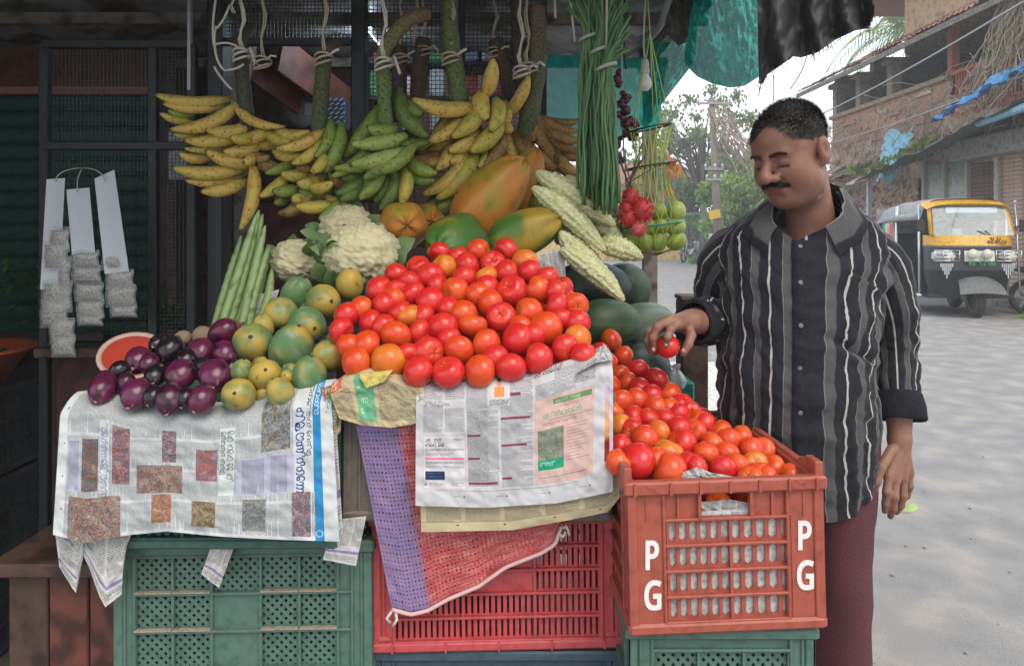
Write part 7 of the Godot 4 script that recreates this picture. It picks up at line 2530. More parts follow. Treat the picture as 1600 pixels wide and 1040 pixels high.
func surface_nets(s: SurfaceTool, pr: Array, lo: Vector3, hi: Vector3, cell: float, xf: Transform3D, colf: Callable, disp = null, keep = null) -> void:
	var n := Vector3i(((hi - lo) / cell / 4.0).ceil()) * 4
	var nx := n.x + 1
	var ny := n.y + 1
	var vals := PackedFloat32Array()
	vals.resize(nx * ny * (n.z + 1))
	vals.fill(1e9)
	var cells := PackedInt32Array()
	var reach := cell * 4.0 * 0.87 * 1.15 + (0.004 if disp != null else 0.0)
	for bz in range(0, n.z, 4):
		for by in range(0, n.y, 4):
			for bx in range(0, n.x, 4):
				var c := lo + Vector3(bx + 2, by + 2, bz + 2) * cell
				if absf(sdf(c, pr)) > reach: continue
				for z in range(bz, bz + 5):
					for y in range(by, by + 5):
						for x in range(bx, bx + 5):
							var i := x + nx * (y + ny * z)
							if vals[i] > 1e8:
								var p := lo + Vector3(x, y, z) * cell
								vals[i] = sdf(p, pr) + (disp.call(p) if disp != null else 0.0)
				for z in range(bz, bz + 4):
					for y in range(by, by + 4):
						for x in range(bx, bx + 4):
							cells.append(x + nx * (y + ny * z))
	var vert := {}
	var offs := [0, 1, nx, nx + 1, nx * ny, nx * ny + 1, nx * ny + nx, nx * ny + nx + 1]
	for i in cells:
		var mask := 0
		for k in 8:
			if vals[i + offs[k]] < 0: mask |= 1 << k
		if mask == 0 or mask == 255: continue
		var x := i % nx
		var y := (i / nx) % ny
		var z := i / (nx * ny)
		var acc := Vector3.ZERO
		var cnt := 0
		for e in [[0, 1], [2, 3], [4, 5], [6, 7], [0, 2], [1, 3], [4, 6], [5, 7], [0, 4], [1, 5], [2, 6], [3, 7]]:
			var va := vals[i + offs[e[0]]]
			var vb := vals[i + offs[e[1]]]
			if (va < 0) != (vb < 0):
				var t := va / (va - vb)
				var pa := Vector3(e[0] & 1, (e[0] >> 1) & 1, e[0] >> 2)
				var pb := Vector3(e[1] & 1, (e[1] >> 1) & 1, e[1] >> 2)
				acc += pa.lerp(pb, t)
				cnt += 1
		vert[i] = lo + (Vector3(x, y, z) + acc / cnt) * cell
	for i in vert:
		for ax in [[1, nx, nx * ny], [nx, nx * ny, 1], [nx * ny, 1, nx]]:
			var va := vals[i]
			var vb := vals[i + ax[0]]
			if (va < 0) == (vb < 0): continue
			var q := [i, i - ax[1], i - ax[1] - ax[2], i - ax[2]]
			if not (vert.has(q[1]) and vert.has(q[2]) and vert.has(q[3])): continue
			if keep != null and not keep.call(vert[i]): continue
			var order: Array = [0, 1, 2, 0, 2, 3] if va < 0 else [0, 2, 1, 0, 3, 2]
			for k in order:
				var p: Vector3 = vert[q[k]]
				s.set_color(colf.call(p))
				s.set_uv(Vector2.ZERO)
				s.add_vertex(xf * p)

func person() -> void:
	var root := Vector3(0.72, 0, -2.0)
	var t := thing("person", "man in dark striped shirt and maroon trousers reaching for a tomato", "person", root)
	var back := Transform3D(Basis.IDENTITY, -root)
	var skin := Color(0.215, 0.108, 0.075)
	var s := S()
	# ---- head
	var f := Vector3(-sin(0.95) * cos(0.30), -sin(0.30), cos(0.95) * cos(0.30))
	var hx := Vector3.UP.cross(f).normalized()
	var hb := Basis(hx, f.cross(hx), f) * Basis(Vector3.BACK, 0.03)
	var hc := P(1236, 241, 1.93)
	var hxf := Transform3D(hb.scaled(Vector3.ONE * 0.97), hc)
	var head := [
		ell(Vector3(0, 0.047, -0.014), Vector3(0.077, 0.086, 0.097)),
		ell(Vector3(0, -0.028, 0.028), Vector3(0.066, 0.086, 0.062), 0.04),
		ell(Vector3(0, 0.045, 0.05), Vector3(0.06, 0.045, 0.044), 0.03),
		ell(Vector3(0.04, -0.035, 0.052), Vector3(0.03, 0.034, 0.03), 0.03), ell(Vector3(-0.04, -0.035, 0.052), Vector3(0.03, 0.034, 0.03), 0.03),
		ell(Vector3(0.048, -0.066, 0.012), Vector3(0.03, 0.034, 0.036), 0.03), ell(Vector3(-0.048, -0.066, 0.012), Vector3(0.03, 0.034, 0.036), 0.03),
		ell(Vector3(0, -0.094, 0.066), Vector3(0.027, 0.019, 0.023), 0.02),
		ell(Vector3(0, -0.098, 0.018), Vector3(0.052, 0.03, 0.05), 0.04),
		cap(Vector3(-0.036, 0.021, 0.079), Vector3(-0.008, 0.017, 0.086), 0.0125, 0.011, 0.016), cap(Vector3(0.036, 0.021, 0.079), Vector3(0.008, 0.017, 0.086), 0.0125, 0.011, 0.016),
		ell(Vector3(0.031, 0.001, 0.102), Vector3(0.022, 0.0145, 0.0225), 0.012, -1), ell(Vector3(-0.031, 0.001, 0.102), Vector3(0.022, 0.0145, 0.0225), 0.012, -1),
		ell(Vector3(0.031, -0.002, 0.0765), Vector3(0.0165, 0.0125, 0.0125), 0.004), ell(Vector3(-0.031, -0.002, 0.0765), Vector3(0.0165, 0.0125, 0.0125), 0.004), cap(Vector3(0.018, -0.020, 0.0815), Vector3(0.044, -0.019, 0.0745), 0.005, 0.005, 0.006), cap(Vector3(-0.018, -0.020, 0.0815), Vector3(-0.044, -0.019, 0.0745), 0.005, 0.005, 0.006),
		cap(Vector3(0.016, -0.0135, 0.091), Vector3(0.044, -0.0125, 0.08), 0.0022, 0.0018, 0.004, -1), cap(Vector3(-0.016, -0.0135, 0.091), Vector3(-0.044, -0.0125, 0.08), 0.0022, 0.0018, 0.004, -1),
		cap(Vector3(0, 0.014, 0.087), Vector3(0, -0.028, 0.119), 0.0095, 0.0145, 0.014),
		ell(Vector3(0, -0.034, 0.117), Vector3(0.0145, 0.012, 0.0135), 0.008),
		ell(Vector3(0.0185, -0.036, 0.102), Vector3(0.011, 0.0105, 0.015), 0.008), ell(Vector3(-0.0185, -0.036, 0.102), Vector3(0.011, 0.0105, 0.015), 0.008),
		cap(Vector3(0.024, -0.036, 0.094), Vector3(0.036, -0.066, 0.078), 0.002, 0.002, 0.007, -1), cap(Vector3(-0.024, -0.036, 0.094), Vector3(-0.036, -0.066, 0.078), 0.002, 0.002, 0.007, -1),
		cap(Vector3(-0.022, -0.062, 0.086), Vector3(0.0, -0.058, 0.096), 0.006, 0.008, 0.01), cap(Vector3(0.022, -0.062, 0.086), Vector3(0.0, -0.058, 0.096), 0.006, 0.008, 0.01),
		cap(Vector3(-0.019, -0.073, 0.084), Vector3(0.019, -0.073, 0.084), 0.0085, 0.0085, 0.012),
		cap(Vector3(-0.026, -0.0665, 0.094), Vector3(0.0, -0.0655, 0.102), 0.0022, 0.0024, 0.004, -1), cap(Vector3(0.026, -0.0665, 0.094), Vector3(0.0, -0.0655, 0.102), 0.0022, 0.0024, 0.004, -1),
		ell(Vector3(0.084, 0.0, -0.014), Vector3(0.0115, 0.036, 0.0215), 0.008), ell(Vector3(-0.084, 0.0, -0.014), Vector3(0.0115, 0.036, 0.0215), 0.008),
		ell(Vector3(0.0965, 0.002, -0.010), Vector3(0.0095, 0.017, 0.0095), 0.004, -1), ell(Vector3(-0.098, 0.004, -0.010), Vector3(0.009, 0.021, 0.0115), 0.005, -1),
		cap(Vector3(0.077, -0.026, -0.004), Vector3(0.078, -0.034, -0.003), 0.008, 0.006, 0.006),
		cap(Vector3(0, -0.121, 0.052), Vector3(0.058, -0.106, -0.004), 0.005, 0.004, 0.014, -1), cap(Vector3(0, -0.121, 0.052), Vector3(-0.058, -0.106, -0.004), 0.005, 0.004, 0.014, -1),
		cap(Vector3(0.0095, -0.0455, 0.112), Vector3(0.012, -0.046, 0.105), 0.0042, 0.0036, 0.003, -1), cap(Vector3(-0.0095, -0.0455, 0.112), Vector3(-0.012, -0.046, 0.105), 0.0042, 0.0036, 0.003, -1),
		cap(Vector3(0.093, 0.026, -0.018), Vector3(0.094, -0.012, -0.026), 0.0022, 0.002, 0.003, -1)]
	var inv := hxf.affine_inverse()
	head.append(cap(Vector3(0, -0.04, -0.03), inv * P(1266, 350, 2.0), 0.058, 0.064, 0.03))
	head.append(ell(inv * P(1256, 408, 2.02), Vector3(0.085, 0.08, 0.078), 0.05))
	var hair_line := func(p: Vector3) -> float:      # positive inside the hair
		var front := 0.074 - 0.22 * absf(p.x) - 0.25 * maxf(0.0, absf(p.x) - 0.045)
		var v := maxf(p.y - front - 0.012 * sin(p.x * 55.0 + 0.6), -(p.z - 0.006 + 0.35 * maxf(0.0, p.y - 0.03)) - 0.012 if p.y > -0.055 else -1.0)
		if p.z < 0.05 and p.y > 0.045 - (0.05 - p.z) * 0.4 and absf(p.x) > 0.05: v = maxf(v, 0.01)
		if absf(p.x) > 0.062 and p.z > -0.038 and p.z < 0.014 and p.y < 0.032: v = minf(v, -0.01 if p.z < 0.004 or p.y < 0.0 else v)
		if p.y < -0.05 + p.z * 0.3: v = -1.0
		return v
	surface_nets(s, head, Vector3(-0.12, -0.24, -0.14), Vector3(0.13, 0.15, 0.15), 0.0036, hxf, func(p: Vector3) -> Color:
		var c := skin.lerp(Color(0.28, 0.135, 0.098), smoothstep(0.0, 0.5, nz.get_noise_3d(p.x * 22, p.y * 22, p.z * 22)) * 0.5)
		c = c.lerp(Color(0.32, 0.15, 0.115), smoothstep(0.035, 0.0, p.distance_to(Vector3(0, -0.032, 0.116))) * 0.45)
		if p.z > 0.06:
			var lip := smoothstep(0.0045, 0.0015, absf(p.y + 0.066) - 0.008) * smoothstep(0.03, 0.022, absf(p.x))
			c = c.lerp(Color(0.20, 0.085, 0.068), lip)
			for e in [-1, 1]:
				var q := Vector2(p.x * e - 0.031, p.y + 0.0125)
				c = c.lerp(Color(0.05, 0.028, 0.022), 0.85 * smoothstep(0.0042, 0.0016, absf(q.y + 0.06 * absf(q.x))) * smoothstep(0.02, 0.015, absf(q.x)))
		# shaved beard shadow is stubble: fine dark hair on jaw and lip
		var st := smoothstep(-0.045, -0.075, p.y) * smoothstep(-0.02, 0.02, p.z) * (0.5 + 0.5 * nz.get_noise_3d(p.x * 400, p.y * 400, p.z * 400))
		c = c.lerp(Color(0.13, 0.08, 0.065), st * 0.55)
		if hair_line.call(p) > -0.002: c = c.lerp(Color(0.03, 0.025, 0.022), smoothstep(-0.002, 0.008, hair_line.call(p)))
		return c)
	# ---- neck, trunk and legs under the clothes (coarse), forearms and hands (fine)
	var shL := P(1368, 400, 2.02)
	var elL := P(1402, 545, 2.06)
	var wrL := P(1405, 676, 1.99)
	var shR := P(1146, 394, 2.02)
	var elR := P(1122, 486, 2.17)
	var wrR := P(1078, 502, 1.935)
	var trunk := [
		ell(Vector3(0.70, 1.22, -2.03), Vector3(0.16, 0.2, 0.105)), ell(Vector3(0.70, 1.0, -2.0), Vector3(0.155, 0.2, 0.13), 0.06),
		cap(shR + Vector3(0.06, -0.03, 0), shL + Vector3(-0.06, -0.03, 0), 0.04, 0.04, 0.05), cap(shL, elL, 0.036, 0.034, 0.03), cap(elL, wrL, 0.034, 0.028, 0.02), cap(shR, elR, 0.036, 0.034, 0.03), cap(elR, wrR, 0.037, 0.03, 0.02),
		cap(Vector3(0.62, 0.82, -2.0), Vector3(0.61, 0.46, -1.99), 0.075, 0.055, 0.04), cap(Vector3(0.61, 0.46, -1.99), Vector3(0.61, 0.09, -2.03), 0.05, 0.038, 0.02),
		cap(Vector3(0.79, 0.82, -2.0), Vector3(0.80, 0.46, -1.99), 0.075, 0.055, 0.04), cap(Vector3(0.80, 0.46, -1.99), Vector3(0.80, 0.09, -2.03), 0.05, 0.038, 0.02),
		cap(Vector3(0.61, 0.04, -2.05), Vector3(0.59, 0.03, -1.87), 0.038, 0.03, 0.02), cap(Vector3(0.80, 0.04, -2.05), Vector3(0.81, 0.03, -1.87), 0.038, 0.03, 0.02)]
	surface_nets(s, trunk, Vector3(0.36, 0.0, -2.26), Vector3(1.04, 1.5, -1.8), 0.022, back * Transform3D.IDENTITY, func(_p): return skin)
	var hskin := func(p: Vector3) -> Color: return skin.lerp(Color(0.30, 0.155, 0.112), 0.5 + 0.5 * nz.get_noise_3d(p.x * 40, p.y * 40, p.z * 40)).lerp(Color(0.19, 0.085, 0.06), smoothstep(0.2, 0.6, nz.get_noise_3d(p.x * 90, p.y * 90, p.z * 90)) * 0.4)
	var fing := func(h: Array, j: Array, r: float):
		for k in j.size() - 1:
			h.append(cap(P(j[k][0], j[k][1], j[k][2]), P(j[k + 1][0], j[k + 1][1], j[k + 1][2]), r * (1.08 - 0.1 * k), r * (1.0 - 0.12 * k), 0.006))
	var hl := [cap(P(1405, 630, 2.0), P(1406, 682, 1.985), 0.034, 0.0275, 0.02)]
	for kn in [[1389, 742, 1.955], [1400, 748, 1.96], [1412, 746, 1.975], [1421, 738, 1.995]]:
		hl.append(cap(P(1406, 686, 1.985), P(kn[0], kn[1], kn[2]), 0.019, 0.0125, 0.016))
	fing.call(hl, [[1389, 742, 1.955], [1386, 768, 1.945], [1384, 786, 1.955], [1383, 798, 1.97]], 0.0098)
	fing.call(hl, [[1400, 748, 1.96], [1398, 776, 1.95], [1396, 794, 1.96], [1392, 806, 1.975]], 0.0102)
	fing.call(hl, [[1412, 746, 1.975], [1412, 774, 1.97], [1408, 790, 1.98], [1401, 800, 1.995]], 0.0096)
	fing.call(hl, [[1421, 738, 1.995], [1422, 760, 1.995], [1418, 774, 2.005], [1411, 782, 2.015]], 0.0085)
	fing.call(hl, [[1394, 702, 1.96], [1377, 730, 1.935], [1370, 752, 1.93], [1365, 768, 1.94]], 0.0118)
	surface_nets(s, hl, Vector3(0.83, 0.66, -2.08), Vector3(1.06, 0.985, -1.88), 0.0032, back, hskin)
	var hr := [cap(P(1112, 504, 2.02), P(1080, 502, 1.925), 0.034, 0.028, 0.02)]
	for kn in [[1058, 506, 1.86], [1046, 500, 1.862], [1036, 504, 1.88], [1032, 511, 1.905]]:
		hr.append(cap(P(1079, 502, 1.93), P(kn[0], kn[1], kn[2]), 0.02, 0.0125, 0.014))
	fing.call(hr, [[1058, 506, 1.86], [1048, 514, 1.832], [1043, 527, 1.823], [1041, 539, 1.834]], 0.0092)
	fing.call(hr, [[1046, 500, 1.862], [1027, 511, 1.836], [1020, 528, 1.836], [1021, 546, 1.848]], 0.0096)
	fing.call(hr, [[1036, 504, 1.88], [1015, 518, 1.868], [1011, 534, 1.868], [1017, 549, 1.872]], 0.0092)
	fing.call(hr, [[1032, 511, 1.905], [1016, 528, 1.902], [1016, 542, 1.9], [1024, 552, 1.895]], 0.0084)
	fing.call(hr, [[1076, 508, 1.9], [1080, 524, 1.875], [1076, 538, 1.862], [1068, 551, 1.858]], 0.0112)
	surface_nets(s, hr, Vector3(0.27, 1.07, -2.06), Vector3(0.52, 1.25, -1.78), 0.0032, back, hskin)
	# the head's vertices were placed in the world: bring the whole body to the root
	var bm := vmat(0.48, null, 1.0, 0.4)
	bm.subsurf_scatter_enabled = true
	bm.subsurf_scatter_strength = 0.05
	bump(bm, M.nfine, 0.22)
	bm.uv1_triplanar = true
	bm.uv1_scale = Vector3.ONE * 9.0
	var body := obj("body", shift_head(s, root), bm, t)
	# nails
	var nail := mat(lin(0.42, 0.24, 0.19), 0.35)
	for e in [[1364, 765, 1.929, -0.3], [1068, 548, 1.8465, 0.2], [1041, 538, 1.8245, 0.0], [1021, 546, 1.838, 0.1]]:
		var ns := S()
		lathe(ns, [Vector2(0, -0.0012), Vector2(0.0052, 0), Vector2(0.003, 0.0012), Vector2(0, 0.0016)], 8, Transform3D(Basis(Vector3.BACK, e[3]) * Basis(Vector3.RIGHT, PI / 2) * Basis.from_scale(Vector3(1, 1, 1.25)), P(e[0], e[1], e[2]) - root))
		obj("nail", ns, nail, t)
	hair(t, head, hxf, hair_line, root)
	clothes(t, root, back, shL, elL, shR, elR)

func shift_head(s: SurfaceTool, root: Vector3) -> ArrayMesh:      # pieces meshed in world space keep to the world; those meshed through `back` are local
	var me := done(s)
	var a := me.surface_get_arrays(0)
	var v: PackedVector3Array = a[Mesh.ARRAY_VERTEX]
	for i in v.size():
		if v[i].z < -1.0: v[i] -= root
	a[Mesh.ARRAY_VERTEX] = v
	var o := ArrayMesh.new()
	o.add_surface_from_arrays(Mesh.PRIMITIVE_TRIANGLES, a)
	return o

func hair(t: Node3D, head: Array, hxf: Transform3D, line: Callable, root: Vector3) -> void:
	var dark := vmat(0.55, null, 1.0, 0.4)
	var loc := Transform3D(hxf.basis, hxf.origin - root)
	var scalp := [head[0], head[1], head[2]]
	var s := S()
	for i in 15000:      # short cropped hair, one blade each
		var dir := Vector3(rr(-1, 1), rr(-0.55, 1), rr(-1, 0.9)).normalized()
		var p := Vector3(0, 0.03, -0.01)
		for k in 6:
			p += dir * -sdf(p, scalp) * 0.9 if sdf(p, scalp) < 0 else dir * -sdf(p, scalp) * 0.8
		var h: float = line.call(p)
		if h < -0.001 or (h < 0.012 and rng.randf() > 0.25 + h * 55.0): continue
		var lay := (dir * 0.75 + Vector3(rr(-0.25, 0.25), -0.15 - 0.4 * absf(dir.x), 0.35) * (1.0 if dir.y > 0.0 else 0.6)).normalized()
		var l := rr(0.008, 0.0125) * (1.0 if p.y > 0.045 else 0.6)
		var sd := lay.cross(dir + Vector3(rr(-0.3, 0.3), rr(-0.3, 0.3), rr(-0.3, 0.3))).normalized() * 0.0007
		var g := rng.randf()
		s.set_color(Color(0.016, 0.013, 0.012).lerp(Color(0.06, 0.055, 0.052), g * g * 0.7) if rng.randf() > 0.07 else Color(0.22, 0.21, 0.2))
		s.set_smooth_group(-1)
		v1(s, loc * (p - dir * 0.001 + sd), Vector2.ZERO); v1(s, loc * (p + lay * l), Vector2.ZERO); v1(s, loc * (p - dir * 0.001 - sd), Vector2.ZERO)
	obj("hair", s, dark, t)
	s = S()      # moustache and eyebrows: hairs too, over a thin base
	for e in [-1, 1]:
		surface_nets(s, [cap(Vector3(0, -0.0505, 0.102), Vector3(e * 0.02, -0.053, 0.0955), 0.007, 0.0075, 0.004), cap(Vector3(e * 0.02, -0.053, 0.0955), Vector3(e * 0.036, -0.0615, 0.0805), 0.0072, 0.0035, 0.004)], Vector3(minf(0, e * 0.045) - 0.008, -0.072, 0.07), Vector3(maxf(0, e * 0.045) + 0.008, -0.036, 0.114), 0.0022, loc, func(_p): return Color(0.02, 0.016, 0.015))
		for i in 420:
			var u := rng.randf()
			var a := Vector3(e * (0.001 + 0.035 * u), -0.0475 - 0.011 * u * u + rr(-0.003, 0.003), 0.109 - 0.0205 * u * u - 0.003 * u)
			var tip := a + Vector3(e * rr(0.001, 0.005), -rr(0.005, 0.010), rr(-0.001, 0.0015))
			s.set_color(Color(0.015, 0.012, 0.011).lerp(Color(0.05, 0.045, 0.04), rng.randf()))
			s.set_smooth_group(-1)
			v1(s, loc * (a + Vector3(0.0006, 0, 0)), Vector2.ZERO); v1(s, loc * tip, Vector2.ZERO); v1(s, loc * (a - Vector3(0.0006, 0, 0)), Vector2.ZERO)
			s.set_smooth_group(0)
	obj("moustache", s, vmat(1.0, null, 1.0, 0.05), t)
	for e in [-1, 1]:
		s = S()
		for i in 300:
			var u := rng.randf()
			var a := Vector3(e * (0.010 + 0.040 * u), 0.0145 + 0.007 * sin(u * 2.4) + rr(-0.0055, 0.0055) * (1.0 - 0.5 * u), 0.0985 - 0.018 * u * u)
			for k in 3:
				a.z -= sdf(a, head) * 0.9
			var tip := a + Vector3(e * rr(0.003, 0.008), rr(-0.002, 0.006) - 0.006 * u, 0.0015)
			s.set_color(Color(0.055, 0.036, 0.028))
			s.set_smooth_group(-1)
			v1(s, loc * (a + Vector3(0, 0.0005, 0)), Vector2.ZERO); v1(s, loc * tip, Vector2.ZERO); v1(s, loc * (a - Vector3(0, 0.0005, 0)), Vector2.ZERO)
		obj("eyebrow", s, dark, t)

func stripe_tex() -> ImageTexture:      # one period: broad heathered grey band, dark cloth, thin pale line, dark cloth
	var w := 512
	var im := Image.create(w, 512, false, Image.FORMAT_RGB8)
	var dark := Color(0.125, 0.13, 0.155)
	for x in w:
		for y in 512:
			var c := dark.lerp(Color(0.16, 0.165, 0.19), rng.randf() * 0.5)
			if x > 50 and x < 205:
				c = c.lerp(Color(0.50, 0.49, 0.48), (0.25 + 0.75 * rng.randf()) * smoothstep(50, 74, x) * smoothstep(205, 181, x) * 0.75)
				if x > 54 and x < 66: c = c.lerp(Color(0.62, 0.61, 0.6), 0.6)
			elif x > 352 and x < 386:
				c = c.lerp(Color(0.80, 0.79, 0.77), 0.55 + 0.45 * rng.randf())
			im.set_pixel(x, y, c)
	return tex(im)

func cloth_loft(s: SurfaceTool, R: Array, U: Array, V: Array, closed := true) -> void:      # rings with their own texture coordinates
	var n: int = R[0].size()
	for i in R.size() - 1:
		for j in n - 1:
			for k in [[0, 0], [0, 1], [1, 1], [0, 0], [1, 1], [1, 0]]:
				s.set_uv(Vector2(U[i + k[0]][j + k[1]], V[i + k[0]]))
				s.add_vertex(R[i + k[0]][j + k[1]])

func clothes(t: Node3D, root: Vector3, back: Transform3D, shL: Vector3, elL: Vector3, shR: Vector3, elR: Vector3) -> void:
	var m := StandardMaterial3D.new()
	m.albedo_texture = stripe_tex()
	m.roughness = 0.8
	m.metallic_specular = 0.25
	m.rim_enabled = true
	m.rim = 0.25
	m.cull_mode = BaseMaterial3D.CULL_DISABLED
	var plain := mat(lin(0.02, 0.021, 0.028), 0.8, M.mott, 10.0, false, 0.25)
	# torso rings: pixel row, centre x, half width, half depth (m), centre depth
	var rows := [[304, 1264, 47, 0.066, 2.02], [318, 1262, 64, 0.078, 2.02], [334, 1258, 88, 0.092, 2.02], [350, 1257, 112, 0.104, 2.02], [368, 1256, 128, 0.114, 2.02], [395, 1255, 132, 0.124, 2.02], [430, 1252, 128, 0.132, 2.01], [480, 1249, 121, 0.14, 2.0], [540, 1245, 117, 0.15, 1.99], [600, 1243, 118, 0.158, 1.98], [650, 1243, 118, 0.156, 1.98], [700, 1246, 114, 0.148, 1.985], [740, 1248, 112, 0.142, 1.985], [772, 1250, 112, 0.14, 1.985]]
	var yaw := -0.22
	var R := []
	var U := []
	var V := []
	var N := 120
	var neck := func(fa: float) -> float:      # pixel row of the neck edge, a V in front
		return 300.0 + 76.0 * maxf(0.0, 1.0 - absf(fa) / 0.95) - 10.0 * maxf(0.0, -cos(fa))
	var surf := func(py: float, fa: float, out: float) -> Vector3:      # point of the cloth at a pixel row and an angle from the front
		var k := 0
		while k < rows.size() - 2 and py > rows[k + 1][0]: k += 1
		var fr := clampf((py - rows[k][0]) / float(rows[k + 1][0] - rows[k][0]), -0.5, 1.6)
		var ang := fa + TAU + yaw
		var sx := sin(ang)
		var cz := cos(ang)
		var cd := lerpf(rows[k][4], rows[k + 1][4], fr)
		var c := P(lerpf(rows[k][1], rows[k + 1][1], fr), py, cd)
		var hw := lerpf(rows[k][2], rows[k + 1][2], fr) * cd / FP
		var hd := lerpf(rows[k][3], rows[k + 1][3], fr)
		var p := c + Vector3(hw * signf(sx) * pow(absf(sx), 0.86), 0, hd * signf(cz) * pow(absf(cz), 0.86))
		var yy := (py - 304.0) / 468.0
		var fold := 0.016 * nz.get_noise_3d(fa * 1.6, yy * 7.0, 1.0) + 0.010 * nz.get_noise_3d(fa * 4.0 + yy * 5.0, yy * 13.0, 5.0)
		fold += 0.009 * nz.get_noise_2d(fa * 7.0 + yy * 2.0, yy * 3.0) * smoothstep(0.3, 0.8, yy)
		var side := smoothstep(0.1, 0.5, fa) * smoothstep(1.5, 1.0, fa)
		fold -= 0.014 * exp(-pow((yy - 0.455 - 0.10 * (fa - 0.3)) / 0.013, 2.0)) * side
		fold += 0.010 * exp(-pow((yy - 0.485 - 0.10 * (fa - 0.3)) / 0.02, 2.0)) * side
		fold += 0.008 * sin(yy * 34.0 + fa * 9.0) * smoothstep(0.7, 1.2, absf(fa)) * smoothstep(0.15, 0.3, yy) * smoothstep(0.62, 0.4, yy)
		fold *= smoothstep(-0.05, 0.12, yy)
		return p + (p - c).normalized() * (fold + out) - root
	for i in 92:
		var ring := PackedVector3Array()
		var uu := []
		for j in N + 1:
			var fa := -PI + TAU * j / N
			var ne: float = neck.call(fa)
			var py := lerpf(ne, 772.0, i / 91.0)
			if i > 78: py += (i - 78) / 13.0 * (14.0 * cos(fa) * cos(fa) - 36.0 * pow(absf(sin(fa)), 3.0))
			ring.append(surf.call(py, fa, 0.0))
			uu.append(fa * 2.35 + 0.50)
		R.append(ring)
		U.append(uu)
		V.append(i / 91.0 * 3.0)
	var s := S()
	cloth_loft(s, R, U, V)
	obj("shirt", s, m, t)
	# placket and buttons, pocket
	s = S()
	var PR := []
	var PU := []
	var PV := []
	for i in 70:
		var py := lerpf(374.0, 782.0, i / 69.0)
		PR.append(PackedVector3Array([surf.call(py, -0.06, 0.0006), surf.call(py, -0.05, 0.0052), surf.call(py, 0.025, 0.0058), surf.call(py, 0.10, 0.0055), surf.call(py, 0.11, 0.0006)]))
		PU.append([0.0, 0.05, 0.1, 0.2, 0.21])
		PV.append(i / 30.0)
	cloth_loft(s, PR, PU, PV)
	obj("placket", s, plain, t)
	for py in [384, 436, 498, 560, 622, 686]:
		s = S()
		var b0: Vector3 = surf.call(float(py), 0.03, 0.006)
		var bn: Vector3 = (surf.call(py + 8.0, 0.03, 0.006) - b0).cross(surf.call(float(py), 0.09, 0.006) - b0).normalized()
		if bn.z < 0.0: bn = -bn
		lathe(s, [Vector2(0, 0), Vector2(0.0055, 0.0005), Vector2(0.0058, 0.002), Vector2(0.003, 0.0016), Vector2(0, 0.0018)], 12, Transform3D(look(bn), b0 + bn * 0.001))
		obj("button", s, mat(lin(0.12, 0.12, 0.13), 0.2), t)
	s = S()
	PR = []; PU = []; PV = []
	for i in 21:
		var row := PackedVector3Array()
		var us := []
		for k in 15:
			var fa := 0.46 + k * 0.042
			var edge := k == 0 or k == 14 or i == 0 or i == 20
			row.append(surf.call(432.0 + i * 5.2 + (k - 7) * 2.2 + (6.0 * (1.0 - absf(k - 7) / 7.0) if i == 20 else 0.0), fa, 0.0004 if edge else 0.0042 + (0.004 if i == 1 else 0.0)))
			us.append(fa * 2.35 + 0.56)
		PR.append(row); PU.append(us); PV.append(i / 20.0)
	cloth_loft(s, PR, PU, PV)
	obj("pocket", s, m, t)
	# sleeves
	sleeve(t, root, m, [P(1318, 398, 2.03), P(1364, 412, 2.03), P(1392, 478, 2.05), P(1400, 548, 2.06), P(1404, 632, 2.0)], [0.07, 0.080, 0.064, 0.054, 0.050], 0.2, "sleeve", 3.0)
	sleeve(t, root, m, [P(1196, 396, 2.04), P(1150, 402, 2.05), P(1130, 440, 2.11), P(1124, 488, 2.13), P(1104, 502, 2.03), P(1092, 504, 1.98)], [0.07, 0.082, 0.072, 0.066, 0.058, 0.053], 0.1, "sleeve", 9.0)
	cuff(t, root, plain, P(1404, 612, 2.01), P(1406, 656, 1.99), 0.054, 0.058)
	cuff(t, root, plain, P(1100, 503, 2.012), P(1082, 504, 1.962), 0.056, 0.052)
	# collar: a stand at the neck edge that folds over and lies on the shirt
	for e in [-1, 1]:
		s = S()
		PR = []; PU = []; PV = []
		for i in 33:
			var u := i / 32.0
			var fa: float = e * lerpf(PI, 0.24, u)
			var ne: float = neck.call(fa)
			var wide := 21.0 + 20.0 * smoothstep(0.55, 1.0, u)
			var row := PackedVector3Array()
			var us := []
			for k in 10:
				var v := k / 9.0
				var rise := 0.020 * smoothstep(0.45, 0.0, v) * (1.0 - 0.75 * u)
				row.append(surf.call(ne + wide * v, fa + e * v * 0.12 * smoothstep(0.6, 1.0, u), 0.0055 + 0.006 * sin(v * PI)) + Vector3(0, rise, 0))
				us.append(0.02 + v * 0.42 + u * 0.1)
			PR.append(row); PU.append(us); PV.append(u * 1.5)
		cloth_loft(s, PR, PU, PV)
		obj("collar", s, m, t)
	# trousers
	var tm := bump(mat(lin(0.115, 0.042, 0.052), 0.8, M.mott, 22.0, false, 0.3), M.nfine, 0.15)
	for e in [[0.615, -1], [0.80, 1]]:
		s = S()
		var rg := []
		for i in 40:
			var v := i / 39.0
			var y := lerpf(0.93, 0.03, v)
			var ring := PackedVector3Array()
			for j in 36:
				var a := TAU * j / 36.0
				var fold := 0.006 * sin(a * 3 + v * 5 + e[0] * 9) + 0.008 * nz.get_noise_3d(cos(a) * 1.2, v * 6.0, sin(a) * 1.2 + e[0] * 5)
				var rx: float = lerpf(0.105, 0.085, v) + fold
				var rz: float = lerpf(0.135, 0.10, v) + fold
				ring.append(Vector3(e[0] + cos(a) * rx, y, -2.0 + sin(a) * rz) - root)
			rg.append(ring)
		loft(s, rg)
		obj("trouser_leg", s, tm, t)

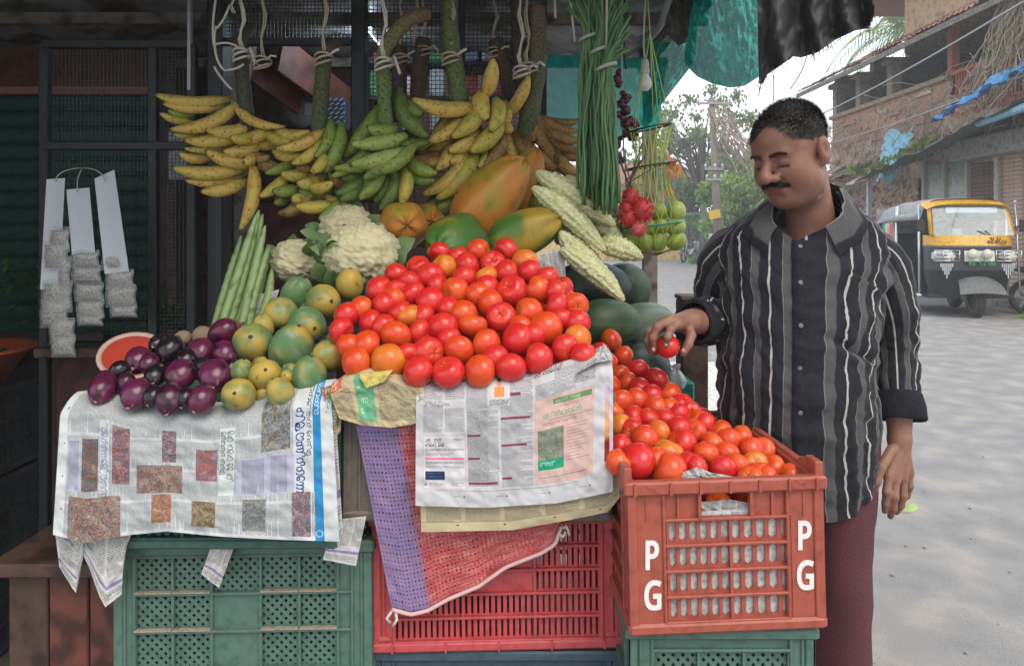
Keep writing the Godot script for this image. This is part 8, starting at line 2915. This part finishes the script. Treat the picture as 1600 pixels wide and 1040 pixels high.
func sleeve(t: Node3D, root: Vector3, m, ctl: Array, rad: Array, u0: float, nm: String, sd: float) -> void:
	var R := []
	var U := []
	var V := []
	var n := 64
	var nn := Vector3.BACK
	for i in 61:
		var u := i / 60.0 * (ctl.size() - 1)
		var k := mini(int(u), ctl.size() - 2)
		var f := u - k
		var p: Vector3 = ctl[k].cubic_interpolate(ctl[k + 1], ctl[maxi(k - 1, 0)], ctl[mini(k + 2, ctl.size() - 1)], f)
		var p2: Vector3 = ctl[k].cubic_interpolate(ctl[k + 1], ctl[maxi(k - 1, 0)], ctl[mini(k + 2, ctl.size() - 1)], f + 0.02)
		var tg := (p2 - p).normalized()
		nn = (nn - tg * nn.dot(tg)).normalized()
		var bb := tg.cross(nn)
		var r := lerpf(rad[k], rad[k + 1], f)
		var ring := PackedVector3Array()
		var uu := []
		for j in n + 1:
			var a := TAU * j / n
			var w := i / 60.0
			var fold := 0.010 * nz.get_noise_3d(cos(a) * 1.4 + sd, sin(a) * 1.4, w * 6.0) + 0.006 * nz.get_noise_3d(cos(a) * 1.2 + w * 5.0 + sd, sin(a) * 1.2, w * 16.0) * smoothstep(0.2, 0.6, w)
			fold += 0.005 * sin(w * 46.0 + 2.0 * sin(a + sd)) * smoothstep(0.35, 0.6, w) * (0.5 + 0.5 * nz.get_noise_2d(a, w * 4.0))
			ring.append(p + (nn * cos(a) + bb * sin(a)) * (r + fold) - root)
			uu.append(u0 + a / TAU * 6.0)
		R.append(ring)
		U.append(uu)
		V.append(i / 60.0 * 2.0)
	var s := S()
	cloth_loft(s, R, U, V)
	obj(nm, s, m, t)

func cuff(t: Node3D, root: Vector3, m, a: Vector3, b: Vector3, ra: float, rb: float) -> void:
	var s := S()
	var dirn := (b - a).normalized()
	var x := dirn.cross(Vector3.BACK + Vector3(0.1, 0.2, 0)).normalized()
	var y := dirn.cross(x)
	var rg := []
	for e in [[0.0, -0.006], [0.0, 0.001], [0.1, 0.004], [0.5, 0.005], [0.92, 0.004], [1.0, 0.0], [0.98, -0.006], [0.6, -0.008]]:
		var ring := PackedVector3Array()
		for j in 40:
			var an := TAU * j / 40.0
			var r: float = lerpf(ra, rb, e[0]) + e[1] + 0.003 * sin(an * 3 + e[0] * 3) + 0.003 * nz.get_noise_2d(an * 2, e[0] * 3)
			ring.append(a.lerp(b, e[0]) + (x * cos(an) + y * sin(an)) * r - root)
		rg.append(ring)
	loft(s, rg, true, false)
	obj("cuff", s, m, t)
